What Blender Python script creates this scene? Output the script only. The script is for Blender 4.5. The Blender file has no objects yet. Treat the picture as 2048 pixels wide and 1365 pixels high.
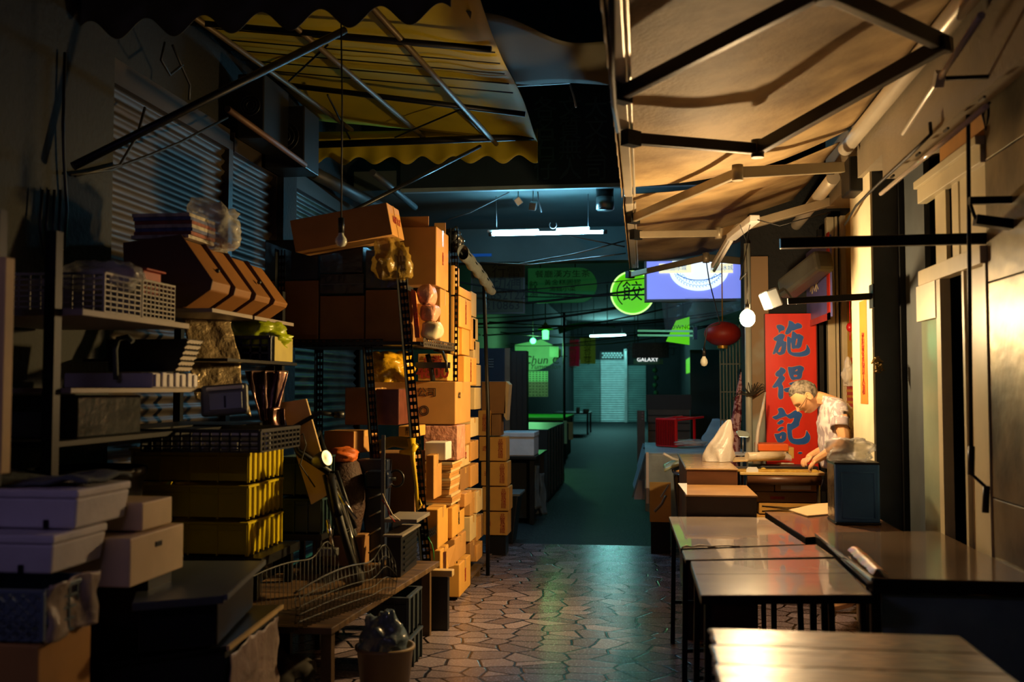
import bpy, bmesh, math, random
from mathutils import Vector, Matrix, noise
R = math.radians
rnd = random.Random(7)
SC = bpy.context.scene
COL = SC.collection
# ---------------------------------------------------------------- camera, world, exposure
FPX = 1991.0
YAW, PITCH = math.atan(261 / FPX * math.cos(math.atan(94 / FPX))), math.atan(94 / FPX)
cam_d = bpy.data.cameras.new('camera')
cam_d.sensor_width = 36.0
cam_d.lens = FPX * 36.0 / 2048.0
cam_d.dof.use_dof = True
cam_d.dof.focus_distance = 7.6
cam_d.dof.aperture_fstop = 2.0
cam_d.clip_end = 200
cam = bpy.data.objects.new('camera', cam_d)
COL.objects.link(cam)
cam.location = (0, 0, 1.5)
cam.rotation_euler = (R(90) + PITCH, 0, YAW)
SC.camera = cam
CAMR = cam.rotation_euler.to_matrix()

def W(px, py, X=None, Y=None, Z=None):
    """world point seen at a photo pixel, on the plane X=, Y= or Z="""
    d = CAMR @ Vector(((px - 1024) / FPX, (682.5 - py) / FPX, -1.0))
    if Y is not None: t = Y / d.y
    elif X is not None: t = X / d.x
    else: t = (Z - 1.5) / d.z
    return Vector((0, 0, 1.5)) + d * t

wd = bpy.data.worlds.new('night')
SC.world = wd
wd.use_nodes = True
wd.node_tree.nodes['Background'].inputs[0].default_value = (0.25, 0.42, 0.62, 1)
wd.node_tree.nodes['Background'].inputs[1].default_value = 0.011
SC.view_settings.view_transform = 'Standard'
SC.view_settings.look = 'None'
SC.view_settings.gamma = 1.0
SC.view_settings.exposure = 0.0
SC.view_settings.use_curve_mapping = False
SC.cycles.max_bounces = 6
SC.cycles.sample_clamp_indirect = 4.0
SC.cycles.use_denoising = True

def lamp(name, kind, loc, power, color, size=0.1, aim=None, size_y=None, spot=None, blend=0.5):
    l = bpy.data.lights.new(name, kind)
    l.energy = power; l.color = color
    if kind == 'AREA':
        l.size = size
        if size_y: l.shape = 'RECTANGLE'; l.size_y = size_y
    else:
        l.shadow_soft_size = size
    if spot: l.spot_size = R(spot); l.spot_blend = blend
    o = bpy.data.objects.new(name, l); COL.objects.link(o); o.location = loc
    if aim is not None:
        o.rotation_euler = (Vector(aim) - Vector(loc)).to_track_quat('-Z', 'Y').to_euler()
    return o
WARM = (1.0, 0.66, 0.26)
# ---------------------------------------------------------------- mesh helpers
def lin(c):
    if isinstance(c, str):
        c = c.lstrip('#'); c = [int(c[i:i+2], 16) / 255 for i in (0, 2, 4)]
        return tuple((x / 12.92 if x <= 0.04045 else ((x + 0.055) / 1.055) ** 2.4) for x in c)
    return tuple(c)

MATS = {}
def mat(name, col, rough=0.6, metal=0.0, var=0.25, vscale=6.0, bump=0.0, bscale=30.0, emit=0.0, ecol=None,
        alpha=1.0, trans=0.0, col2=None, stretch=(1, 1, 1), spec=0.5, sharp=False, coat=0.0, detail=4):
    if name in MATS: return MATS[name]
    m = bpy.data.materials.new(name); m.use_nodes = True
    nt = m.node_tree; N = nt.nodes; L = nt.links
    b = N['Principled BSDF']
    b.inputs['Roughness'].default_value = rough
    b.inputs['Metallic'].default_value = metal
    b.inputs['Specular IOR Level'].default_value = spec
    b.inputs['Coat Weight'].default_value = coat
    c = lin(col); c2 = lin(col2) if col2 else tuple(x * (1 - var) for x in c)
    tc = N.new('ShaderNodeTexCoord'); mp = N.new('ShaderNodeMapping'); mp.inputs['Scale'].default_value = stretch
    L.new(tc.outputs['Object'], mp.inputs[0])
    nz = N.new('ShaderNodeTexNoise'); nz.inputs['Scale'].default_value = vscale; nz.inputs['Detail'].default_value = detail
    L.new(mp.outputs[0], nz.inputs['Vector'])
    cr = N.new('ShaderNodeValToRGB')
    cr.color_ramp.elements[0].position = 0.47 if sharp else 0.35; cr.color_ramp.elements[1].position = 0.53 if sharp else 0.65
    cr.color_ramp.elements[0].color = (*c2, 1); cr.color_ramp.elements[1].color = (*c, 1)
    L.new(nz.outputs[0], cr.inputs[0]); L.new(cr.outputs[0], b.inputs['Base Color'])
    if bump:
        n2 = N.new('ShaderNodeTexNoise'); n2.inputs['Scale'].default_value = bscale; n2.inputs['Detail'].default_value = 5
        L.new(mp.outputs[0], n2.inputs['Vector'])
        bp = N.new('ShaderNodeBump'); bp.inputs['Strength'].default_value = bump; bp.inputs['Distance'].default_value = 0.02
        L.new(n2.outputs[0], bp.inputs['Height']); L.new(bp.outputs[0], b.inputs['Normal'])
    if emit:
        b.inputs['Emission Color'].default_value = (*lin(ecol or col), 1); b.inputs['Emission Strength'].default_value = emit
    if alpha < 1: b.inputs['Alpha'].default_value = alpha
    if trans: b.inputs['Transmission Weight'].default_value = trans
    MATS[name] = m
    return m

class MB:
    def __init__(s): s.v = []; s.f = []; s.sm = []
    def add(s, vs, fs, smooth=False):
        k = len(s.v); s.v += [tuple(v) for v in vs]; s.f += [tuple(i + k for i in f) for f in fs]; s.sm += [smooth] * len(fs); return s
    def box(s, x0, x1, y0, y1, z0, z1, M=None):
        vs = [Vector((x, y, z)) for z in (z0, z1) for y in (y0, y1) for x in (x0, x1)]
        if M is not None: vs = [M @ v for v in vs]
        return s.add(vs, [(0, 2, 3, 1), (4, 5, 7, 6), (0, 1, 5, 4), (2, 6, 7, 3), (0, 4, 6, 2), (1, 3, 7, 5)])
    def hexa(s, p):
        """p: 8 points, bottom 4 then top 4, counter-clockwise"""
        return s.add(p, [(3, 2, 1, 0), (4, 5, 6, 7), (0, 1, 5, 4), (1, 2, 6, 5), (2, 3, 7, 6), (3, 0, 4, 7)])
    def bar(s, a, b, w, h=None, up=(0, 0, 1)):
        a, b = Vector(a), Vector(b); h = h or w
        d = (b - a).normalized(); u = Vector(up)
        if abs(d.dot(u)) > 0.98: u = Vector((0, 1, 0))
        x = d.cross(u).normalized(); z = x.cross(d)
        o = [x * w / 2 + z * h / 2, -x * w / 2 + z * h / 2, -x * w / 2 - z * h / 2, x * w / 2 - z * h / 2]
        vs = [a + q for q in o] + [b + q for q in o]
        return s.add(vs, [(0, 1, 2, 3), (7, 6, 5, 4), (0, 4, 5, 1), (1, 5, 6, 2), (2, 6, 7, 3), (3, 7, 4, 0)])
    def tube(s, pts, r, n=8, closed=False, cap=True):
        pts = [Vector(p) for p in pts]; m = len(pts)
        rs = r if isinstance(r, (list, tuple)) else [r] * m
        vs = []; u = None
        for i, p in enumerate(pts):
            d = (pts[min(i + 1, m - 1)] - pts[max(i - 1, 0)]) if not closed else (pts[(i + 1) % m] - pts[i - 1])
            d = d.normalized() if d.length > 1e-9 else Vector((0, 0, 1))
            if u is None: u = d.orthogonal().normalized()
            else:
                u = u - d * u.dot(d)
                u = u.normalized() if u.length > 1e-6 else d.orthogonal().normalized()
            w = d.cross(u)
            for k in range(n):
                a = 2 * math.pi * k / n
                vs.append(p + (u * math.cos(a) + w * math.sin(a)) * rs[i])
        fs = []
        for i in range(m if closed else m - 1):
            j = (i + 1) % m
            for k in range(n):
                fs.append((i * n + k, i * n + (k + 1) % n, j * n + (k + 1) % n, j * n + k))
        s.add(vs, fs, True)
        if cap and not closed:
            k0 = len(s.v) - len(vs)
            s.f.append(tuple(k0 + k for k in reversed(range(n)))); s.sm.append(False)
            s.f.append(tuple(k0 + (m - 1) * n + k for k in range(n))); s.sm.append(False)
        return s
    def lathe(s, prof, n=24, c=(0, 0, 0), M=None):
        """profile of (r, z) from bottom to top"""
        vs = []
        for r, z in prof:
            for k in range(n):
                a = 2 * math.pi * k / n
                v = Vector((r * math.cos(a), r * math.sin(a), z))
                if M is not None: v = M @ v
                vs.append(v + Vector(c))
        fs = []
        for i in range(len(prof) - 1):
            for k in range(n):
                fs.append((i * n + k, i * n + (k + 1) % n, (i + 1) * n + (k + 1) % n, (i + 1) * n + k))
        s.add(vs, fs, True)
        return s
    def grid(s, fn, nu, nv, smooth=True, back=0.0):
        """surface fn(u,v); back>0 gives it that thickness"""
        P = [[Vector(fn(i / nu, j / nv)) for i in range(nu + 1)] for j in range(nv + 1)]
        vs = [p for row in P for p in row]
        fs = [(j * (nu + 1) + i, j * (nu + 1) + i + 1, (j + 1) * (nu + 1) + i + 1, (j + 1) * (nu + 1) + i) for j in range(nv) for i in range(nu)]
        return s.add(vs, fs, smooth)
    def prism(s, poly, a, b):
        """poly points (Vector) at offset a and b vectors"""
        n = len(poly); a, b = Vector(a), Vector(b)
        vs = [Vector(p) + a for p in poly] + [Vector(p) + b for p in poly]
        fs = [tuple(range(n - 1, -1, -1)), tuple(range(n, 2 * n))] + [(i, (i + 1) % n, n + (i + 1) % n, n + i) for i in range(n)]
        return s.add(vs, fs)
    def ball(s, c, r, n=12, M=None, sc=(1, 1, 1)):
        prof = [(max(1e-4, math.sin(math.pi * i / n)) , -math.cos(math.pi * i / n)) for i in range(n + 1)]
        k = len(s.v)
        s.lathe([(a * r, b * r) for a, b in prof], n * 2, (0, 0, 0))
        for i in range(k, len(s.v)):
            v = Vector(s.v[i]); v = Vector((v.x * sc[0], v.y * sc[1], v.z * sc[2]))
            if M is not None: v = M @ v
            s.v[i] = tuple(v + Vector(c))
        return s
    def mesh(s, name):
        me = bpy.data.meshes.new(name); me.from_pydata(s.v, [], s.f); me.update()
        me.polygons.foreach_set('use_smooth', s.sm)
        return me

def tag(o, label=None, cat=None, group=None, kind=None):
    if label: o['label'] = label
    if cat: o['category'] = cat
    if group: o['group'] = group
    if kind: o['kind'] = kind
    return o
def link(name, me, m, parent=None, bevel=0.0, solid=0.0, subsurf=0):
    o = bpy.data.objects.new(name, me); COL.objects.link(o)
    if m is not None: me.materials.append(m)
    if parent is not None: o.parent = parent; o.matrix_parent_inverse = Matrix.Translation(parent.location).inverted() if parent.type == 'EMPTY' else Matrix()
    if bevel:
        b = o.modifiers.new('b', 'BEVEL'); b.width = bevel; b.segments = 2; b.limit_method = 'ANGLE'; b.angle_limit = R(40)
    if solid:
        b = o.modifiers.new('s', 'SOLIDIFY'); b.thickness = solid; b.offset = 0
    if subsurf:
        b = o.modifiers.new('u', 'SUBSURF'); b.levels = subsurf; b.render_levels = subsurf
    return o
def part(name, mb, m, parent, bevel=0.0, solid=0.0, label=None, subsurf=0):
    """child mesh; the parent is an Empty at its thing's base or a world-space mesh"""
    o = link(name, mb.mesh(name), m, parent, bevel, solid, subsurf)
    if label: o['label'] = label
    return o
def top(name, mb, m, label, cat, group=None, bevel=0.0, solid=0.0, kind=None, subsurf=0):
    o = link(name, mb.mesh(name), m, None, bevel, solid, subsurf)
    return tag(o, label, cat, group, kind)
def struct(name, mb, m, bevel=0.0, solid=0.0):
    o = link(name, mb.mesh(name), m, None, bevel, solid); o['kind'] = 'structure'; return o
def thing(name, label, cat, loc, group=None):
    o = bpy.data.objects.new(name, None); COL.objects.link(o); o.location = Vector(loc); o.empty_display_size = 0.05
    return tag(o, label, cat, group)

FACE = {'-Y': Matrix.Rotation(R(90), 4, 'X'),
        '+X': Matrix.Rotation(R(90), 4, 'Z') @ Matrix.Rotation(R(90), 4, 'X'),
        '-X': Matrix.Rotation(R(-90), 4, 'Z') @ Matrix.Rotation(R(90), 4, 'X'),
        '+Z': Matrix.Identity(4)}
def text(body, size, pos, face, m, parent, name='lettering', thick=0.0, vertical=False, sx=1.0, rot=0.0, shear=0.0, depth=0.001):
    c = bpy.data.curves.new(name, 'FONT')
    c.body = '\n'.join(body) if vertical else body
    c.size = size; c.extrude = depth; c.offset = thick; c.align_x = 'CENTER'; c.align_y = 'CENTER'; c.resolution_u = 2
    c.space_line = 0.85 if vertical else 1.0; c.shear = shear
    t = bpy.data.objects.new(name, c); COL.objects.link(t)
    bpy.context.view_layer.update()
    me = bpy.data.meshes.new_from_object(t.evaluated_get(bpy.context.evaluated_depsgraph_get()))
    bpy.data.objects.remove(t)
    Mx = Matrix.Translation(Vector(pos)) @ (FACE[face] if isinstance(face, str) else face) @ Matrix.Rotation(rot, 4, 'Z') @ Matrix.Diagonal((sx, 1, 1, 1))
    me.transform(Mx)
    me.materials.clear()
    return link(name, me, m, parent)
def curve_poly(loops, xf, m, name, parent, offset=0.0, depth=0.001):
    c = bpy.data.curves.new(name, 'CURVE'); c.dimensions = '2D'; c.fill_mode = 'BOTH'; c.extrude = depth; c.offset = offset
    for lp in loops:
        sp = c.splines.new('POLY'); sp.points.add(len(lp) - 1); sp.use_cyclic_u = True
        for i, (x, y) in enumerate(lp): sp.points[i].co = (x, y, 0, 1)
    t = bpy.data.objects.new(name, c); COL.objects.link(t); bpy.context.view_layer.update()
    me = bpy.data.meshes.new_from_object(t.evaluated_get(bpy.context.evaluated_depsgraph_get()))
    bpy.data.objects.remove(t); me.transform(xf)
    me.materials.clear()
    return link(name, me, m, parent)
def skin(verts, edges, radii, sub=1, root=0):
    me = bpy.data.meshes.new('sk'); me.from_pydata([tuple(v) for v in verts], edges, [])
    o = bpy.data.objects.new('sk', me); COL.objects.link(o)
    md = o.modifiers.new('s', 'SKIN'); md.use_smooth_shade = True
    for i, r in enumerate(radii):
        sv = me.skin_vertices[0].data[i]; sv.radius = r if isinstance(r, tuple) else (r, r); sv.use_root = (i == root)
    if sub:
        u = o.modifiers.new('u', 'SUBSURF'); u.levels = sub; u.render_levels = sub
    bpy.context.view_layer.update()
    m2 = bpy.data.meshes.new_from_object(o.evaluated_get(bpy.context.evaluated_depsgraph_get()))
    bpy.data.objects.remove(o)
    return m2
def sag(a, b, drop, n=10):
    a, b = Vector(a), Vector(b)
    return [a.lerp(b, i / n) + Vector((0, 0, -drop * 4 * (i / n) * (1 - i / n))) for i in range(n + 1)]
def crumple(pts_fn, amp, sc, seed=0.0):
    def f(u, v):
        p = Vector(pts_fn(u, v)); q = p * sc + Vector((seed, seed * 2, seed * 3))
        return p + Vector((noise.noise(q), noise.noise(q + Vector((9, 0, 0))), noise.noise(q + Vector((0, 9, 0))))) * amp
    return f
def bag(c, rx, ry, rz, seed, amp=0.35, sc=None, tip=0.0, n=22):
    """crumpled bag lump sitting on its base"""
    mb = MB(); c = Vector(c)
    sc = sc or 1.6 / max(rx, rz)
    def f(u, v):
        a = 2 * math.pi * u; t = v
        r = math.sin(math.pi * min(t, 1.0)) ** 0.55
        z = -math.cos(math.pi * t)
        if tip and t > 0.5: r *= (1 - tip * (t - 0.5) * 2); z = z + tip * (t - 0.5) * 1.2
        p = Vector((rx * r * math.cos(a), ry * r * math.sin(a), rz * z))
        q = Vector((math.cos(a) * r, math.sin(a) * r, z)) * 1.7 + Vector((seed, seed, seed))
        k = 1 + amp * noise.noise(q) + amp * 0.6 * abs(noise.noise(q * 2.7)) 
        p = Vector((p.x * k, p.y * k, max(-rz * 0.92, p.z * k)))
        return c + p + Vector((0, 0, rz * 0.92))
    mb.grid(f, n * 2, n)
    return mb
# ---------------------------------------------------------------- materials
def crazy_paving():
    m = bpy.data.materials.new('crazy_paving'); m.use_nodes = True
    nt = m.node_tree; N = nt.nodes; L = nt.links; b = N['Principled BSDF']
    tc = N.new('ShaderNodeTexCoord'); mp = N.new('ShaderNodeMapping'); mp.inputs['Scale'].default_value = (5.4, 7.2, 1)
    wn = N.new('ShaderNodeTexNoise'); wn.inputs['Scale'].default_value = 0.9
    ad = N.new('ShaderNodeVectorMath'); ad.operation = 'MULTIPLY_ADD'; ad.inputs[1].default_value = (0.18, 0.18, 0)
    L.new(tc.outputs['Object'], mp.inputs[0]); L.new(mp.outputs[0], wn.inputs['Vector']); L.new(wn.outputs['Color'], ad.inputs[0]); L.new(mp.outputs[0], ad.inputs[2])
    v1 = N.new('ShaderNodeTexVoronoi'); v1.feature = 'DISTANCE_TO_EDGE'; v1.voronoi_dimensions = '2D'
    v2 = N.new('ShaderNodeTexVoronoi'); v2.voronoi_dimensions = '2D'
    for v in (v1, v2): v.inputs['Scale'].default_value = 1.0; v.inputs['Randomness'].default_value = 1.0; L.new(ad.outputs[0], v.inputs['Vector'])
    gr = N.new('ShaderNodeValToRGB'); gr.color_ramp.elements[0].position = 0.03; gr.color_ramp.elements[1].position = 0.055
    L.new(v1.outputs['Distance'], gr.inputs[0])
    sp = N.new('ShaderNodeSeparateColor'); L.new(v2.outputs['Color'], sp.inputs[0])
    cr = N.new('ShaderNodeValToRGB'); e = cr.color_ramp.elements
    e[0].color = (*lin('6e6066'), 1); e[1].color = (*lin('a0909a'), 1)
    x = cr.color_ramp.elements.new(0.5); x.color = (*lin('84767e'), 1)
    L.new(sp.outputs[0], cr.inputs[0])
    nz = N.new('ShaderNodeTexNoise'); nz.inputs['Scale'].default_value = 14; nz.inputs['Detail'].default_value = 6; L.new(mp.outputs[0], nz.inputs['Vector'])
    mx = N.new('ShaderNodeMix'); mx.data_type = 'RGBA'; mx.blend_type = 'MULTIPLY'; mx.inputs[0].default_value = 0.45
    L.new(cr.outputs[0], mx.inputs[6]); L.new(nz.outputs[0], mx.inputs[7])
    m2 = N.new('ShaderNodeMix'); m2.data_type = 'RGBA'; L.new(gr.outputs[0], m2.inputs[0]); m2.inputs[6].default_value = (*lin('0b0908'), 1); L.new(mx.outputs[2], m2.inputs[7])
    L.new(m2.outputs[2], b.inputs['Base Color'])
    rr = N.new('ShaderNodeMapRange'); rr.inputs[3].default_value = 0.10; rr.inputs[4].default_value = 0.38; L.new(nz.outputs[0], rr.inputs[0]); L.new(rr.outputs[0], b.inputs['Roughness'])
    hs = N.new('ShaderNodeMath'); hs.operation = 'MULTIPLY_ADD'; hs.inputs[1].default_value = 0.25; L.new(sp.outputs[1], hs.inputs[0]); L.new(gr.outputs[0], hs.inputs[2])
    h2 = N.new('ShaderNodeMath'); h2.operation = 'MULTIPLY_ADD'; h2.inputs[1].default_value = 0.2; L.new(nz.outputs[0], h2.inputs[0]); L.new(hs.outputs[0], h2.inputs[2])
    bp = N.new('ShaderNodeBump'); bp.inputs['Strength'].default_value = 0.4; bp.inputs['Distance'].default_value = 0.01
    L.new(h2.outputs[0], bp.inputs['Height']); L.new(bp.outputs[0], b.inputs['Normal'])
    return m
M_PAVE = crazy_paving()
M_ASPH = mat('asphalt', '1d2124', 0.62, var=0.5, vscale=1.3, bump=1.0, bscale=45)
M_CONC = mat('concrete', '6a6862', 0.85, var=0.35, vscale=2.5, bump=0.3)
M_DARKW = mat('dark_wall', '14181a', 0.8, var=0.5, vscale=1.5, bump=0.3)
M_STUC = mat('stucco', '93866e', 0.8, var=0.35, vscale=1.6, bump=0.25, bscale=50)
M_STUC2 = mat('orange_wall', 'b07a2c', 0.8, var=0.2)
M_CREAM = mat('cream_aluminium', 'cfc4a2', 0.4, var=0.15, vscale=4)
M_SHUT = mat('shutter_metal', '3c342a', 0.5, 0.3, var=0.45, vscale=3, stretch=(1, 0.4, 3))
M_SHUT2 = mat('shutter_metal_blue', '5a6468', 0.35, 0.7, var=0.6, vscale=4)
M_SHEET = mat('scuffed_sheet_metal', '8d8268', 0.38, 0.55, col2='3b352a', vscale=2.3, bump=0.15, bscale=14)
M_BLACK = mat('black_steel', '131517', 0.45, 0.4)
M_DSTEEL = mat('dark_steel', '2a2c2e', 0.4, 0.6)
M_STEEL = mat('galvanised_steel', '9a9c9c', 0.35, 0.85, var=0.3)
M_CHROME = mat('chrome', 'd8d8d8', 0.15, 1.0, var=0.05)
M_ALU = mat('aluminium_white', 'd5ccb8', 0.35, 0.3, var=0.1)
M_CABLE = mat('black_rubber', '0c0d0e', 0.6)
M_CARD = mat('cardboard', 'b98645', 0.75, var=0.16, vscale=5)
M_CARD2 = mat('cardboard_yellow', 'd09a44', 0.7, var=0.12, vscale=5)
M_CARD3 = mat('cardboard_brown', '8f6534', 0.75, var=0.2, vscale=5)
M_CARDP = mat('cardboard_pale', 'c9ae7c', 0.75, var=0.15, vscale=5)
M_REDINK = mat('red_ink', '9c2616', 0.7, var=0.3, vscale=40)
M_DKINK = mat('dark_ink', '2b2018', 0.7)
M_STYRO = mat('white_styrofoam', 'cfcad0', 0.7, var=0.12, vscale=8, bump=0.1)
M_WHITEP = mat('white_plastic', 'd6d6d2', 0.4, var=0.1)
M_YCRATE = mat('yellow_crate_plastic', 'c4b010', 0.35, var=0.15)
M_BLUEP = mat('navy_plastic', '16233a', 0.4, var=0.3)
M_BLACKP = mat('black_plastic', '141517', 0.4, var=0.3)
M_GREYP = mat('grey_plastic', '5b5f62', 0.45, var=0.2)
M_BROWNP = mat('brown_fibreboard', '7e5222', 0.55, var=0.25, vscale=3)
M_FOIL = mat('foil_foam_sheet', 'b8a27c', 0.35, 0.55, var=0.35, vscale=10, bump=0.9, bscale=22)
M_PINKF = mat('pink_foil', 'c09a90', 0.22, 0.85, var=0.35, vscale=6, bump=0.4, bscale=10)
M_LAM = mat('laminate_tabletop', '8b6a55', 0.2, var=0.3, vscale=3, coat=0.2, stretch=(1, 3, 1), bump=0.05, bscale=10)
M_LAMG = mat('laminate_grey', 'b0a095', 0.26, var=0.25, vscale=3, coat=0.6, bump=0.05, bscale=12)
M_LAME = mat('laminate_dark', '7d6a56', 0.17, var=0.35, vscale=2.5, coat=0.3, bump=0.05, bscale=8)
M_EDGE = mat('dark_table_edge', '16130f', 0.45)
M_WOODB = mat('brown_veneer', '5a3720', 0.4, var=0.3, vscale=4, stretch=(1, 1, 4))
M_TEALP = mat('painted_teal_panel', 'a4c4bc', 0.5, var=0.2)
M_REDP = mat('red_plastic', 'c8151a', 0.35, var=0.15)
M_SIGNR = mat('red_sign_board', 'e8301a', 0.35, var=0.14, vscale=3, stretch=(3, 1, 0.7))
M_SIGNB = mat('sign_blue_paint', '1a62c4', 0.4, var=0.25, vscale=8)
M_SIGNO = mat('sign_pale_outline', 'f2a878', 0.5)
M_AWN = mat('beige_canvas', 'c3a878', 0.65, col2='7a6240', vscale=2.3, bump=0.2, bscale=40, detail=8)
M_AWNY = mat('yellow_canvas', 'b8a40c', 0.7, var=0.2, vscale=2)
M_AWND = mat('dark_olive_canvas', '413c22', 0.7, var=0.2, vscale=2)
M_SKIN = mat('skin', 'e0aa78', 0.5, var=0.08, vscale=14)
M_HAIR = mat('grey_hair', '8c8272', 0.8, col2='3c352c', vscale=40, stretch=(1, 1, 1), bump=0.6, bscale=130)
M_SHIRT = mat('patterned_shirt', 'd9cfd0', 0.8, col2='a59aa2', vscale=22, sharp=True, stretch=(1.6, 1.6, 0.55))
M_TROUS = mat('dark_trousers', '191c22', 0.8)
M_NAVYT = mat('navy_tin', '3f72b8', 0.35, 0.35, var=0.2, vscale=6)
M_PLAST = mat('clear_plastic_film', 'd9d9d6', 0.18, alpha=0.42, spec=0.8, bump=0.5, bscale=25)
M_PLASTW = mat('white_plastic_bag', 'e4dcd0', 0.3, alpha=0.8, bump=0.4, bscale=25)
M_PLASTG = mat('pale_grey_sheet', '9fb0ba', 0.4, alpha=0.85, bump=0.4, bscale=10)
M_PLASTN = mat('green_plastic_bag', 'a9b91c', 0.3, alpha=0.9, bump=0.3, bscale=20)
M_PLASTY = mat('yellow_plastic_bag', 'd6a520', 0.25, alpha=0.85, bump=0.5, bscale=20)
M_PLASTK = mat('dark_plastic_film', '34383b', 0.22, alpha=0.92, bump=0.4, bscale=9)
M_PINKP = mat('pink_wrapping', 'd89a80', 0.35, var=0.3, vscale=14, bump=0.5, bscale=30)
M_GREYF = mat('grey_cloth', '565d60', 0.9, bump=0.3, bscale=40)
M_PAPER = mat('paper', 'e0d3b5', 0.7, var=0.08)
M_YWALL = mat('yellow_shop_wall', 'd8b238', 0.6, var=0.12)  # one even yellow over the shop recess wall
M_BOARD = mat('pale_board', 'bfa06c', 0.6, var=0.15)
M_WOODT = mat('weathered_ply', '6b5236', 0.5, col2='3a2a1a', vscale=3, stretch=(1, 6, 1), bump=0.2, bscale=12)
# ---------------------------------------------------------------- the setting
WX, LX = 1.52, -2.92       # right storefront plane, left shutter plane
mb = MB().box(-4.2, 3.4, -2.0, 9.62, -0.12, 0.0); struct('floor', mb, M_PAVE)
mb = MB().box(-8, 6, 9.62, 46, -0.12, -0.01); struct('floor', mb, M_ASPH)

def shutter(mb, x, y0, y1, z0, z1, pitch=0.075, dep=0.016, sgn=1):
    n = int((z1 - z0) / pitch * 4)
    P = []
    for i in range(n + 1):
        z = z0 + (z1 - z0) * i / n; a = 2 * math.pi * (z - z0) / pitch
        P.append((x + sgn * dep * math.cos(a), z))
    vs = [(px, y0, z) for px, z in P] + [(px, y1, z) for px, z in P]; m = len(P)
    mb.add(vs, [(i, i + 1, m + i + 1, m + i) for i in range(m - 1)], True)
    return mb
# left side: concrete wall behind, piers between the roller shutters, lintel above
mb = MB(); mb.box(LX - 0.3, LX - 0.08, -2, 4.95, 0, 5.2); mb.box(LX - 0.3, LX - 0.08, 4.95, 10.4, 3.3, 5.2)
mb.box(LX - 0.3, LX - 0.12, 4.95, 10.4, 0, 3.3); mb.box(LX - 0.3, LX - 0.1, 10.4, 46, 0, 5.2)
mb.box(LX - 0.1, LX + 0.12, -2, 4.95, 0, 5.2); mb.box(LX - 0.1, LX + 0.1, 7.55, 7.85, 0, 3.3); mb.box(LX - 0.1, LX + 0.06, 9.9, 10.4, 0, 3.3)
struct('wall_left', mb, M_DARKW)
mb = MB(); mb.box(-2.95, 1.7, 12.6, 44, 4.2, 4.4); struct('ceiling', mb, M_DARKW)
for i, (a, b, m_) in enumerate(((4.97, 6.62, M_SHUT), (6.70, 7.54, M_SHUT), (7.87, 9.9, M_SHUT2))):
    mb = MB(); shutter(mb, LX, a, b, 0.02, 3.25); o = struct('door_%d' % (i + 1), mb, m_)
    g = MB(); g.box(LX - 0.03, LX + 0.045, b, b + 0.07, 0, 3.25); part('guide_rail', g, M_SHUT, o)
    g = MB(); g.box(LX - 0.06, LX + 0.05, a, b, 3.18, 3.32); part('shutter_hood', g, M_SHUT, o)
# right side: wall behind the storefront, dark pier, recess of the lit shop
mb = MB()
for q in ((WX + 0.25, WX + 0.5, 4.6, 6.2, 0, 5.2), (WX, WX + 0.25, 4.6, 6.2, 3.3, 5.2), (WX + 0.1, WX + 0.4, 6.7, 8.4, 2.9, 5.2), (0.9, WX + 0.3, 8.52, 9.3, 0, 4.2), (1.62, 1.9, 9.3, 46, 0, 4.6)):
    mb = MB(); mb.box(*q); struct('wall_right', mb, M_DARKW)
mb = MB(); mb.box(WX + 0.12, 2.2, 6.72, 8.5, 0, 2.9); struct('wall_right', mb, M_YWALL)
M_PIER_SHADE_DOOR = mat('pier_shade_door_paint', '3a4246', 0.7, var=0.25)  # shade on the pier front put into a dark colour; a door shares it
M_PIER_LIT = mat('pier_lit_cream', 'd9cfae', 0.6, var=0.12)  # lit side of the same pier put into a paler cream
mb = MB(); mb.box(1.372, WX + 0.3, 6.15, 6.73, 0, 3.3); struct('trim_1', mb, M_PIER_SHADE_DOOR)
mb = MB(); mb.box(1.36, 1.372, 6.152, 6.73, 0, 3.0); struct('trim_2', mb, M_PIER_LIT)
# near pier clad in scuffed sheet metal
mb = MB(); mb.box(WX, WX + 0.4, 2.6, 4.58, 0, 5.2); struct('trim_3', mb, M_DARKW)
mb = MB()
for k, (z0, z1) in enumerate(((0.765, 1.02), (1.025, 1.96), (1.965, 2.5), (2.505, 2.98), (2.985, 4.2))): mb.box(WX - 0.012, WX, 2.7, 4.6, z0, z1)
mb.box(WX - 0.03, WX, 2.7, 4.6, 0.74, 0.765)
struct('trim_4', mb, M_SHEET, 0.003)
# fascia above the shops and mouldings
mb = MB(); mb.box(1.33, 1.4, 3.4, 5.7, 2.66, 4.4); mb.box(1.33, WX, 5.7, 7.4, 2.80, 4.4); mb.box(WX, WX + .1, 4.6, 6.15, 2.78, 4.4); struct('trim_5', mb, M_STUC)
mb = MB(); mb.box(WX - 0.03, WX + 0.02, 4.6, 5.62, 2.50, 2.58); mb.box(WX - 0.05, WX + 0.02, 4.6, 5.62, 2.58, 2.62); mb.box(WX - 0.04, WX + 0.02, 4.6, 5.6, 2.05, 2.13); struct('trim_6', mb, M_CREAM, 0.004)
mb = MB(); mb.box(WX, WX + 0.02, 4.6, 5.3, 2.62, 2.80); struct('trim_7', mb, M_STUC2)
M_FROST = mat('frosted_glass', '9aa890', 0.25, var=0.25, vscale=2, bump=0.05)
mb = MB(); mb.box(WX, WX + 0.02, 4.60, 4.93, 0.0, 2.05); o = struct('door_4', mb, M_CREAM, 0.003)
g = MB(); g.box(WX - 0.02, WX + 0.01, 4.60, 4.63, 0, 2.05); g.box(WX - 0.02, WX + 0.01, 4.90, 4.93, 0, 2.05); part('door_frame', g, M_CREAM, o)
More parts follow.
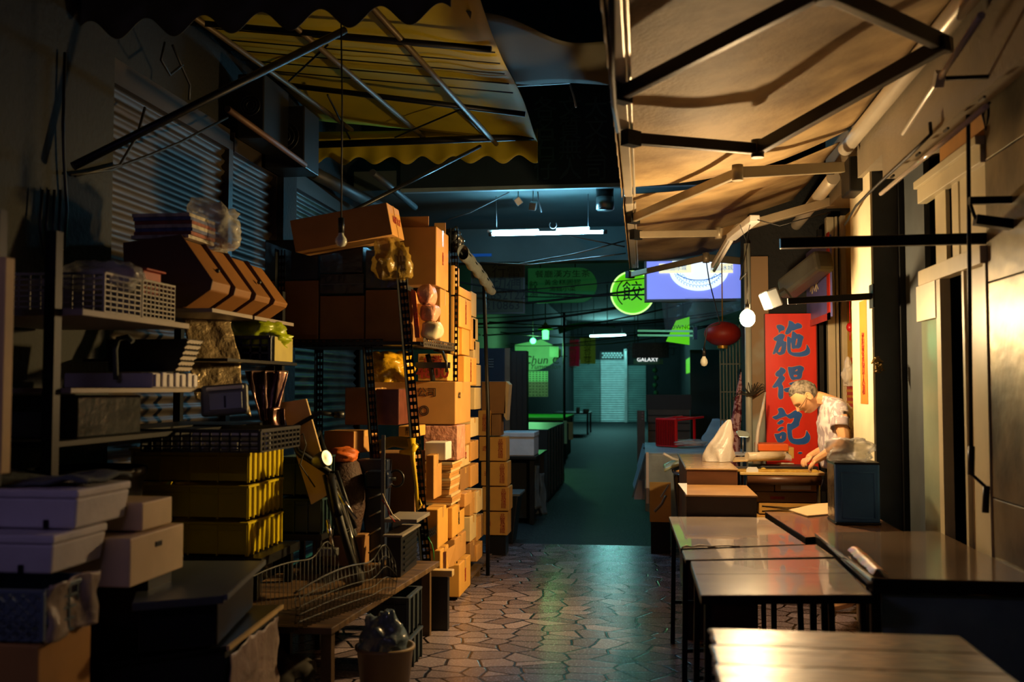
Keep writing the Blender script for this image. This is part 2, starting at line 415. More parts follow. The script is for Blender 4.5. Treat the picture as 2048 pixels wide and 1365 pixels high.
mb = MB(); mb.box(WX - 0.01, WX + 0.015, 5.31, 5.66, 0.0, 2.02); o = struct('door_5', mb, M_FROST, 0.002)
g = MB(); g.box(WX - 0.03, WX + 0.02, 5.24, 5.31, 0, 2.05); part('door_frame', g, M_CREAM, o)
g = MB(); g.box(WX - 0.035, WX - 0.01, 5.31, 5.66, 1.86, 2.05); part('door_head', g, M_ALU, o)
mb = MB(); mb.box(WX + 0.02, WX + 0.05, 5.68, 6.14, 0.0, 3.2); o = struct('door_6', mb, M_PIER_SHADE_DOOR)
g = MB(); g.box(WX - 0.01, WX + 0.02, 6.09, 6.13, 0, 3.2); part('door_frame', g, M_BLACK, o)
mb = MB(); mb.box(WX, WX + 0.02, 5.02, 5.12, 2.13, 2.5); mb.box(WX, WX + 0.02, 4.6, 4.99, 2.13, 2.5); mb.box(WX, WX + 0.02, 5.22, 5.4, 2.13, 2.5); struct('window_1', mb, M_CREAM)
# frames of the lit shop's sliding door, seen behind the man
mb = MB()
for x0, x1, y in ((1.5, 1.56, 8.36), (1.565, 1.585, 8.34), (1.6, 1.66, 8.3)): mb.box(x0, x1, y, y + 0.08, 0, 2.9)
struct('door_7', mb, M_CREAM, 0.004)
mb = MB(); mb.box(1.43, 1.465, 8.36, 8.42, 0, 2.8); struct('trim_8', mb, M_BLACK)
# ---------------------------------------------------------------- awnings on the right
FRX, FRZ = -0.085, 2.72
M_ARM = mat('arm_aluminium', 'a39880', 0.4, 0.35, var=0.12)
def awning(label, y0, y1, arms, roll, seed, lean=0.0, am=None):
    M_ARM = am or MATS['arm_aluminium']
    t = thing('retractable_awning', label, 'awning', (1.3, (y0 + y1) / 2, 2.95), 'beige awnings over the right stalls')
    def f(u, v):
        x = FRX + (1.26 - FRX) * u; y = y0 + (y1 - y0) * v + lean * u
        z = FRZ + 0.05 + 0.3 * u - 0.09 * math.sin(math.pi * u) * (0.6 + 0.4 * math.cos(6.28 * v * 1.0)) + 0.022 * noise.noise(Vector((x * 2.2 + seed, y * 1.5, seed)))
        return (x, y, z)
    mb = MB(); mb.grid(f, 28, 40); part('canopy', mb, M_AWN, t, solid=0.004)
    v = MB()
    v.grid(lambda u, w: (FRX - 0.025 - 0.01 * w, y0 + (y1 - y0) * u, FRZ + 0.07 - w * (0.10 + 0.015 * math.cos(u * (y1 - y0) / 0.28 * 6.283)) ), 80, 3)
    part('valance', v, M_AWN, t, solid=0.003)
    b = MB(); b.box(FRX - 0.02, FRX + 0.03, y0, y1, FRZ - 0.02, FRZ + 0.05); b.box(FRX + 0.035, FRX + 0.05, y0, y1, FRZ - 0.02, FRZ + 0.0)
    part('front_bar', b, M_ALU, t, bevel=0.005)
    if roll:
        r = MB(); r.tube(roll, 0.045, 16); part('roller_tube', r, M_ALU, t)
    for a, e, w in arms:
        ar = MB(); ar.bar(a, e, 0.035, 0.055); A = part('folding_arm', ar, M_ARM, t, bevel=0.006)
        ab = MB(); ab.bar(e, w, 0.04, 0.065); part('upper_arm', ab, M_ARM, A, bevel=0.006)
        k = MB(); k.tube([Vector(e) + Vector((0, 0, -0.045)), Vector(e) + Vector((0, 0, 0.045))], 0.032, 12); part('elbow', k, M_ARM, A)
        k = MB(); k.bar(Vector(a) + Vector((-0.03, -0.03, 0)), Vector(a) + Vector((0.03, 0.03, 0)), 0.05, 0.07); part('bracket', k, M_DSTEEL, A)
    return t
near_arms = [(W(1241, 188, Z=2.66), W(1650, -22, Z=2.72), W(1898, 92, Z=2.9)),
             (W(1262, 277, Z=2.66), W(1515, 298, Z=2.70), W(1895, 84, Z=2.86))]
far_arms = [(W(1266, 437, Z=2.66), W(1475, 346, Z=2.72), W(1685, 335, Z=2.86)),
            (W(1272, 470, Z=2.66), W(1438, 467, Z=2.70), W(1682, 398, Z=2.84)),
            (W(1260, 550, Z=2.66), W(1412, 516, Z=2.70), W(1565, 530, Z=2.72))]
awning('nearer beige canvas awning, stained, on two dark folding arms', 2.2, 6.25, near_arms, [(1.26, 2.4, 3.03), (1.27, 6.4, 3.0)], 1.0, am=mat('silhouette_arm_tone', '2c2823', 0.4, 0.3))  # backlit silhouette of the near arms put into a darker colour
t = awning('farther beige canvas awning brightly lit by the bare bulb under it', 6.5, 10.0, far_arms, [(1.27, 6.8, 2.9), (1.3, 9.9, 2.84)], 5.0)
# hanging front edge strip
mb = MB(); mb.tube([W(1222, -10, Z=2.62), W(1224, 150, Z=2.6), W(1228, 210, Z=2.6), W(1236, 262, Z=2.63)], 0.012, 6)
top('awning_pull_cord', mb, M_CABLE, 'thick dark cord hanging outside the nearer awning front bar', 'cord')
# dark motor housing where the two awnings meet at the wall
t = thing('awning_bracket_box', 'dark metal bracket box on the wall where the two awnings meet', 'bracket', (1.3, 6.5, 2.85))
mb = MB(); mb.box(1.28, 1.37, 6.34, 6.60, 2.72, 2.94); part('housing', mb, M_BLACK, t, bevel=0.01)
mb = MB(); mb.tube([(1.22, 6.5, 2.9), (1.18, 6.5, 2.9)], 0.04, 12); part('arm_pivot', mb, M_DSTEEL, t)
# ceiling-hung tube fixture wrapped in plastic, below the farther awning
a, b, c = W(1510, 437, Z=2.66), W(1462, 475, Z=2.62), W(1428, 532, Z=2.5)
t = thing('hanging_tube_fixture', 'white bent lamp fixture tied below the farther awning arm', 'light fixture', b)
mb = MB(); mb.bar(a, b, 0.07, 0.05); part('housing', mb, M_WHITEP, t, bevel=0.006)
mb = MB(); mb.bar(b, c, 0.05, 0.04); part('bent_end', mb, M_WHITEP, t, bevel=0.006)
mb = MB(); mb.tube([b + Vector((0, 0, -.03)), c + Vector((0, 0, -.04))], 0.013, 8); part('tube', mb, M_WHITEP, t)
mb = MB(); mb.tube([W(1660, 425, Z=2.72), W(1600, 440, Z=2.6), W(1560, 452, Z=2.58), W(1515, 440, Z=2.62)], 0.004, 6)
mb.tube([W(1480, 450, Z=2.6), W(1492, 482, Z=2.52), W(1500, 450, Z=2.6)], 0.003, 6); mb.tube([W(1492, 482, Z=2.52), W(1494, 540, Z=2.3), W(1496, 600, Z=2.1)], 0.003, 6)
top('lamp_cable', mb, M_CABLE, 'thin black cable drooping from the bracket box to the white lamp fixture', 'cable')
# ---- bare bulb and floodlight
BULB = Vector(W(1495, 637, Y=6.35))
t = thing('light_bulb', 'glowing bare bulb hanging beside the red sign', 'light bulb', BULB)
M_BULB = mat('bulb_glow', 'ffe2a8', 0.3, emit=1080.0, ecol='ffd69c', var=0)
mb = MB(); mb.ball(BULB, 0.047, 12, sc=(1, 1, 1.15)); part('glass', mb, M_BULB, t)
mb = MB(); mb.tube([BULB + Vector((0, 0, 0.035)), BULB + Vector((0, 0, 0.09))], 0.016, 12); part('socket', mb, M_BLACKP, t)
mb = MB(); mb.tube([BULB + Vector((0, 0, 0.09)), BULB + Vector((0.01, 0.1, 0.3)), W(1480, 560, Y=6.6), W(1497, 480, Z=2.66), W(1497, 480, Z=2.66) + Vector((0, 0, 0.2))], 0.004, 6); part('cord', mb, M_CABLE, t)
FL = Vector(W(1530, 603, Y=6.5))
t = thing('floodlight', 'small bright square floodlight just above the bare bulb', 'lamp', FL)
fd = (Vector((-1.5, 6.3, 1.2)) - FL).normalized(); fq = fd.to_track_quat('Z', 'Y').to_matrix().to_4x4(); FM = Matrix.Translation(FL) @ fq
mb = MB(); mb.box(-0.10, 0.10, -0.06, 0.06, -0.08, 0.0, FM); part('housing', mb, M_GREYP, t, bevel=0.01)
mb = MB(); mb.box(-0.088, 0.088, -0.05, 0.05, 0.001, 0.004, FM); part('lens', mb, mat('flood_glow', 'ffe6c0', 0.3, emit=40, ecol='ffca80', var=0), t)
mb = MB(); mb.bar(FL, FL + Vector((0.12, 0.0, 0.08)), 0.02); mb.bar(FL + Vector((0.12, 0, 0.08)), FL + Vector((0.2, 0.0, -0.02)), 0.012); part('bracket', mb, M_STEEL, t)
lamp('floodlight_beam', 'SPOT', FL + fd * 0.03, 400, (1.0, 0.64, 0.22), 0.06, aim=(-1.5, 6.3, 1.2), spot=98, blend=0.75)
# unlit bulb
p = Vector(W(1408, 722, Y=8.0))
t = thing('light_bulb', 'unlit white bulb dangling left of the glowing bulb', 'light bulb', p)
mb = MB(); mb.lathe([(0.0001, -0.045), (0.02, -0.038), (0.03, -0.015), (0.026, 0.008), (0.013, 0.03), (0.012, 0.04)], 16, p); part('glass', mb, mat('bulb_frost', 'd8dccc', 0.2, var=0), t)
mb = MB(); mb.tube([p + Vector((0, 0, 0.035)), p + Vector((0, 0, 0.10))], 0.014, 10); part('socket', mb, M_BLACKP, t)
mb = MB(); mb.tube([p + Vector((0, 0, 0.1)), W(1411, 680, Y=8), W(1415, 655, Y=8), W(1440, 648, Y=8), W(1418, 560, Y=8.6), W(1412, 520, Z=2.69)], 0.005, 6); part('cord', mb, M_CABLE, t)
# ---- support arms across the storefront
def arm(label, a, b, w=0.035):
    t = thing('support_arm', label, 'support arm', b)
    mb = MB(); mb.bar(a, b, w, w * 1.4); part('arm_bar', mb, M_BLACK, t, bevel=0.004)
    mb = MB(); mb.box(b.x - 0.006, b.x + 0.006, b.y - 0.05, b.y + 0.05, b.z - 0.07, b.z + 0.07); part('wall_plate', mb, M_BLACK, t)
arm('black steel bar jutting from the near sheet metal pier', W(1560, 487, Y=4.62), W(1990, 477, Y=4.62))
arm('thin black bar jutting from the dark pier above the red sign', W(1575, 603, Y=6.12), W(1744, 593, Y=6.12), 0.028)
t = thing('fluorescent_lamp', 'unlit glossy tube lamp on brackets along the fascia', 'light fixture', W(1866, 300, X=1.28))
a, b = W(1762, 388, X=1.26), W(1972, 213, X=1.26)
mb = MB(); mb.tube([a, b], 0.011, 12); part('tube', mb, mat('glass_tube', 'e8d8c8', 0.08, var=0, coat=0.5), t)
mb = MB()
for k in (0.05, 0.35, 0.62, 0.9):
    q = a.lerp(b, k); mb.bar(q, q + Vector((0.07, 0, 0.06)), 0.008); mb.bar(q + Vector((0.04, -0.03, 0.075)), q + Vector((0.04, 0.03, 0.075)), 0.01)
part('bracket', mb, M_BLACK, t)
a, b = W(1963, 30, X=1.15), W(1806, 268, X=1.15)
t = thing('telescopic_pole', 'silvery pole slanting in front of the upper wall', 'pole', b)
mb = MB(); mb.tube([a, b], [0.014, 0.009], 10); part('pole', mb, M_ALU, t)
q = a.lerp(b, 0.47); mb = MB(); mb.bar(q - Vector((0, .02, -.02)), q + Vector((0, .02, -.02)), 0.035); part('clamp', mb, M_ALU, t)
mb = MB(); mb.bar(q, (1.33, q.y, q.z), 0.015); part('wall_bracket', mb, M_BLACK, t)
t = thing('awning_crank', 'long black crank rod with bent handle hanging by the doors', 'crank', W(1942, 900, Y=4.4))
a = W(1935, 95, Y=4.4)
mb = MB(); mb.tube([a, W(1942, 895, Y=4.4)], 0.009, 8); part('rod', mb, M_BLACK, t)
mb = MB(); mb.tube([W(1943, 893, Y=4.4), W(1942, 950, Y=4.4)], 0.014, 10); part('grip', mb, M_BLACKP, t)
mb = MB(); mb.tube([W(1942, 948, Y=4.4), W(1970, 973, Y=4.38), W(1972, 985, Y=4.38)], 0.007, 8); mb.tube([W(1973, 972, Y=4.38), W(1971, 1026, Y=4.38)], 0.014, 10); part('crank_handle', mb, M_BLACK, t)
for i, (x0, x1, yb, lb) in enumerate(((1948, 1968, 170, 'left black cable loop hanging beside the pole top'), (1956, 1973, 230, 'middle black cable loop hanging beside the pole top'), (1962, 1975, 260, 'right black cable loop hanging beside the pole top, longest'))):
    mb = MB(); mb.tube([W(x0, -10, Y=4.3), W(x0 - 3, 90, Y=4.3), W(x0 + 3, yb - 30, Y=4.3), W((x0 + x1) / 2 + 3, yb, Y=4.3), W(x1 + 2, yb - 30, Y=4.3), W(x1, 60, Y=4.3)], 0.005, 6)
    top('cable', mb, M_CABLE, lb, 'cable', 'cable loops at the upper right')
mb = MB(); mb.tube([W(x, y, X=1.3) for x, y in ((1860, 245), (1862, 268), (1820, 310), (1760, 365), (1712, 412), (1690, 450))], 0.008, 6)
top('cable', mb, M_CABLE, 'taut black cable running along the fascia to the bracket box', 'cable')
# black wall bracket on the near pier
t = thing('wall_bracket', 'black angled bracket on the near sheet metal pier', 'bracket', W(1990, 410, Y=4.3))
mb = MB(); mb.bar(W(1938, 402, Y=4.3), W(2060, 400, Y=4.3), 0.03); mb.bar(W(1950, 440, Y=4.3), W(2060, 455, Y=4.3), 0.05, 0.04); part('arm_bar', mb, M_BLACK, t)
mb = MB(); mb.tube([W(1940, 405, Y=4.3), W(1948, 430, Y=4.3), W(1958, 448, Y=4.3), W(1985, 450, Y=4.3)], 0.007, 6); part('hook', mb, M_BLACK, t)
# small dried wreath on the dark pier
p = W(1748, 722, Y=6.13); mb = MB()
for k in range(14):
    a = rnd.uniform(0, 6.28); r = rnd.uniform(0.0, 0.04)
    c = Vector((p.x + 0.02 + r * math.cos(a) * 0.6, 6.12, p.z + r * math.sin(a) * 1.3)); mb.tube([c, c + Vector((rnd.uniform(-.03, .03), -0.02, rnd.uniform(-.05, .02))), c + Vector((rnd.uniform(-.03, .03), -0.03, rnd.uniform(-.07, .0)))], 0.006, 5)
top('dried_garland', mb, mat('dried_brass', '8a6a30', 0.4, 0.3), 'small dried garland hung on the edge of the dark pier', 'garland')
# couplet strips
def strip(px, y0, y1, X, w, m, label, chars, size, cm):
    a, b = W(px, y0, X=X), W(px, y1, X=X)
    mb = MB(); mb.box(X - 0.003, X, a.y - w / 2, a.y + w / 2, b.z, a.z); o = top('couplet_strip', mb, m, label, 'paper strip')
    text(chars, size, (X - 0.005, a.y, (a.z + b.z) / 2 - (a.z - b.z) * 0.12), '-X', cm, o, vertical=True)
strip(1726, 602, 808, 1.36, 0.2, mat('orange_paper', 'e8761c', 0.6, var=0.1), 'orange paper couplet strip pasted on the cream pier side', '招財進寶人和', 0.075, M_REDINK)
# calendar, bag and ornament in the lit shop
c = W(1703, 770, X=1.635); t = thing('wall_calendar', 'red wall calendar on the yellow shop wall behind the man', 'calendar', c)
a, b = W(1703, 716, X=1.635), W(1703, 836, X=1.635)
mb = MB(); mb.box(1.63, 1.638, c.y - 0.28, c.y + 0.24, b.z, a.z); part('sheet', mb, mat('calendar_red', 'c8281a', 0.5, var=0.15), t)
text('2019', 0.12, (1.625, c.y + 0.06, a.z - 0.07), '-X', M_PAPER, t, 'year_number')
mb = MB()
for i in range(6):
    for j in range(7):
        y = c.y + 0.2 - j * 0.065; z = a.z - 0.17 - i * 0.045; mb.box(1.626, 1.6295, y - 0.02, y + 0.02, z - 0.01, z + 0.01)
o = part('day_grid', mb, mat('calendar_gold', 'dda23a', 0.5), t); o['kind'] = 'stuff'
p = W(1699, 757, Y=7.7)
mb = bag((p.x, p.y, p.z - 0.06), 0.05, 0.05, 0.09, 3, tip=0.5); top('plastic_bag', mb, M_PLASTW, 'knotted white bag hanging in front of the red calendar', 'bag')
p = W(1700, 655, Y=7.7); mb = MB(); mb.ball(p, 0.035, 8, sc=(0.8, 0.8, 1)); mb.tube([p, p + Vector((0, 0, 0.22))], 0.003, 5); mb.tube([p, p - Vector((0, 0, 0.1))], 0.006, 5)
top('hanging_ornament', mb, M_REDP, 'small red ornament on a string in the shop doorway', 'ornament')
# ---- red sign
SY = 8.32
a, b = W(1530, 628, Y=SY), W(1636, 905, Y=SY)
t = thing('shop_sign', 'tall red sign board with three big blue characters', 'sign', ((a.x + b.x) / 2, SY, 0.35))
mb = MB(); mb.box(a.x, b.x, SY, SY + 0.03, 0.35, a.z); part('board', mb, M_SIGNR, t, bevel=0.003)
mb = MB()
for x in (a.x - 0.006, b.x): mb.box(x, x + 0.006, SY - 0.004, SY + 0.034, 0.35, a.z)
part('edge_trim', mb, mat('maroon_edge', '5a1410', 0.4), t)
CH = [(620, [[(595, 240), (680, 270), (740, 330), (800, 295), (870, 325), (905, 370), (890, 415), (790, 440), (715, 470), (700, 478), (670, 470), (640, 520), (580, 560), (530, 565), (510, 530), (550, 440), (590, 350)],
    [(320, 350), (410, 335), (490, 375), (510, 420), (490, 470), (420, 480), (385, 520), (370, 548), (370, 470), (320, 400)],
    [(240, 650), (330, 590), (390, 550), (460, 545), (510, 580), (505, 620), (470, 690), (500, 725), (545, 722), (545, 800), (530, 920), (500, 1000), (400, 1035), (345, 1010), (310, 970), (280, 1010), (230, 1010), (240, 970), (320, 740), (320, 712), (270, 700)],
    [(435, 815), (430, 880), (405, 960), (350, 965), (380, 880)],
    [(680, 480), (730, 505), (780, 555), (840, 550), (925, 600), (935, 640), (910, 700), (890, 800), (870, 850), (815, 885), (770, 875), (700, 890), (665, 880), (655, 740), (640, 760), (640, 900), (655, 965), (720, 975), (860, 970), (960, 930), (1000, 880), (1000, 780), (1040, 830), (1080, 900), (1080, 990), (1010, 1045), (860, 1070), (720, 1060), (620, 1015), (565, 950), (555, 780), (560, 600), (620, 620), (655, 655), (665, 560)],
    [(795, 655), (790, 740), (765, 810), (745, 810), (755, 720), (770, 660)]]),
  (720, [[(400, 165), (480, 190), (535, 240), (520, 290), (450, 350), (510, 400), (510, 450), (435, 540), (470, 610), (475, 660), (475, 870), (420, 905), (380, 890), (350, 830), (365, 600), (290, 640), (225, 635), (225, 610), (370, 400), (365, 388), (310, 380), (285, 330), (320, 270), (400, 210)],
    [(570, 155), (660, 170), (790, 140), (860, 130), (940, 170), (945, 220), (910, 280), (890, 410), (850, 440), (750, 450), (690, 470), (640, 430), (600, 330)],
    [(795, 205), (795, 255), (725, 265)], [(710, 340), (790, 345), (790, 385), (710, 390)],
    [(590, 535), (840, 465), (890, 490), (900, 540), (700, 585), (640, 580)],
    [(480, 660), (640, 620), (760, 600), (900, 590), (900, 660), (720, 700), (600, 740), (540, 740), (490, 710)]]),
  (800, [[(340, 210), (400, 180), (450, 185), (500, 240), (520, 300), (560, 345), (640, 310), (740, 235), (820, 265), (895, 320), (900, 370), (865, 430), (835, 520), (835, 590), (680, 680), (665, 700), (675, 830), (700, 885), (790, 895), (900, 880), (970, 830), (995, 740), (1000, 690), (1080, 810), (1090, 880), (1050, 970), (960, 1015), (800, 1020), (680, 1000), (610, 940), (575, 860), (560, 700), (560, 540), (650, 550), (700, 490), (725, 405), (640, 440), (590, 420), (540, 370), (400, 420), (300, 460), (225, 410), (230, 385), (340, 345), (375, 280)],
    [(430, 450), (495, 485), (450, 540), (390, 570), (330, 545), (340, 520)], [(420, 610), (500, 630), (450, 670), (380, 720), (325, 690)],
    [(260, 775), (360, 775), (460, 720), (545, 760), (540, 910), (450, 975), (350, 975), (310, 900)], [(430, 800), (430, 890), (395, 870)],
    [(800, 1210), (850, 1185), (905, 1200), (900, 1225), (850, 1240)]])]
for oy, loops in CH:
    L2 = []
    om = MB()
    for lp in loops:
        q = []
        for i, (x, y) in enumerate(lp):      # one round of corner cutting, like a brush
            x2, y2 = lp[(i + 1) % len(lp)]
            for k in (0.2, 0.8):
                w = W(1525 + (x + (x2 - x) * k) / 11.375, oy + (y + (y2 - y) * k) / 11.375, Y=SY - 0.004); q.append((w.x, w.z))
        L2.append(q); om.tube([(x, SY - 0.001, z) for x, z in q], 0.0042, 5, closed=True)
    c = curve_poly(L2, Matrix.Translation((0, SY - 0.004, 0)) @ Matrix.Rotation(R(90), 4, 'X'), M_SIGNB, 'painted_character', t, depth=0.0015)
    part('character_outline', om, M_SIGNO, c)
# ---------------------------------------------------------------- tables on the right
def folding_table(label, corners, ztop, m, th=0.03, legs=True, edge=None, round_=0.02, crossbar=True):
    """corners: four (x, y), counter-clockwise"""
    cx = sum(c[0] for c in corners) / 4; cy = sum(c[1] for c in corners) / 4
    t = thing('folding_table', label, 'table', (cx, cy, 0))
    P = [Vector((x, y, 0)) for x, y in corners]
    mb = MB(); mb.prism(P, (0, 0, ztop - 0.004), (0, 0, ztop)); part('tabletop', mb, m, t, bevel=0.002)
    mb = MB(); mb.prism([p * 1.0 for p in P], (0, 0, ztop - th), (0, 0, ztop - 0.004)); part('table_edge', mb, edge or M_EDGE, t, bevel=0.002)
    if legs:
        C = Vector((cx, cy, 0)); L = []
        for p in P:
            q = p.lerp(C, 0.09); f = p.lerp(C, 0.05)
            mb = MB(); mb.bar(Vector((f.x, f.y, 0)), Vector((q.x, q.y, ztop - th)), 0.026); part('leg', mb, M_BLACK, t); L.append((f, q))
        if crossbar:
            for i, j in ((0, 1), (2, 3)):
                mb = MB(); a = L[i][0].lerp(L[i][1], 0.3); b = L[j][0].lerp(L[j][1], 0.3); mb.bar(Vector((a.x, a.y, 0.24)), Vector((b.x, b.y, 0.24)), 0.018); part('crossbar', mb, M_DSTEEL, t)
    return t
def wz(pts, z): return [tuple(W(px, py, Z=z))[:2] for px, py in pts]
# nearest wooden table, worn planks
Pf = wz([(1447, 1368), (2036, 1368), (1927, 1273), (1424, 1257)], 0.76)
t = thing('wooden_table', 'nearest table with worn wood grain top and chipped pale left edge', 'table', (0.57, 2.9, 0))
def wood_top():
    m = bpy.data.materials.new('worn_wood_top'); m.use_nodes = True; nt = m.node_tree; N = nt.nodes; L = nt.links; b = N['Principled BSDF']
    tc = N.new('ShaderNodeTexCoord'); mp = N.new('ShaderNodeMapping'); mp.inputs['Scale'].default_value = (1.1, 5, 1); L.new(tc.outputs['Object'], mp.inputs[0])
    n = N.new('ShaderNodeTexNoise'); n.inputs['Scale'].default_value = 2.0; n.inputs['Detail'].default_value = 1; L.new(mp.outputs[0], n.inputs['Vector'])
    ml = N.new('ShaderNodeMath'); ml.operation = 'MULTIPLY'; ml.inputs[1].default_value = 15; L.new(n.outputs[0], ml.inputs[0])
    pp = N.new('ShaderNodeMath'); pp.operation = 'PINGPONG'; pp.inputs[1].default_value = 0.5; L.new(ml.outputs[0], pp.inputs[0])
    cr = N.new('ShaderNodeValToRGB'); cr.color_ramp.elements[0].color = (*lin('3c2514'), 1); cr.color_ramp.elements[1].color = (*lin('9a744c'), 1); cr.color_ramp.elements[0].position = 0.05; cr.color_ramp.elements[1].position = 0.5
    L.new(pp.outputs[0], cr.inputs[0]); L.new(cr.outputs[0], b.inputs['Base Color']); b.inputs['Roughness'].default_value = 0.36; b.inputs['Coat Weight'].default_value = 0.6; b.inputs['Coat Roughness'].default_value = 0.28
    bp = N.new('ShaderNodeBump'); bp.inputs['Strength'].default_value = 0.5; bp.inputs['Distance'].default_value = 0.004; L.new(pp.outputs[0], bp.inputs['Height']); L.new(bp.outputs[0], b.inputs['Normal'])
    return m
M_WTOP = wood_top()
y0 = 2.35; y1 = Pf[3][1]
for k in range(4):
    a = y0 + (y1 - y0) * k / 4; b_ = y0 + (y1 - y0) * (k + 1) / 4
    jl = 0.2 + rnd.uniform(-0.012, 0.008); mb = MB(); mb.box(jl, 0.935, a + 0.003, b_, 0.735, 0.76); part('plank', mb, M_WTOP, t, bevel=0.004)
    mb = MB()
    mb.tube([(jl - 0.001 + rnd.uniform(-.004, .003), a + 0.01 + (b_ - a - .02) * i / 6, 0.757 + rnd.uniform(-.004, .002)) for i in range(7)], [rnd.uniform(0.003, 0.008) for _ in range(7)], 6); part('chipped_edge', mb, M_PAPER, t)
for x, y in ((0.25, 2.42), (0.88, 2.42), (0.88, 3.08), (0.25, 3.08)):
    mb = MB(); mb.box(x - 0.022, x + 0.022, y - 0.022, y + 0.022, 0, 0.735); part('leg', mb, M_WOODB, t, bevel=0.003)
mb = MB(); mb.box(0.23, 0.91, 2.4, 3.1, 0.67, 0.735); part('apron', mb, M_WOODB, t)
# near folding tables pushed together
folding_table('near laminate folding table with a seam and bright reflection, thick front edge', wz([(1402, 1191), (1744, 1190), (1670, 1118), (1381, 1123)], 0.74), 0.74, M_LAMG, 0.035)
mb = MB(); a, b = W(1392, 1149, Z=0.7405), W(1696, 1147, Z=0.7405); mb.bar(a, b, 0.003, 0.001); top('tabletop_seam', mb, M_EDGE, 'dark seam line across the near folding table', 'seam')
folding_table('short pale folding table wedged between two longer tables', wz([(1371, 1120), (1668, 1114), (1633, 1090), (1364, 1101)], 0.745), 0.745, M_LAMG, 0.02, legs=False)
folding_table('farther laminate folding table with a chipped near edge', wz([(1361, 1097), (1611, 1089), (1529, 1035), (1338, 1034)], 0.735), 0.735, M_LAMG, 0.025)
mb = MB(); pts = wz([(1364, 1096), (1372, 1093), (1384, 1095), (1398, 1092), (1420, 1094), (1450, 1092), (1480, 1093)], 0.737)
mb.tube([(x, y, 0.737) for x, y in pts], [0.004, 0.006, 0.003, 0.006, 0.004, 0.003, 0.002], 6); top('table_edge_chip', mb, M_PAPER, 'pale chipped laminate along the near edge of the farther folding table', 'chip')
# table with the tin can, and the big dark table
t = thing('side_table', 'reddish laminate table against the wall carrying the blue tin', 'table', (1.1, 5.9, 0))
P = wz([(1614, 1078), (1800, 1078), (1790, 1024), (1530, 1024)], 0.75); P[0] = (P[0][0], 5.20); P[1] = (1.345, 5.42); P[2] = (1.345, 6.14)
V = [Vector((x, y, 0)) for x, y in P]
mb = MB(); mb.prism(V, (0, 0, 0.745), (0, 0, 0.75)); part('tabletop', mb, M_LAM, t, bevel=0.002)
mb = MB(); mb.prism(V, (0, 0, 0.71), (0, 0, 0.745)); part('table_edge', mb, M_EDGE, t, bevel=0.002)
for x, y in P: 
    x += 0.04 if x < 1 else -0.04; y += 0.04 if y < 5.6 else -0.04
    mb = MB(); mb.bar((x, y, 0), (x, y, 0.71), 0.03); part('leg', mb, M_BLACK, t)
t = thing('counter_table', 'large dark glossy table with a teal front panel by the doors', 'table', (1.18, 4.7, 0))
P = wz([(1745, 1157), (2072, 1157), (1868, 1062), (1630, 1066)], 0.77); P[1] = (1.49, P[0][1]); P[2] = (1.49, P[2][1]); V = [Vector((x, y, 0)) for x, y in P]
mb = MB(); mb.prism(V, (0, 0, 0.764), (0, 0, 0.77)); part('tabletop', mb, M_LAME, t, bevel=0.003)
mb = MB(); mb.prism(V, (0, 0, 0.715), (0, 0, 0.764)); part('table_edge', mb, M_EDGE, t, bevel=0.002)
mb = MB(); mb.box(P[0][0] + 0.045, 1.44, 4.06, 4.08, 0.06, 0.70); part('front_panel', mb, M_TEALP, t)
for x, y in ((P[0][0] + 0.02, 4.07), (1.465, 4.07), (1.465, 5.3), (0.9, 5.2)):
    mb = MB(); mb.bar((x, y, 0), (x, y, 0.715), 0.035); part('leg', mb, M_BLACK, t)
mb = MB(); mb.bar(W(1632, 1070, Z=0.775), W(1745, 1160, Z=0.775), 0.012, 0.016); mb.bar(W(1640, 1074, Z=0.765), W(1740, 1168, Z=0.745), 0.022, 0.008); part('chrome_edge_strip', mb, M_CHROME, t, bevel=0.002)
# crumpled orange film on the dark table
a = W(1708, 1105, Z=0.775); b = W(1757, 1152, Z=0.775)
mb = MB(); q = a.lerp(b, 0.5)
mb.grid(crumple(lambda u, v: a.lerp(b, u) + Vector((-0.025 + 0.06 * v, 0.0, 0.006 + 0.02 * math.sin(math.pi * v))), 0.006, 25, 2), 22, 10)
top('plastic_film', mb, mat('orange_film', 'e8742c', 0.35, col2='c8b060', vscale=9), 'crumpled orange and clear film lying by the chrome strip', 'wrapping film')
# ---- blue tin
tx0, tx1, ty0, ty1, tz0, tz1 = 1.045, 1.283, 5.68, 5.918, 0.752, 1.092
t = thing('tin_can', 'square dark blue oil tin with dented silver side', 'tin', ((tx0 + tx1) / 2, 5.8, tz0))
mb = MB(); mb.box(tx0, tx1, ty0, ty1, tz0 + 0.006, tz1 - 0.006); part('body', mb, M_NAVYT, t, bevel=0.012)
mb = MB()
for z in (tz0, tz1 - 0.012): mb = MB(); mb.box(tx0 - 0.003, tx1 + 0.003, ty0 - 0.003, ty1 + 0.003, z, z + 0.012); part('rim', mb, M_DSTEEL, t, bevel=0.004)
mb = MB()
fx0, fx1, fz0, fz1 = tx0 + 0.035, tx1 - 0.03, tz0 + 0.035, tz1 - 0.055
for (a, b) in (((fx0, fz0), (fx1, fz0)), ((fx1, fz0), (fx1, fz1)), ((fx1, fz1), (fx0, fz1)), ((fx0, fz1), (fx0, fz0))):
    mb.tube([(a[0], ty0 - 0.001, a[1]), (b[0], ty0 - 0.001, b[1])], 0.003, 6)
part('embossed_frame', mb, M_NAVYT, t)
mb = MB(); mb.box(tx0 - 0.002, tx0 + 0.001, ty0 + 0.02, ty1 - 0.02, tz0 + 0.015, tz1 - 0.015); part('side_sheet', mb, mat('old_tin', '9a8c70', 0.25, 0.8, col2='2c241a', vscale=12, bump=0.3, bscale=20), t)
mb = bag((1.155, 5.8, tz1), 0.115, 0.11, 0.065, 8, amp=0.45)
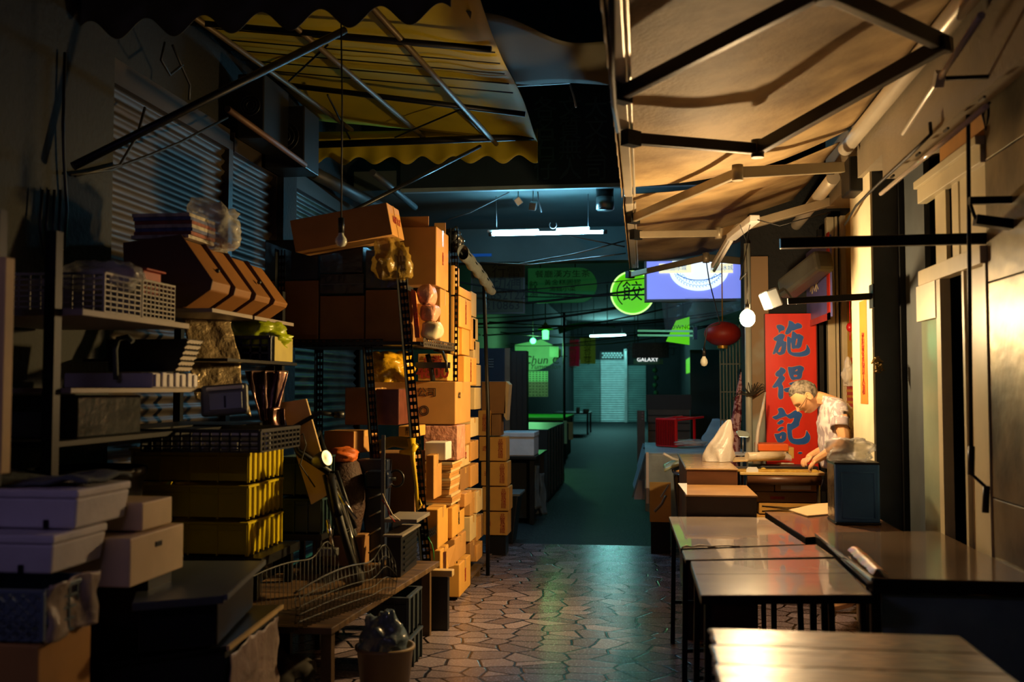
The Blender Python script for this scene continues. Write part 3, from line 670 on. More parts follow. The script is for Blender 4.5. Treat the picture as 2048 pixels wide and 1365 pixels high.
top('plastic_bag', mb, M_PLAST, 'crumpled clear bag lying on top of the blue tin', 'bag')
c0 = [W(x, y, Z=0.754) for x, y in ((1577, 1022), (1615, 1034), (1660, 1030), (1662, 1008), (1632, 1010))]
mb = MB(); mb.prism(c0, (0, 0, 0), (0, 0, 0.006)); top('cardboard_sheet', mb, mat('pale_kraft', 'd9b988', 0.7, var=0.12), 'pale torn cardboard sheet lying left of the blue tin', 'cardboard')
# ---- stall counters
def counter(label, x0, x1, y0, y1, z0, z1, m, mt, name='counter_cabinet', th=0.02):
    t = thing(name, label, 'counter', ((x0 + x1) / 2, (y0 + y1) / 2, z0))
    mb = MB(); mb.box(x0, x1, y0, y1, z0, z1 - th); part('cabinet_body', mb, m, t, bevel=0.003)
    mb = MB(); mb.box(x0 - 0.006, x1 + 0.006, y0 - 0.006, y1, z1 - th, z1); part('worktop', mb, mt, t, bevel=0.004)
    return t
a = W(1373, 937, Y=6.75); b = W(1475, 937, Y=6.75)
t = counter('taller brown counter carrying the white bag of dough', a.x, b.x, 6.75, 8.15, 0.0, a.z, M_WOODB, mat('counter_laminate', 'a88a62', 0.25, var=0.15), th=0.012)
mb = MB(); mb.bar((a.x - 0.008, 6.75, a.z + 0.002), (a.x - 0.008, 8.15, a.z + 0.002), 0.01); part('metal_trim', mb, M_STEEL, t)
a2 = W(1374, 994, Y=5.98); b2 = W(1518, 996, Y=5.98)
t = counter('lower brown counter with bare top in front of the taller one', a2.x, b2.x, 6.10, 6.73, 0.0, a2.z, mat('dark_veneer', '2e1c12', 0.45, var=0.2), mat('counter_top_tan', 'a07845', 0.5, var=0.2), th=0.012)
mb = MB(); mb.prism([W(1356, 968, Z=a2.z + .004), W(1374, 992, Z=a2.z + .004), W(1374, 968, Z=a2.z + .004)], (0, 0, 0), (0, 0, 0.003)); part('paper_corner', mb, M_WHITEP, t)
# work table
z = 0.90
c = [W(1480, 945, Z=z), W(1655, 946, Z=z)]
yw = c[0].y
t = thing('work_table', 'worktable with rounded steel frame where the man is working', 'table', (1.0, 7.1, 0))
mb = MB(); mb.box(c[0].x, 1.28, yw, yw + 0.55, z - 0.02, z); part('tabletop', mb, mat('floured_board', 'cfae6a', 0.45, var=0.15), t, bevel=0.004)
mb = MB(); mb.tube([(c[0].x + 0.05, yw + 0.02, z - 0.055), (1.25, yw + 0.02, z - 0.055)], 0.034, 12); part('frame_rail', mb, M_WOODB, t)
for x in (c[0].x + 0.06, 1.235):
    for y in (yw + 0.05, yw + 0.5):
        mb = MB(); mb.tube([(x, y, 0), (x, y, z - 0.06)], 0.014, 10); part('leg', mb, M_STEEL, t)
# cartons under the work table
uy = yw + 0.12
def ucarton(px0, px1, py0, py1, label, m=M_CARD, y=None, d=0.3):
    y = y or uy
    a, b = W(px0, py0, Y=y), W(px1, py1, Y=y); t = thing('cardboard_carton', label, 'carton', ((a.x + b.x) / 2, y + d / 2, b.z), 'cartons under the worktable')
    mb = MB(); mb.box(a.x, b.x, y, y + d, b.z, a.z); part('box_body', mb, m, t, bevel=0.004); return t, a, b
ucarton(1500, 1548, 968, 984, 'small brown carton under the worktable, upper left', M_CARD3)
t_, a, b = ucarton(1550, 1638, 968, 984, 'carton with a pale label under the worktable, upper right')
mb = MB(); mb.box(a.x + 0.04, a.x + 0.25, uy - 0.003, uy, b.z + 0.012, a.z - 0.012); part('paper_label', mb, M_PAPER, t_)
t_, a, b = ucarton(1512, 1640, 984.5, 1006, 'long carton with red stamp in the middle of the pile under the worktable', M_CARD3)
mb = MB(); mb.box(a.x + 0.1, a.x + 0.2, uy - 0.003, uy, b.z + 0.02, a.z - 0.03); part('red_stamp', mb, M_REDINK, t_)
t_, a, b = ucarton(1518, 1640, 1006.5, 1030, 'yellow carton near the bottom of the pile under the worktable', M_CARD2)
mb = MB(); mb.tube([(a.x + 0.02, uy - 0.004, a.z - 0.02), (a.x + .2, uy - 0.01, a.z - 0.03), (b.x, uy - 0.004, a.z - 0.015)], 0.003, 5); mb.tube([(a.x + 0.02, uy - 0.004, b.z + 0.02), (a.x + .2, uy - 0.01, b.z + 0.035), (b.x, uy - 0.004, b.z + 0.03)], 0.003, 5); part('twine', mb, M_CABLE, t_)
ucarton(1505, 1640, 1030.5, 1120, 'bottom carton of the pile under the worktable, mostly hidden', M_CARD2)
# things on the counters
gz = a_z = W(1373, 937, Y=6.75).z
p = W(1440, 925, Z=gz)
t = thing('dough_bag', 'translucent white bag of dough standing up to a tied point', 'bag', p)
mb = MB()
def db(u, v):
    a = 2 * math.pi * u; h = v * 0.30
    rx = 0.115 * (1 - v) ** 0.75 + 0.01; ry = 0.09 * (1 - v) ** 0.8 + 0.008
    if v < 0.12: rx *= 0.9 + v * 0.8
    x = p.x - 0.01 + rx * math.cos(a) + 0.085 * v ** 1.3; y = p.y + 0.08 + ry * math.sin(a)
    k = noise.noise(Vector((math.cos(a) * 2, math.sin(a) * 2, v * 4))) * 0.018 * (1.2 - v)
    return (x + k, y + k, gz + 0.003 + h)
mb.grid(db, 40, 26); part('bag_film', mb, M_PLASTW, t)
mb = MB(); mb.ball((p.x + 0.02, p.y + 0.08, gz + 0.045), 0.062, 12, sc=(1.15, 1, 0.65)); part('dough', mb, mat('dough', 'e6cfa4', 0.6, var=0.05), t)
def slab(label, name, cat, pts, z, th, m, bevel=0.003):
    P = [W(x, y, Z=z) for x, y in pts]; mb = MB(); mb.prism([Vector((q.x, q.y, z)) for q in P], (0, 0, 0), (0, 0, th)); return top(name, mb, m, label, cat, bevel=bevel)
slab('pale wooden stick lying across the stall behind the roll', 'wooden_stick', 'stick', [(1466, 925), (1560, 922), (1560, 916), (1466, 918)], gz, 0.012, M_CARDP)
slab('white sheet of paper under the wrapped roll', 'paper_sheet', 'paper', [(1468, 912), (1495, 912), (1495, 905), (1468, 905)], gz, 0.004, M_WHITEP)
a, b = W(1494, 914, Z=gz + 0.036), W(1566, 912, Z=gz + 0.036)
t = thing('wrapped_roll', 'roll wrapped in clear film lying on the stall', 'roll', a)
mb = MB(); mb.tube([a, b], 0.032, 16); part('roll_core', mb, mat('wrapped_paper', 'd8c8aa', 0.3, var=0.1, bump=0.3, bscale=30), t)
mb = MB(); mb.grid(crumple(lambda u, v: Vector((b.x + 0.06 * v, b.y, b.z - 0.02 * v)) + Vector((0, math.cos(6.283 * u), math.sin(6.283 * u))) * (0.034 - 0.012 * v), 0.008, 30, 1), 16, 6); part('film_end', mb, M_PLAST, t)
wt = 0.90
p = W(1540, 934, Z=wt + 0.01)
mb = MB(); mb.grid(crumple(lambda u, v: (p.x - 0.15 + 0.33 * u, p.y - 0.03 + 0.12 * v, wt + 0.02 + 0.012 * math.sin(6 * u + 3 * v)), 0.01, 18, 4), 26, 12)
top('plastic_sheet', mb, M_PLASTW, 'white plastic sheet spread over the dough strips', 'plastic sheet')
mb = MB(); mb.box(c[0].x - 0.02, 1.24, yw + 0.05, yw + 0.18, wt, wt + 0.012); top('wooden_tray', mb, mat('dough_strip', 'd8b450', 0.5, var=0.15, col2='a07a2c', vscale=18), 'shallow floured tray under the man hands', 'tray', bevel=0.003)
mb = MB(); mb.box(c[0].x + 0.1, 1.26, yw + 0.2, yw + 0.42, wt, wt + 0.03); top('dark_tray', mb, M_BLACKP, 'dark tray behind the floured tray on the worktable', 'tray', bevel=0.004)
p = W(1505, 945, Z=wt); mb = MB(); mb.prism([Vector((p.x + x, p.y, p.z + z)) for x, z in ((-0.042, 0), (-0.042, 0.02), (-0.03, 0.036), (0.03, 0.036), (0.042, 0.02), (0.042, 0))], (0, 0.01, 0), (0, 0.016, 0))
top('dough_scraper', mb, M_WHITEP, 'white dough scraper standing on the worktable front edge', 'scraper')
p = W(1526, 941, Z=wt); mb = bag((p.x, p.y + 0.03, wt), 0.05, 0.03, 0.012, 5, amp=0.2); top('dough_piece', mb, mat('yellow_dough', 'e0b840', 0.6), 'lump of yellow dough beside the white scraper', 'dough')
t = thing('wooden_box', 'orange topped wooden box in front of the red sign', 'box', W(1560, 905, Y=7.75))
a, b = W(1519, 890, Y=7.75), W(1588, 907, Y=7.75)
mb = MB(); mb.box(a.x, b.x, 7.75, 8.0, b.z - 0.04, a.z - 0.02); part('box_body', mb, mat('pale_pine', 'd6a850', 0.5), t, bevel=0.003)
mb = MB(); mb.box(a.x - 0.01, b.x - 0.04, 7.74, 8.0, a.z - 0.045, a.z + 0.005); part('lid', mb, mat('orange_lid', 'e0641c', 0.4, var=0.1), t, bevel=0.004)
mb = MB(); mb.tube([(b.x - 0.05, 7.748, b.z), (b.x - 0.05, 7.752, b.z)], 0.01, 10); part('peg_hole', mb, M_BLACK, t)
mb = MB(); mb.tube([W(1512, 905, Y=7.8), W(1516, 860, Y=7.85), W(1526, 815, Y=7.9), W(1531, 785, Y=7.95)], [0.012, 0.014, 0.012, 0.006], 8)
top('plastic_tube', mb, M_PLASTW, 'translucent tube standing up beside the red sign left edge', 'tube')
# ---------------------------------------------------------------- the man
YM = 7.06
def mp(px, py, dy=0.0): return W(px, py, Y=YM + dy)
def tapered(chain): return chain
V, E, Rr = [], [], []
def node(p, r, par=None):
    V.append(Vector(p)); Rr.append(r)
    if par is not None: E.append((par, len(V) - 1))
    return len(V) - 1
hipc = mp(1686, 935)
pel = node(hipc, (0.13, 0.10))
ab = node(mp(1680, 900), (0.125, 0.10), pel)
ch = node(mp(1674, 852), (0.13, 0.105), ab)
up = node(mp(1673, 826), (0.095, 0.08), ch)
nb = node(mp(1663, 806), 0.058, up)
nm = node(mp(1651, 801), 0.052, nb)
nh = node(mp(1636, 797), 0.055, nm)
hd = node(mp(1622, 795), 0.055, nh)
for s in (-1, 1):
    sh = node(mp(1680 + (0 if s < 0 else -6), 822, 0.15 * s), 0.062, up)
    if s < 0:
        e1 = node(mp(1683, 850, -0.21), 0.05, sh); el = node(mp(1690, 882, -0.22), 0.046, e1)
        f1 = node(mp(1672, 897, -0.19), 0.042, el); wr = node(mp(1636, 918, -0.10), 0.029, f1); hn = node(mp(1624, 926, -0.08), (0.022, 0.036), wr)
    else:
        e1 = node(mp(1672, 850, 0.2), 0.045, sh); el = node(mp(1676, 884, 0.19), 0.043, e1)
        f1 = node(mp(1655, 895, 0.15), 0.038, el); wr = node(mp(1622, 912, 0.07), 0.027, f1); hn = node(mp(1612, 917, 0.05), (0.02, 0.034), wr)
    lg = node(Vector((hipc.x, YM + 0.1 * s, 0.86)), 0.085, pel); kn = node(Vector((hipc.x - 0.02, YM + 0.11 * s, 0.46)), 0.06, lg)
    an = node(Vector((hipc.x + 0.03, YM + 0.12 * s, 0.08)), 0.042, kn); ft = node(Vector((hipc.x - 0.13, YM + 0.13 * s, 0.04)), 0.036, an)
bm = bmesh.new()
me = skin(V, E, Rr, 1); bm.from_mesh(me)
# fingers, each its own skinned chain rooted in the palm
def fingers(hand, wrist, s):
    d = (hand - wrist).normalized(); side = Vector((0, 1, 0)) * (1 if s < 0 else -1)
    side = (side - d * side.dot(d)).normalized(); dn = d.cross(side); dn = dn if dn.z < 0 else -dn
    for k, ln in enumerate((0.072, 0.08, 0.075, 0.06)):
        r0 = hand + side * (-0.03 + 0.02 * k) * (1 if s < 0 else -1) - d * 0.005
        a1 = r0 + d * ln * 0.42 + dn * 0.010; a2 = a1 + (d * 0.6 + dn * 0.8) * ln * 0.34; a3 = a2 + (d * 0.1 + dn) * ln * 0.26
        m = skin([r0, a1, a2, a3], [(0, 1), (1, 2), (2, 3)], [0.0095, 0.009, 0.008, 0.007], 1); bm.from_mesh(m)
    th0 = hand - d * 0.03 - side * 0.028 * (1 if s < 0 else -1) * 1.0
    m = skin([th0, th0 + d * 0.03 - side * 0.015 * (1 if s < 0 else -1) + dn * 0.012, th0 + d * 0.058 + dn * 0.03], [(0, 1), (1, 2)], [0.012, 0.0105, 0.008], 1); bm.from_mesh(m)
fingers(mp(1624, 926, -0.08), mp(1636, 918, -0.10), -1)
fingers(mp(1612, 917, 0.05), mp(1622, 912, 0.07), 1)
# head, sculpted in its own frame: +y face, +z crown
HC = mp(1611, 792)
tilt = R(52)
fz = Vector((-math.sin(tilt) * 0.93, -0.10, math.cos(tilt))).normalized()      # towards crown
fy = Vector((-math.cos(tilt), 0.0, -math.sin(tilt))); fy = (fy - fz * fy.dot(fz)).normalized()
fx = fy.cross(fz)
HM = Matrix(((fx.x, fy.x, fz.x, HC.x), (fx.y, fy.y, fz.y, HC.y), (fx.z, fy.z, fz.z, HC.z), (0, 0, 0, 1)))
def g(d, w): return math.exp(-(d / w) ** 2)
def headpt(u, v):
    a = 2 * math.pi * u; t = math.pi * v
    x, y, z = math.sin(t) * math.sin(a), math.sin(t) * math.cos(a), -math.cos(t)
    X = 0.076 * x; Y = 0.096 * y; Z = 0.116 * z
    if z < 0:                                 # jaw narrows, back of skull tucks in
        X *= 1 - 0.28 * min(1, -z) ** 1.3
        if y < 0: Y *= 1 - 0.45 * min(1, -z * 1.2)
    if z < -0.55: Y += 0.014 * g(x, 0.5) * (1 if y > 0 else 0)
    if y > 0:
        Y += 0.006 * g(z - 0.18, 0.12) * g(x, 0.8)                    # brow
        Y -= 0.011 * g(z + 0.02, 0.12) * (g(x - 0.42, 0.2) + g(x + 0.42, 0.2))   # eye sockets
        Y += 0.027 * g(z + 0.25, 0.13) * g(x, 0.13) + 0.012 * g(z + 0.08, 0.16) * g(x, 0.1)   # nose
        Y += 0.006 * g(z + 0.30, 0.07) * (g(x - 0.13, 0.08) + g(x + 0.13, 0.08))
        Y += 0.008 * g(z + 0.52, 0.045) * g(x, 0.25) + 0.007 * g(z + 0.63, 0.045) * g(x, 0.22) - 0.005 * g(z + 0.575, 0.025) * g(x, 0.26)   # lips
        Y += 0.010 * g(z + 0.85, 0.14) * g(x, 0.3)                    # chin
        Y += 0.004 * g(z + 0.2, 0.15) * (g(x - 0.6, 0.2) + g(x + 0.6, 0.2))   # cheekbones
    return Vector((X, Y, Z))
hb = MB(); hb.grid(lambda u, v: HM @ headpt(u, 0.001 + 0.998 * v), 64, 56)
for s in (-1, 1):   # ears
    for k in range(1):
        hb.ball(HM @ Vector((0.077 * s, -0.008, -0.006)), 1.0, 8, M=HM.to_3x3().to_4x4() @ Matrix.Rotation(R(12 * s), 4, 'Z'), sc=(0.009, 0.019, 0.031))
        hb.tube([HM @ Vector((0.084 * s, -0.006 + 0.018 * math.cos(q), 0.0 + 0.03 * math.sin(q))) for q in [i * 0.4 - 1.2 for i in range(12)]], 0.0045, 6)
hm = hb.mesh('h'); bm.from_mesh(hm)
me = bpy.data.meshes.new('person_body'); bm.to_mesh(me); bm.free()
tmp = bpy.data.objects.new('tmp', me); COL.objects.link(tmp)
rm = tmp.modifiers.new('r', 'REMESH'); rm.mode = 'VOXEL'; rm.voxel_size = 0.0042; rm.use_smooth_shade = True
smd = tmp.modifiers.new('s', 'SMOOTH'); smd.iterations = 2; smd.factor = 0.4
bpy.context.view_layer.update()
me2 = bpy.data.meshes.new_from_object(tmp.evaluated_get(bpy.context.evaluated_depsgraph_get())); bpy.data.objects.remove(tmp)
man = thing('person', 'man in a patterned short sleeved shirt bending over the worktable', 'person', (hipc.x, YM, 0))
link('body', me2, M_SKIN, man)
# hair: thin shell over crown, sides and back
hb = MB()
def hair(u, v):
    a = 2 * math.pi * u
    p = headpt(u, 0.001 + 0.998 * (0.30 + 0.7 * v))
    c = math.cos(a)
    lo = -0.042 if c < -0.1 else (0.000 + 0.075 * min(1, (c + 0.1) / 0.55))
    if abs(c) < 0.25: lo = max(lo, 0.012)
    z = p.z
    k = 1.045 if z > lo else 0.93
    k += 0.012 * noise.noise(p * 60)
    return HM @ Vector((p.x * k, p.y * k, p.z * (k if z > 0 else 1)))
hb.grid(hair, 72, 60); part('hair', hb, M_HAIR, man)
# glasses
gb = MB()
for s in (-1, 1):
    gb.tube([HM @ Vector((0.033 * s + 0.024 * math.cos(q), 0.098 - 0.10 * abs(0.033 * s + 0.024 * math.cos(q)) * 0.5, -0.014 + 0.017 * math.sin(q))) for q in [i * 2 * math.pi / 16 for i in range(16)]], 0.0014, 6, closed=True)
    gb.tube([HM @ Vector((0.057 * s, 0.094, -0.010)), HM @ Vector((0.078 * s, 0.06, -0.004)), HM @ Vector((0.083 * s, 0.0, 0.008)), HM @ Vector((0.082 * s, -0.015, -0.004))], 0.0016, 6)
gb.tube([HM @ Vector((-0.009, 0.102, -0.012)), HM @ Vector((0.009, 0.102, -0.012))], 0.0014, 6)
gl = part('eyeglasses', gb, M_DSTEEL, man)
# shirt: fitted tunic with short sleeves
rings = [((1683, 936), 0.128, 0.175), ((1679, 905), 0.124, 0.172), ((1675, 875), 0.122, 0.175), ((1672, 850), 0.120, 0.185), ((1671, 832), 0.108, 0.195), ((1671, 815), 0.10, 0.185), ((1668, 805), 0.082, 0.135), ((1662, 795), 0.064, 0.076)]
sb = MB()
def shirt(u, v):
    a = 2 * math.pi * u; k = v * (len(rings) - 1); i = min(int(k), len(rings) - 2); f = k - i
    (p0, a0, b0), (p1, a1, b1) = rings[i], rings[i + 1]
    p = mp(p0[0] + (p1[0] - p0[0]) * f, p0[1] + (p1[1] - p0[1]) * f); ra = a0 + (a1 - a0) * f; rb = b0 + (b1 - b0) * f
    n = 0.010 * noise.noise(Vector((math.cos(a) * 3, math.sin(a) * 3, k * 1.6))) + 0.004 * noise.noise(Vector((math.cos(a) * 8, math.sin(a) * 8, k * 3)))
    ca, sa = math.cos(a), math.sin(a); q = 0.82
    ex = abs(ca) ** q * (1 if ca > 0 else -1); ey = abs(sa) ** q * (1 if sa > 0 else -1)
    tilt_ = Vector((0.25 * v, 0, 0))
    return p + Vector((ex * (ra + n), ey * (rb + n), -0.35 * ex * ra * max(0, v - 0.5)))
sb.grid(shirt, 56, 44)
for s, P in ((-1, [mp(1672, 815, -0.10), mp(1680, 822, -0.155), mp(1680, 838, -0.19), mp(1680, 857, -0.212)]), (1, [mp(1668, 815, 0.10), mp(1674, 820, 0.15), mp(1672, 838, 0.19), mp(1672, 856, 0.2)])):
    def slv(u, v, P=P):
        a = 2 * math.pi * u; k = v * 3; i = min(int(k), 2); f = k - i; p = P[i].lerp(P[i + 1], f); d = (P[min(i + 1, 3)] - P[max(i - 1, 0)] if v > 0.34 else P[1] - P[0]).normalized()
        x = d.orthogonal().normalized(); y = d.cross(x); r = 0.058 + 0.004 * v + 0.004 * noise.noise(Vector((math.cos(a) * 2, math.sin(a) * 2, v * 3)))
        return p + (x * math.cos(a) + y * math.sin(a)) * r
    sb.grid(slv, 28, 16)
part('shirt', sb, M_SHIRT, man, solid=0.004)
tb = MB(); me = skin([hipc + Vector((0, 0, 0.02)), Vector((hipc.x, YM - .1, 0.84)), Vector((hipc.x - .02, YM - .11, 0.46)), Vector((hipc.x + .03, YM - .12, 0.1)), Vector((hipc.x, YM + .1, 0.84)), Vector((hipc.x - .02, YM + .11, 0.46)), Vector((hipc.x + .03, YM + .12, 0.1))],
    [(0, 1), (1, 2), (2, 3), (0, 4), (4, 5), (5, 6)], [(0.15, 0.13), 0.1, 0.078, 0.065, 0.1, 0.078, 0.065], 1)
link('trousers', me, M_TROUS, man)
# ---------------------------------------------------------------- left side: cartons, racks, crates
def sbox(pn, pf, pt, pb, X, w, ymid=None):
    """box whose +X face lies on plane X between two photo columns"""
    pm = (pt + pb) / 2
    a = W(pn, pt, X=X); b = W(pn, pb, X=X); f = W(pf, pm, X=X)
    return (X - w, X, (a.y + b.y) / 2, f.y, b.z, a.z)
def fbox(p0, p1, pt, pb, Y, d):
    a = W(p0, pt, Y=Y); b = W(p1, pb, Y=Y)
    return (a.x, b.x, Y, Y + d, b.z, a.z)
def carton(bb, label, m=None, group=None, tape=True, side='+X', flap=False, name='cardboard_carton', cat='carton', tilt=0.0, rz=0.0, writing=None, wsize=0.05, wface=None, wcol=None, wpos=None):
    x0, x1, y0, y1, z0, z1 = bb
    if y1 < y0 + 0.05: y1 = y0 + 0.05
    m = m or M_CARD
    c = Vector(((x0 + x1) / 2, (y0 + y1) / 2, z0)); t = thing(name, label, cat, c, group)
    mb = MB(); mb.box(x0, x1, y0, y1, z0 + 0.001, z1 - 0.002)
    part('box_body', mb, m, t, bevel=min(0.006, (z1 - z0) * 0.08))
    if tape:
        ym = (y0 + y1) / 2; xm = (x0 + x1) / 2; mb = MB(); w = min(0.022, (y1 - y0) * .12)
        h = (z1 - z0) * 0.28
        mb.box(x0, x1 + 0.0015, ym - w, ym + w, z1 - 0.0025, z1 + 0.0); mb.box(x1, x1 + 0.0015, ym - w, ym + w, z1 - h, z1 - 0.001)
        part('packing_tape', mb, M_TAPE, t)
    if flap:
        mb = MB(); mb.hexa([(x0 + .01, y0 + .004, z1), (x1 - .01, y0 + .004, z1), (x1 - .01, y0 + .008, z1), (x0 + .01, y0 + .008, z1), (x0 + .01, y0 - .02, z1 + 0.09), (x1 - .01, y0 - .02, z1 + 0.09), (x1 - .01, y0 - .016, z1 + 0.09), (x0 + .01, y0 - .016, z1 + 0.09)]); part('top_flap', mb, m, t)
    if writing:
        wf = wface or '+X'; col = wcol or M_REDINK
        if wf == '+X': pos = (x1 + 0.002, (y0 + y1) / 2 + (wpos or 0) * (y1 - y0), (z0 + z1) / 2)
        else: pos = ((x0 + x1) / 2 + (wpos or 0) * (x1 - x0), y0 - 0.002, (z0 + z1) / 2)
        text(writing, wsize, pos, wf, col, t, 'printed_text', vertical=True, sx=0.85)
    if rz or tilt:
        t.rotation_euler = (0, tilt, rz)
    return t
M_TAPE = mat('packing_tape', 'c89a58', 0.3, var=0.1)
M_PERF = None
def perforated(a, b, w, t, name, m=None, flange=True, side=(1, 0, 0)):
    """slotted angle iron: a strip pierced by two rows of slots, with its flange"""
    a, b = Vector(a), Vector(b); d = (b - a); L = d.length; d.normalize()
    s = Vector(side); s = (s - d * s.dot(d)).normalized(); n = d.cross(s)
    mb = MB(); th = 0.003
    cols = [(0.0, 0.16), (0.42, 0.58), (0.84, 1.0)]
    for c0, c1 in cols: mb.bar(a + s * w * (c0 + c1) / 2, b + s * w * (c0 + c1) / 2, (c1 - c0) * w, th, up=n)
    k = 0.0; p = 0.045
    while k < L - 0.02:
        q = a + d * k; mb.bar(q, q + d * 0.02, 0.0, 0.0) if False else None
        mb.bar(q + s * w * 0.5, q + s * w * 0.5 + d * 0.022, w * 0.98, th, up=n); k += p
    if flange: mb.bar(a + n * -w / 2, b + n * -w / 2, th, w, up=n)
    return part(name, mb, m or M_BLACK, t)
XR = -1.33
# --- the tall steel rack
t = thing('steel_rack', 'black slotted steel rack leaning slightly, full of cartons', 'rack', (-1.6, 6.6, 0))
A0, A1 = W(872, 1195, Y=6.2), W(805, 512, Y=6.2); A0.z = 0.05
perforated((A0.x - 0.05, A0.y, 0.0), (A1.x - 0.04, A1.y, A1.z), 0.055, t, 'upright')
B1 = W(735, 690, Y=6.2); B0 = W(775, 1010, Y=6.2)
perforated((B0.x - 0.02, 6.2, 0.0), (B1.x - 0.02, 6.2, B1.z), 0.05, t, 'upright')
c1 = W(905, 470, Y=7.0); perforated((-1.36, 7.02, 0.0), (-1.36, 7.02, 2.65), 0.05, t, 'upright')
perforated((-2.35, 6.2, 0.0), (-2.35, 6.2, 2.4), 0.05, t, 'upright')
perforated((-2.35, 7.0, 0.0), (-2.35, 7.0, 2.4), 0.05, t, 'upright')
zs = 1.765
perforated((-1.385, 6.22, zs), (-1.335, 7.02, zs), 0.055, t, 'shelf_beam', mat('rack_grey', '5d5348', 0.45, 0.4), side=(0, 0, 1))
mb = MB(); mb.box(-2.35, -1.40, 6.2, 7.0, zs + 0.01, zs + 0.03); part('shelf_board', mb, M_BLACK, t)
perforated((-1.65, 6.22, zs), (-2.35, 6.22, zs), 0.05, t, 'shelf_beam', side=(0, 0, 1))
for zz in (0.55,):
    perforated((-1.345, 6.22, zz), (-1.335, 7.02, zz), 0.05, t, 'shelf_beam', side=(0, 0, 1)); mb = MB(); mb.box(-2.35, -1.37, 6.2, 7.0, zz + 0.01, zz + 0.03); part('shelf_board', mb, M_BLACK, t)
zt = zs + 0.032
# dark bundles filling the upper shelf behind the posts
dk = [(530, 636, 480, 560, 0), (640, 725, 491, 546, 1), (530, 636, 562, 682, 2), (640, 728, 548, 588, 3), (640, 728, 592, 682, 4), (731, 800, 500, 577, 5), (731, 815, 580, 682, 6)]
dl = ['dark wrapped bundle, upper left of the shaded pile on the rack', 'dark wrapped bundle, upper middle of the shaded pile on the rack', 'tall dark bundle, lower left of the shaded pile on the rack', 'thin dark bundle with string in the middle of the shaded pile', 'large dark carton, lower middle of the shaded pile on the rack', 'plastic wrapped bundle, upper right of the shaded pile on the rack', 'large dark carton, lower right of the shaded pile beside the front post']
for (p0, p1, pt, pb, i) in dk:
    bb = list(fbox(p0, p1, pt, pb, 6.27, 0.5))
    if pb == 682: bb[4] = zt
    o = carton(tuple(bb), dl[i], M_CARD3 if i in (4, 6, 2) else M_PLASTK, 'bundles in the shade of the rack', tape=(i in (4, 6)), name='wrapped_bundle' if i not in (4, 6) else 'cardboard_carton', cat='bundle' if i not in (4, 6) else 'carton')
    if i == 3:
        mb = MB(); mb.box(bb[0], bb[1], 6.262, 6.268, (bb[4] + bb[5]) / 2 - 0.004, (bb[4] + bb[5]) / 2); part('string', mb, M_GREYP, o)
# top leaning carton
bb = (-2.05, -1.50, 5.86, 6.2, 2.43, 2.62)
a = W(773, 405, Y=5.95); b = W(785, 469, Y=5.95); c = W(797, 420, Y=6.35); d_ = W(809, 481, Y=6.35)
t = thing('cardboard_carton', 'topmost tilted carton with red print under the yellow canopy', 'carton', (-1.9, 6.1, 2.3))
w = Vector((-0.62, 0, -0.1))
mb = MB(); mb.hexa([b + w * 1.0, b, d_, d_ + w, a + w, a, c, c + w]); part('box_body', mb, M_CARD, t, bevel=0.004)
text('新鮮水果', 0.05, (a.lerp(d_, 0.5) + Vector((0.006, 0, 0.0))), '+X', M_REDINK, t, 'printed_text')
mb = MB(); mb.bar(a.lerp(c, .5) + Vector((.002, 0, 0)), b.lerp(d_, .5) + Vector((.002, 0, 0)), 0.012, 0.003, up=(1, 0, 0)); part('packing_tape', mb, M_TAPE, t)
mb = bag((-1.57, 6.12, 2.19), 0.11, 0.11, 0.12, 4, amp=0.55, tip=0.3)
top('plastic_bag', mb, mat('dim_yellow_film', 'a8883c', 0.25, alpha=0.6, bump=0.8, bscale=14), 'crinkled clear yellow bag below the tilted carton', 'bag')
# large upright carton and what is under it
bb = sbox(873, 897, 452, 571, -1.36, 0.33); t = carton(bb, 'tall carton with dark front on top of the rack shelf pile', M_CARD, writing='蘋果', wsize=0.05)
mb = MB(); mb.box(bb[0] + 0.01, bb[1] - 0.06, bb[2] + 0.02, bb[2] + 0.03, bb[5], bb[5] + 0.07); part('top_flap', mb, M_CARD, t)
mb = MB(); mb.box(bb[1] - 0.09, bb[1] - 0.01, bb[3] - 0.06, bb[3] - 0.05, bb[5], bb[5] + 0.08); part('top_flap', mb, M_CARD, t)
zb = bb[4]
bb2 = sbox(881, 898, 578, 690, -1.36, 0.13); bb2 = (bb2[0], bb2[1], bb2[2], bb2[3], zt, zb - 0.004); carton(bb2, 'narrow carton standing on the rack shelf under the tall carton', M_CARD)
y2 = bb2[2]
carton((-1.52, -1.44, y2 - 0.14, y2 + .1, zt + 0.2, zb - 0.12), 'small carton wedged beside the pink parcels', M_CARD2, tape=False)
carton((-1.50, -1.415, y2 - 0.12, y2 + .1, zt, zt + 0.195), 'slim carton under the small wedged carton', M_CARD2, tape=False)
def parcel(p0, p1, pt, pb, Y, label, m):
    bb = fbox(p0, p1, pt, pb, Y, 0.2); mb = MB(); cx, cz = (bb[0] + bb[1]) / 2, bb[4]
    mb.grid(crumple(lambda u, v: (lambda a, q: (cx + (bb[1] - bb[0]) / 2 * (abs(math.cos(a)) ** .5) * (1 if math.cos(a) > 0 else -1) * (math.sin(math.pi * min(max(q, .004), .996)) ** .16), Y + 0.09 + 0.09 * (abs(math.sin(a)) ** .5) * (1 if math.sin(a) > 0 else -1) * (math.sin(math.pi * min(max(q, .004), .996)) ** .16), cz + (bb[5] - cz) * q))(6.283 * u, v), 0.014, 14, p0), 36, 24)
    return top('pink_parcel', mb, m, label, 'parcel', 'pink wrapped parcels on the rack shelf')
yp = 6.25
parcel(832, 864, 568, 607, yp, 'pale pink crinkled parcel, topmost of three on the rack shelf', M_PINKP)
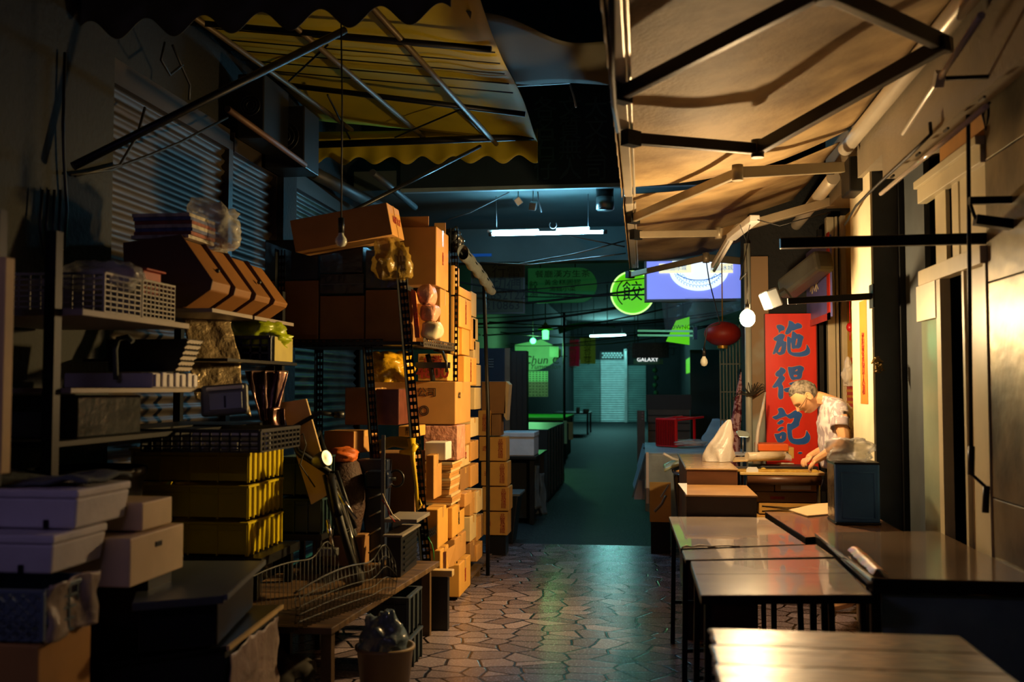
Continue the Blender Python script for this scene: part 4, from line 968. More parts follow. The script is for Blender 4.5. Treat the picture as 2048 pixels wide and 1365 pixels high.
parcel(838, 871, 607, 642, yp, 'pink parcel, middle of three on the rack shelf', M_PINKP)
parcel(838, 877, 643, 680, yp, 'pink and white parcel, lowest of three on the rack shelf', mat('pink_white_wrap', 'e0b09c', 0.4, col2='c8c0a0', vscale=9))
mb = MB(); a, b = W(822, 578, Y=6.24), W(838, 676, Y=6.24); mb.prism([W(822, 578, Y=6.24), W(831, 583, Y=6.24), W(840, 676, Y=6.24), W(830, 676, Y=6.24)], (0, 0, 0), (0, 0.006, 0))
o = top('printed_card', mb, mat('orange_card', 'd8641e', 0.5, var=0.1), 'thin orange printed card standing behind the front rack post', 'card')
text('特價', 0.05, W(832, 640, Y=6.235), '-Y', M_REDINK, o, vertical=True, sx=.6)
# yellow box with red 4800 and the black straps
bb = fbox(836, 895, 708, 762, 6.75, 0.2); t = thing('fruit_box', 'yellow box with large red number 4800 on the middle shelf', 'box', ((bb[0] + bb[1]) / 2, 6.8, bb[4]))
mb = MB(); mb.box(*bb); part('box_body', mb, M_CARD2, t, bevel=0.004)
text('4800', 0.115, ((bb[0] + bb[1]) / 2 + 0.0, 6.745, bb[4] + 0.055), '-Y', M_REDINK, t, 'red_number', thick=0.003)
text('台灣', 0.07, ((bb[0] + bb[1]) / 2, 6.745, bb[5] - 0.05), '-Y', M_REDINK, t, 'red_text', thick=0.001)
mb = MB(); mb.bar(W(832, 731, Y=6.7), W(900, 731, Y=6.7), 0.03, 0.04); mb.tube([W(855, 709, Y=6.71), W(862, 735, Y=6.71), W(866, 762, Y=6.71)], 0.018, 8); mb.tube([W(868, 700, Y=6.69), W(885, 705, Y=6.69), W(893, 725, Y=6.69), W(893, 745, Y=6.69)], 0.01, 8)
top('black_bracket', mb, M_BLACKP, 'black plastic bracket with curved hose in front of the 4800 box', 'bracket')
p = W(785, 765, Y=6.5); mb = bag((p.x - 0.02, 6.5, p.z), 0.14, 0.12, 0.10, 2, amp=0.5)
for k in range(9):
    q = W(755, 735, Y=6.4); a = k * 0.35 - 1.4; mb.tube([q, q + Vector((-0.05 * math.cos(a) - 0.01, -0.01, -0.06 * math.sin(a) - .02))], [0.006, 0.002], 5)
top('yellow_bag', mb, M_PLASTY, 'shiny yellow plastic bag tied with a tuft on the middle shelf', 'bag')
# middle shelf
bb = sbox(911, 941, 763, 850, -1.27, 0.58); t = carton(bb, 'wide printed carton jutting out of the middle of the rack', M_CARD, writing=None)
text('公司', 0.07, (bb[1] - 0.2, bb[2] - 0.002, bb[5] - 0.08), '-Y', M_DKINK, t, 'printed_text'); text('◎', 0.09, (bb[1] - 0.22, bb[2] - 0.002, bb[4] + 0.09), '-Y', M_DKINK, t, 'printed_text')
text('水果', 0.05, (bb[1] + 0.002, bb[2] + 0.13, bb[5] - 0.1), '+X', M_DKINK, t, 'printed_text')
zc = bb[4]
carton(fbox(752, 798, 778, 851, 6.35, 0.4), 'dark red wrapped parcel left of the wide carton', mat('dark_red_wrap', '6a3a30', 0.35, var=0.4, vscale=14), tape=False, name='wrapped_parcel', cat='parcel')
carton(fbox(690, 748, 775, 851, 6.4, 0.4), 'dark brown carton far left on the middle shelf', M_CARD3)
b3 = sbox(831, 846, 853, 880, -1.42, 0.3); b3 = fbox(797, 831, 852, 875, 6.3, 0.3); carton(b3, 'yellow box with fine print under the wide carton', M_CARD2, tape=False, writing='果汁', wface='-Y', wsize=0.03, wcol=M_DKINK)
b4 = fbox(847, 915, 853, 922, 6.72, 0.3); b4 = (b4[0], b4[1], b4[2], b4[3], b4[4], zc - 0.005)
carton(b4, 'pink film wrapped parcel right under the wide carton', M_PINKP, tape=False, name='wrapped_parcel', cat='parcel')
b5 = fbox(851, 893, 884, 921, 6.5, 0.18); t = carton((b5[0], b5[1], 6.48, 6.68, b5[4], b5[5]), 'small white box leaning on the pink parcel', M_WHITEP, tape=False, name='white_box', cat='box')
# stack of flattened cardboard
bb = sbox(901, 920, 925, 1012, -1.30, 0.17); t = thing('flattened_cardboard', 'stack of flattened cardboard sheets bulging out of the rack', 'cardboard', ((bb[0] + bb[1]) / 2, bb[2] + .1, bb[4]))
n = 16; zz = bb[4]
for k in range(n):
    h = (bb[5] - bb[4]) / n; j = rnd.uniform(-0.006, 0.006); mb = MB(); mb.box(bb[0] + j - .04, bb[1] + j + 0.008 * math.sin(k), bb[2] + j, bb[3] + j, bb[4] + h * k + 0.001, bb[4] + h * (k + 1) - 0.001); part('cardboard_sheet', mb, M_CARD if k % 3 else M_CARDP, t)
base1 = bb[4]
b6 = sbox(930, 941, 988, 1016, -1.26, 0.15); carton((b6[0], b6[1], b6[2], b6[3] + .05, b6[4], b6[5]), 'small carton with pale top beside the flattened cardboard', M_CARD)
def low(pn, pf, pt, pb, X, w, label, m=None, **k): return carton(sbox(pn, pf, pt, pb, X, w), label, m, **k)
low(905, 929, 1016, 1078, -1.30, 0.16, 'carton with black writing below the flattened cardboard', M_CARD2, writing='貨號', wsize=0.05, wcol=M_DKINK)
low(910, 932, 1079, 1128, -1.30, 0.14, 'plain carton second from the floor at the rack front', M_CARD)
low(919, 941, 1130, 1196, -1.285, 0.16, 'carton with red print standing on the pavement at the pile corner', M_CARD2, writing='鮮果', wsize=0.055)
mb = MB(); mb.prism([W(893, 1100, Y=6.6), W(912, 1088, Y=6.7), W(908, 1132, Y=6.7), W(897, 1136, Y=6.6)], (0, 0, 0), (0, 0.008, 0)); top('torn_flap', mb, M_CARD, 'torn cardboard flap sticking out low beside the corner cartons', 'flap')
low(876, 896, 1019, 1099, -1.33, 0.1, 'slim yellow carton edge above the wooden bench', M_CARD2)
low(881, 897, 1101, 1212, -1.33, 0.1, 'tall slim carton standing on the wooden pallet', M_CARD2)
carton(fbox(852, 868, 910, 1000, 6.35, 0.25), 'narrow carton seen behind the front rack post', M_CARD)
mb = MB(); mb.tube([W(823, 878, Y=6.12), W(826, 920, Y=6.1), W(833, 975, Y=6.1), W(835, 1020, Y=6.1)], [0.03, 0.016, 0.012, 0.012], 6)
mb.tube([W(800, 905, Y=6.12), W(822, 905, Y=6.1), W(832, 890, Y=6.1)], [0.012, 0.025, 0.02], 6)
mb.tube([W(835, 1020, Y=6.1), W(843, 1010, Y=6.1), W(840, 1000, Y=6.1), W(832, 1012, Y=6.1)], 0.007, 6)
top('yellow_strap', mb, mat('yellow_strap', 'd8b414', 0.4, var=0.2), 'crumpled yellow plastic strip hanging down beside the front post', 'strap')
mb = MB(); mb.grid(crumple(lambda u, v: W(745 + 90 * u, 885 - 8 * math.sin(3 * u) + 18 * v, Y=6.18 + 0.1 * v), 0.03, 9, 2), 16, 6)
top('olive_sheet', mb, mat('olive_sheet', '8a7a24', 0.5, var=0.4), 'crumpled olive sheet on the packages left of the yellow strip', 'sheet', solid=0.004)
carton(fbox(655, 722, 862, 908, 6.1, 0.3), 'open brown carton with yellow lit corner behind the bicycle', M_CARD, rz=R(-14))
bbk = fbox(745, 830, 905, 1040, 6.3, 0.3); carton(bbk, 'dark tall carton behind the yellow strip', M_CARD3, tape=False)
# --- columns of cartons along the alley, printed side out
QA = '品質保證'
colA = [(909, 919, 530, 590), (909, 924, 592, 709), (909, 923, 711, 762)]
la = ['slim yellow carton at the top of the tall columns beside the rack post', 'long slim yellow carton below the topmost slim one', 'slim yellow carton right above the wide printed carton']
for (a, b, c, d), l in zip(colA, la): low(a, b, c, d, -1.335, 0.08, l, M_CARD2, tape=False)
low(919, 943, 572, 590, -1.30, 0.16, 'small open carton on top of the column with vertical red print', M_CARD2, tape=False)
low(919, 943, 591, 654, -1.30, 0.16, 'yellow carton high in the column with vertical red print', M_CARD2, writing=QA, wsize=0.05)
low(925, 939, 656, 710, -1.31, 0.10, 'narrow yellow carton in the middle of the printed column', M_CARD2, tape=False)
low(929, 953, 712, 771, -1.28, 0.15, 'yellow carton with red print just above the wide jutting carton', M_CARD2, writing=QA, wsize=0.05)
for i, (a, b, c, d, l) in enumerate([(943, 953, 582, 632, 'pale grey carton at the top of the rear column'), (946, 956, 634, 679, 'pale carton second in the rear column'), (942, 951, 634, 700, 'yellow strip of carton between the two columns'), (948, 959, 681, 727, 'pale carton third in the rear column'), (952, 962, 729, 773, 'pale carton fourth in the rear column'), (950, 963, 775, 820, 'pale carton fifth in the rear column')]):
    low(a, b, c, d, -1.30, 0.12, l, M_CARDP if i != 2 else M_CARD2, tape=False)
rows = [(852, 893), (895, 937), (939, 985), (987, 1033), (1035, 1085), (1087, 1122)]
nm = ['top', 'second', 'third', 'fourth', 'fifth', 'lowest']
for i, (c, d) in enumerate(rows):
    j = rnd.uniform(-0.012, 0.012)
    low(921 if i < 3 else 941, 941 if i < 3 else 953, c, d, -1.305 + j, 0.2, '%s weathered carton of the near lower column, from the top' % nm[i], [M_CARD, M_CARDP, M_CARD3][i % 3], writing='果' if i == 1 else None, wsize=0.06)
    j = rnd.uniform(-0.01, 0.01)
    low(942 if i < 3 else 954, 957 if i < 3 else 966, c + 4 * i - 15, d + 4 * i - 17, -1.29 + j, 0.2, '%s carton of the rear lower column, from the top' % nm[i], [M_CARDP, M_CARD, M_CARD][i % 3])
# pallet trolley under the columns
t = thing('wooden_pallet', 'low dark wooden pallet under the carton columns', 'pallet', (-1.45, 8.0, 0))
mb = MB()
for y in (7.45, 7.9, 8.35): mb = MB(); mb.box(-1.75, -1.30, y, y + 0.08, 0, 0.07); part('bearer', mb, M_WOODT, t)
for x in (-1.72, -1.56, -1.40): mb = MB(); mb.box(x, x + 0.12, 7.42, 8.46, 0.07, 0.09); part('deck_board', mb, M_WOODT, t)
# the stack of four printed cartons, front to the camera
YD = 8.9
st = [(958, 1012, 874, 923), (962, 1015, 924, 973), (964, 1018, 974, 1023), (966, 1015, 1024, 1072)]
nn = ['topmost of the stack of four', 'second from the top of the stack of four', 'third from the top of the stack of four', 'lowest of the stack of four']
for (a, b, c, d), l in zip(st, nn):
    bb = fbox(a, b, c, d, YD, 0.25); t = carton(bb, 'printed yellow carton, ' + l, M_CARD2, 'printed cartons stacked by the black bin', tape=False)
    for dx, s in ((0.3, QA), (-0.28, '造')): text(s, 0.05, ((bb[0] + bb[1]) / 2 + dx * (bb[1] - bb[0]), YD - 0.002, (bb[4] + bb[5]) / 2), '-Y', M_REDINK, t, 'printed_text', vertical=True)
bb = fbox(966, 1015, 1072.5, 1085, YD, 0.25); t = thing('wooden_crate_base', 'low dark base under the stack of four printed cartons', 'pallet', ((bb[0] + bb[1]) / 2, 9.0, 0)); mb = MB(); mb.box(bb[0] + .02, bb[1] - .02, YD + .02, YD + 0.22, 0, bb[5] - .002); part('base_block', mb, M_BLACKP, t)
bb = fbox(956, 981, 821, 872.5, YD, 0.22); carton(bb, 'small printed carton standing on the stack of four', M_CARD2, tape=False, writing=QA, wface='-Y', wsize=0.045)
bb = fbox(982.5, 1001, 829, 872.5, YD, 0.22); carton(bb, 'worn brown carton beside the small printed carton', M_CARD3, tape=False)
bb = fbox(963, 1012, 763, 828.5, 8.93, 0.2); t = carton(bb, 'open brown carton on top of the rear stack', M_CARD3, tape=False)
mb = MB(); mb.prism([Vector((bb[1], 8.93, bb[5])), Vector((bb[1] + 0.03, 8.93, bb[5] - 0.03)), Vector((bb[1] + 0.005, 8.93, bb[4] - 0.06)), Vector((bb[1] - 0.02, 8.93, bb[4] - .02))], (0, -0.0, 0), (0, 0.2, 0)); part('side_flap', mb, M_CARDP, t)
t = thing('waste_bin', 'black plastic bin standing behind the stack of four cartons', 'bin', (-1.24, 9.7, 0)); mb = MB()
q0, q1 = fbox(985, 1036, 990, 1090, 9.55, .3)[:2]
mb.hexa([(q0 + .03, 9.6, 0.0), (q1 - .06, 9.6, 0), (q1 - .06, 9.9, 0), (q0 + .03, 9.9, 0), (q0, 9.55, 0.46), (q1, 9.55, 0.46), (q1, 9.95, 0.46), (q0, 9.95, 0.46)]); part('bin_body', mb, M_BLACKP, t, bevel=0.01)
mb = MB(); mb.box(q0 - .01, q1 + .02, 9.53, 9.97, 0.46, 0.485); part('lid', mb, M_GREYP, t, bevel=0.006)
# rolled grey tarp tied over a pole, above the columns
t = thing('rolled_tarp', 'grey rolled tarpaulin tied over a black pole above the cartons', 'tarpaulin', (-1.25, 7.6, 0))
a, b, c = W(925, 505, X=-1.27), W(960, 548, X=-1.2), W(983, 582, X=-1.15)
mb = MB(); pts = [a.lerp(b, k / 6) for k in range(6)] + [b.lerp(c, k / 5) for k in range(6)]
mb.grid(lambda u, v: (lambda i, f: pts[i].lerp(pts[min(i + 1, 11)], f) + Vector((math.cos(6.283 * u) * 0.8, 0.2 * math.cos(6.283 * u), math.sin(6.283 * u))) * (0.05 + 0.006 * math.sin(v * 30 + u * 9) - 0.012 * v))(min(int(v * 11), 10), v * 11 - min(int(v * 11), 10)), 20, 44); part('rolled_cloth', mb, M_GREYF, t)
mb = MB(); mb.tube([W(968, 570, Y=7.95), W(976, 820, Y=7.95), (W(976, 820, Y=7.95).x, 7.95, 0.0)], 0.016, 8); part('pole', mb, M_BLACK, t)
mb = MB(); mb.tube([W(970, 588, Y=7.94), W(972, 640, Y=7.94), W(974, 668, Y=7.94)], [0.006, 0.01, 0.005], 6); part('tie', mb, M_GREYF, t)
mb = bag(W(903, 490, Y=7.1) + Vector((0.0, 0, -0.04)), 0.07, 0.08, 0.08, 7, amp=0.5); top('black_bag', mb, M_PLASTK, 'dark crumpled bag on top of the pile behind the tall carton', 'bag')
# styrofoam box on the black stall
bb = fbox(1000, 1068, 866, 913, 11.0, 0.5); t = thing('styrofoam_box', 'white styrofoam box lying on the dark stall beyond the cartons', 'box', ((bb[0] + bb[1]) / 2, 11.2, bb[4]))
mb = MB(); mb.box(*bb); part('box_body', mb, M_STYRO, t, bevel=0.01)
mb = MB(); mb.box(bb[0] - .005, bb[1] + .005, 10.99, 11.51, bb[5] - 0.05, bb[5] + .005); part('lid', mb, M_STYRO, t, bevel=0.008)
t = thing('market_stall', 'dark table under the styrofoam box with cloths hanging from its end', 'table', (-1.4, 11.5, 0))
mb = MB(); mb.box(bb[0] - 0.3, bb[1] + 0.03, 10.9, 12.2, bb[4] - 0.03, bb[4] - 0.002); part('tabletop', mb, M_BLACK, t)
for x, y in ((bb[0] - .2, 11), (bb[1] - 0.02, 11), (bb[1] - 0.02, 12.1), (bb[0] - .2, 12.1)): mb = MB(); mb.bar((x, y, 0), (x, y, bb[4] - .03), 0.05); part('leg', mb, M_BLACK, t)
mb = MB(); mb.box(bb[0] - .2, bb[1] - 0.04, 11.1, 12.0, 0.05, bb[4] - .05); part('curtain', mb, M_DARKW, t)
for i, (x, l) in enumerate(((1060, 'grey cloth hanging at the near end of the dark stall'), (1072, 'pale cloth hanging at the far end of the dark stall'))):
    mb = MB(); a = W(x - 2, 930 + 15 * i, Y=11.3 + i * .5); mb.grid(crumple(lambda u, v: (a.x + (0.1 + 0.04 * v) * u + .0, a.y + 0.04 * math.sin(8 * u), a.z - 0.5 * v), 0.02, 8, i), 12, 16); top('hanging_cloth', mb, M_GREYF, l, 'cloth', solid=0.003)
# ---------------------------------------------------------------- near left: shelving, crates, bicycle, boxes
def crate(bb, label, m, group=None, ribs=7, name='plastic_crate', cat='crate', rims=(0.0, 1.0), inner=True):
    x0, x1, y0, y1, z0, z1 = bb; t = thing(name, label, cat, ((x0 + x1) / 2, (y0 + y1) / 2, z0), group)
    mb = MB(); w = 0.008
    mb.box(x0, x1, y0, y0 + w, z0, z1); mb.box(x0, x1, y1 - w, y1, z0, z1); mb.box(x0, x0 + w, y0, y1, z0, z1); mb.box(x1 - w, x1, y0, y1, z0, z1); mb.box(x0, x1, y0, y1, z0, z0 + w)
    part('crate_body', mb, m, t)
    mb = MB()
    for k in range(ribs + 1):
        y = y0 + (y1 - y0) * k / ribs; mb.box(x1, x1 + 0.012, y - 0.004, y + 0.004, z0, z1 - 0.01)
    nx = max(3, int((x1 - x0) / (y1 - y0) * ribs * 0.5))
    for k in range(nx + 1):
        x = x0 + (x1 - x0) * k / nx; mb.box(x - 0.004, x + 0.004, y0 - 0.01, y0, z0, z1 - 0.01)
    mb.box(x0, x1, y0 - 0.008, y0, z1 - 0.045, z1 - 0.04)
    part('ribs', mb, m, t)
    mb = MB(); r = 0.014
    mb.box(x0 - r, x1 + r, y0 - r, y0, z1 - 0.012, z1); mb.box(x0 - r, x1 + r, y1, y1 + r, z1 - 0.012, z1); mb.box(x0 - r, x0, y0, y1, z1 - 0.012, z1); mb.box(x1, x1 + r, y0, y1, z1 - 0.012, z1)
    part('rim', mb, m, t, bevel=0.002)
    return t
def basket(bb, label, m, nx=9, nz=6, ny=8, r=0.0045, name='plastic_basket', cat='basket', diag=False, group=None):
    x0, x1, y0, y1, z0, z1 = bb; t = thing(name, label, cat, ((x0 + x1) / 2, (y0 + y1) / 2, z0), group)
    mb = MB()
    if diag:
        for s in (1, -1):
            k = -nz
            while k < nx + nz:
                pts = []
                for f in (0, 1):
                    u = (k + (f * nz if s > 0 else nz - f * nz)) / nx; pts.append((x0 + (x1 - x0) * min(1, max(0, u)), y0, z0 + (z1 - z0) * f))
                u0 = k / nx; u1 = (k + nz) / nx
                a0, a1 = (u0, u1) if s > 0 else (u1, u0)
                # clip to the face
                def at(f): return a0 + (a1 - a0) * f
                f0, f1 = 0.0, 1.0
                if a1 != a0:
                    for lim in (0.0, 1.0):
                        f = (lim - a0) / (a1 - a0)
                        if (a1 > a0) == (lim == 0.0): f0 = max(f0, f)
                        else: f1 = min(f1, f)
                if f1 > f0 + 0.01:
                    mb.bar((x0 + (x1 - x0) * at(f0), y0, z0 + (z1 - z0) * f0), (x0 + (x1 - x0) * at(f1), y0, z0 + (z1 - z0) * f1), r * 1.6, r)
                k += 1
    else:
        for k in range(nx + 1): x = x0 + (x1 - x0) * k / nx; mb.bar((x, y0, z0), (x, y0, z1), r * 1.3, r)
        for k in range(nz + 1): z = z0 + (z1 - z0) * k / nz; mb.bar((x0, y0, z), (x1, y0, z), r, r * 1.3)
    part('front_grid', mb, m, t)
    mb = MB()
    for k in range(ny + 1): y = y0 + (y1 - y0) * k / ny; mb.bar((x1, y, z0), (x1, y, z1), r, r * 1.3)
    for k in range(nz + 1): z = z0 + (z1 - z0) * k / nz; mb.bar((x1, y0, z), (x1, y1, z), r, r * 1.3)
    part('side_grid', mb, m, t)
    mb = MB(); mb.box(x0, x1, y0, y1, z0 - 0.004, z0 + 0.004); mb.box(x0, x0 + 0.004, y0, y1, z0, z1); mb.box(x0, x1, y1 - 0.004, y1, z0, z1); part('tray_back', mb, m, t)
    mb = MB(); w = r * 2.4
    for a, b in (((x0, y0), (x1, y0)), ((x1, y0), (x1, y1)), ((x1, y1), (x0, y1)), ((x0, y1), (x0, y0))): mb.bar((*a, z1), (*b, z1), w)
    mb.bar((x1, y0, z0), (x1, y0, z1), w)
    part('rim', mb, m, t, bevel=0.002)
    return t
# --- shelving unit on the left
t = thing('shelving_unit', 'black shelving stacked with baskets and bins at the left', 'shelving', (-2.4, 4.4, 0))
for (x, y) in ((-2.16, 3.42), (-2.80, 3.42), (-2.80, 5.75), (-2.16, 5.75)):
    mb = MB(); mb.box(x - 0.022, x + 0.022, y - 0.022, y + 0.022, 0, 2.08); part('upright', mb, M_BLACK, t)
M_SHELF = mat('shelf_edge_grey', '8c8078', 0.5, var=0.2)
z1s = 1.795
mb = MB(); mb.box(-2.75, -2.06, 3.45, 4.33, z1s - 0.025, z1s); part('shelf_board', mb, M_SHELF, t, bevel=0.002)
z2s = 1.885
for (y0, y1, z) in ((4.55, 5.05, z2s), (5.08, 5.68, z2s - 0.0)):
    mb = MB(); mb.box(-2.75, -2.05, y0, y1, z - 0.02, z); part('shelf_board', mb, M_SHELF, t, bevel=0.002)
z3s = 1.50
mb = MB(); mb.box(-2.75, -2.10, 3.45, 4.6, z3s - 0.02, z3s); part('shelf_board', mb, M_SHELF, t, bevel=0.002)
mb = MB(); mb.box(-2.75, -2.0, 4.62, 5.6, 1.63, 1.645); part('shelf_board', mb, M_BLACK, t)
mb = MB(); mb.box(-2.75, -2.16, 3.45, 5.7, 1.28, 1.30); part('shelf_board', mb, M_BLACK, t)
mb = MB(); mb.box(-2.75, -2.2, 3.75, 4.6, 0.58, 0.60); part('shelf_board', mb, M_BLACK, t)
M_GBASK = mat('grey_basket', '9a948a', 0.4, var=0.15)
b1 = list(sbox(208, 281, 546, 626, -2.1, 0.45)); b1[4] = z1s + .006; basket(tuple(b1), 'large square grid basket on the upper shelf, clear film bulging over it', M_GBASK, 10, 7, 6)
b2 = list(sbox(284, 349, 560, 630, -2.1, 0.45)); b2[4] = z1s + .006; basket(tuple(b2), 'lower grid basket at the right end of the upper shelf', M_GBASK, 10, 8, 8)
mb = bag(((b1[0] + b1[1]) / 2 + .12, (b1[2] + b1[3]) / 2, b1[5] - 0.06), 0.16, 0.12, 0.06, 12, amp=0.3); top('plastic_film', mb, M_PLAST, 'clear plastic film bulging from the large grid basket', 'wrapping film')
a = W(283, 562, X=-2.16); bq = W(318, 560, X=-2.16)
mb = MB(); mb.box(-2.34, -2.15, a.y, bq.y, b2[5] - 0.05, b2[5] + 0.055); mb.box(-2.35, -2.13, a.y - .01, bq.y + .01, b2[5] + 0.055, b2[5] + 0.065); top('red_container', mb, mat('dull_red', '9a3a28', 0.5, var=0.2), 'small red lidded container in the lower grid basket', 'container', bevel=0.004)
# four hooded bins
prof = [(-2.52, 2.2), (-2.24, 2.235), (-2.075, 2.02), (-2.085, 1.975), (-2.21, 1.892), (-2.5, 1.892)]
names = ['nearest', 'second', 'third', 'farthest']
for i in range(4):
    y0 = 4.56 + 0.275 * i; y1 = y0 + 0.262
    t = thing('hooded_bin', 'brown slant fronted bin on the shelf, %s of the row of four' % names[i], 'bin', (-2.3, y0 + 0.13, 1.89), 'brown slant fronted bins')
    dz = -0.008 * i
    P = [Vector((x, 0, z + (dz if z > 2 else 0))) for x, z in prof]
    mb = MB(); mb.prism(P, (0, y0 + 0.008, 0), (0, y1, 0)); part('bin_body', mb, M_BROWNP, t, bevel=0.006)
    mb = MB()
    Q = [Vector((x + (0.02 if x > -2.3 else 0), 0, z + (0.012 if z > 2.1 else 0) - (0.0))) for x, z in prof]; Q = [Vector((q.x, 0, max(q.z, 1.889) + (dz if q.z > 2 else 0))) for q in Q]
    mb.prism(Q, (0, y0, 0), (0, y0 + 0.008, 0)); part('side_panel', mb, mat('dark_brown_panel', '4a2c18', 0.5, var=0.2), t, bevel=0.002)
    if i in (0, 2): mb = MB(); p = Vector((-2.12, y0 + 0.2, 2.09)); mb.ball(p, 0.012, 8); part('latch_knob', mb, M_BLACKP, t)
t = thing('magazine_stack', 'stack of printed papers on top of the brown bins', 'papers', (-2.4, 4.75, 2.24))
for k in range(7):
    mb = MB(); j = rnd.uniform(-.008, .008); mb.box(-2.5 + j, -2.2 + j, 4.62 + j, 4.9 - j, 2.238 + 0.018 * k, 2.255 + 0.018 * k); part('paper_bundle', mb, mat('magazine_%d' % (k % 3), ['b8b0a0', '8c4434', '54608c'][k % 3], 0.5, var=0.5, vscale=25), t)
mb = bag((-2.24, 4.95, 2.22), 0.13, 0.15, 0.12, 21, amp=0.5); top('plastic_bag', mb, M_PLAST, 'crumpled clear bag beside the papers on top of the brown bins', 'bag')
# foil sheet hanging below
A = [W(358, 612, Y=4.98), W(462, 628, Y=5.15), W(500, 832, Y=4.9), W(395, 800, Y=4.75)]
mb = MB(); mb.grid(crumple(lambda u, v: (A[0].lerp(A[1], u)).lerp(A[3].lerp(A[2], u), v), 0.022, 9, 3), 30, 40)
top('foil_foam_sheet', mb, M_FOIL, 'wrinkled gold grey foam sheet hanging from the shelf below the bins', 'sheet', solid=0.006)
# pink foil bag hanging
mb = MB(); a, b = W(490, 742, Y=5.3), W(576, 742, Y=5.4)
mb.grid(lambda u, v: (lambda p, c: p.lerp(c, 0.62 * v ** 1.4) + Vector((0, 0.05 * math.sin(u * 19) * (1 - 0.3 * v) + 0.03 * math.sin(u * 41 + v * 3), -0.28 * v)))(a.lerp(b, u), a.lerp(b, 0.62)), 44, 20)
top('foil_bag', mb, M_PINKF, 'pink metallic foil bag pinched below and hanging in folds', 'bag', solid=0.003)
mb = MB(); q = W(540, 828, Y=5.33); mb.grid(crumple(lambda u, v: q + Vector((-0.04 + 0.11 * u + 0.02 * v, 0.03 * math.sin(9 * u), 0.03 - 0.2 * v)), 0.02, 12, 7), 16, 14); top('dark_foil_tail', mb, mat('brown_foil', '6a4a40', 0.3, 0.6), 'dark brown foil tail hanging under the pink foil bag', 'foil', solid=0.003)
# shelf items to the right of the foil
bb = fbox(484, 512, 692, 735, 5.2, 0.3); bb = (-2.45, -2.14, 5.2, 5.4, 1.648, 1.78)
basket((W(500, 700, Y=5.18).x - .16, W(540, 700, Y=5.18).x, 5.18, 5.5, 1.648, 1.775), 'navy basket under the shelf with a green bag in it', M_BLUEP, 5, 3, 6, 0.008)
mb = MB(); x1 = W(541, 700, Y=5.19).x; mb.box(x1 + .008, x1 + 0.02, 5.2, 5.48, 1.648, 1.78); top('plastic_divider', mb, mat('olive_pale', 'a89a50', 0.5), 'pale olive panel standing beside the navy basket', 'panel')
mb = bag((W(530, 690, Y=5.3).x - .05, 5.33, 1.72), 0.15, 0.13, 0.075, 15, amp=0.45); top('green_bag', mb, M_PLASTN, 'bright green yellow plastic bag bulging out of the navy basket', 'bag')
# woven basket tilted, white ribbed tray
bb = list(sbox(375, 402, 690, 750, -2.06, 0.40)); 
t = thing('woven_basket', 'dark woven basket with flared side on the white ribbed tray', 'basket', (-2.25, 4.45, bb[4]))
x0, x1, y0, y1, z0, z1 = bb[0], bb[1], bb[2], bb[3], bb[4], bb[5]
zt3 = z3s + 0.075; z0 = zt3; z1 = zt3 + 0.15
mb = MB(); mb.hexa([(x0, y0 + .03, z0), (x1 - 0.06, y0 + .03, z0), (x1 - .06, y1, z0), (x0, y1, z0), (x0, y0, z1), (x1, y0, z1), (x1, y1 + .03, z1), (x0, y1 + .03, z1)])
part('basket_body', mb, M_BLACKP, t, bevel=0.005)
mb = MB()
for i in range(9):
    for j in range(6):
        u = (i + 0.5) / 9; v = (j + 0.5) / 6; x = x1 - 0.06 * (1 - v) + 0.002; y = y0 + (y1 - y0) * u; mb.bar((x, y - 0.016 + (i + j) % 2 * .004, z0 + (z1 - z0) * v - 0.006), (x + .004, y + 0.014, z0 + (z1 - z0) * v + 0.006), 0.006, 0.009)
part('weave', mb, mat('brown_weave', '6a5236', 0.5), t)
yb0 = W(310, 760, X=-2.08).y; yb1 = W(398, 760, X=-2.08).y
t = thing('ribbed_tray', 'white ribbed tray lying on the middle shelf', 'tray', (-2.3, (yb0 + yb1) / 2, z3s))
mb = MB(); mb.box(-2.5, -2.09, yb0, yb1, z3s + 0.001, z3s + 0.065); part('tray_body', mb, M_STYRO, t, bevel=0.006)
mb = MB()
for k in range(7): y = yb0 + 0.03 + (yb1 - yb0 - 0.06) * k / 6; mb.box(-2.09, -2.08, y - 0.02, y + 0.016, z3s + 0.006, z3s + 0.06 + (0.008 if k % 2 else 0))
part('rib', mb, M_STYRO, t, bevel=0.003)
# grey handled lid standing
c = W(450, 798, Y=4.55)
t = thing('handled_case', 'pale grey plastic case with a handle, leaning on the dark basket', 'case', (c.x, c.y, c.z - .07))
TM = Matrix.Translation(c) @ Matrix.Rotation(R(-12), 4, 'X') @ Matrix.Rotation(R(-8), 4, 'Y') @ Matrix.Rotation(R(14), 4, 'Z')
mb = MB(); mb.box(-0.115, 0.105, 0, 0.05, -0.075, 0.075, TM); part('case_shell', mb, M_GREYP, t, bevel=0.015)
mb = MB(); mb.box(-0.075, 0.08, -0.008, 0.0, -0.055, 0.03, TM); part('front_recess', mb, mat('recess_grey', '8a929c', 0.25, 0.3), t, bevel=0.004)
mb = MB(); mb.box(-0.085, 0.09, -0.02, -0.002, 0.04, 0.06, TM); part('handle', mb, M_WHITEP, t, bevel=0.008)
mb = MB(); mb.box(-0.004, 0.004, -0.012, -0.008, -0.045, 0.012, TM); part('latch_slot', mb, M_BLACK, t)
t = basket((-2.33, W(533, 850, Y=4.5).x, 4.42, 4.95, 1.205, 1.30), 'dark basket pierced with square holes on top of the yellow crates', M_BLACKP, 12, 4, 10, 0.007)
mb = MB(); mb.box(-2.32, W(530, 850, Y=4.5).x - 0.012, 4.6, 4.605, 1.21, 1.285); 
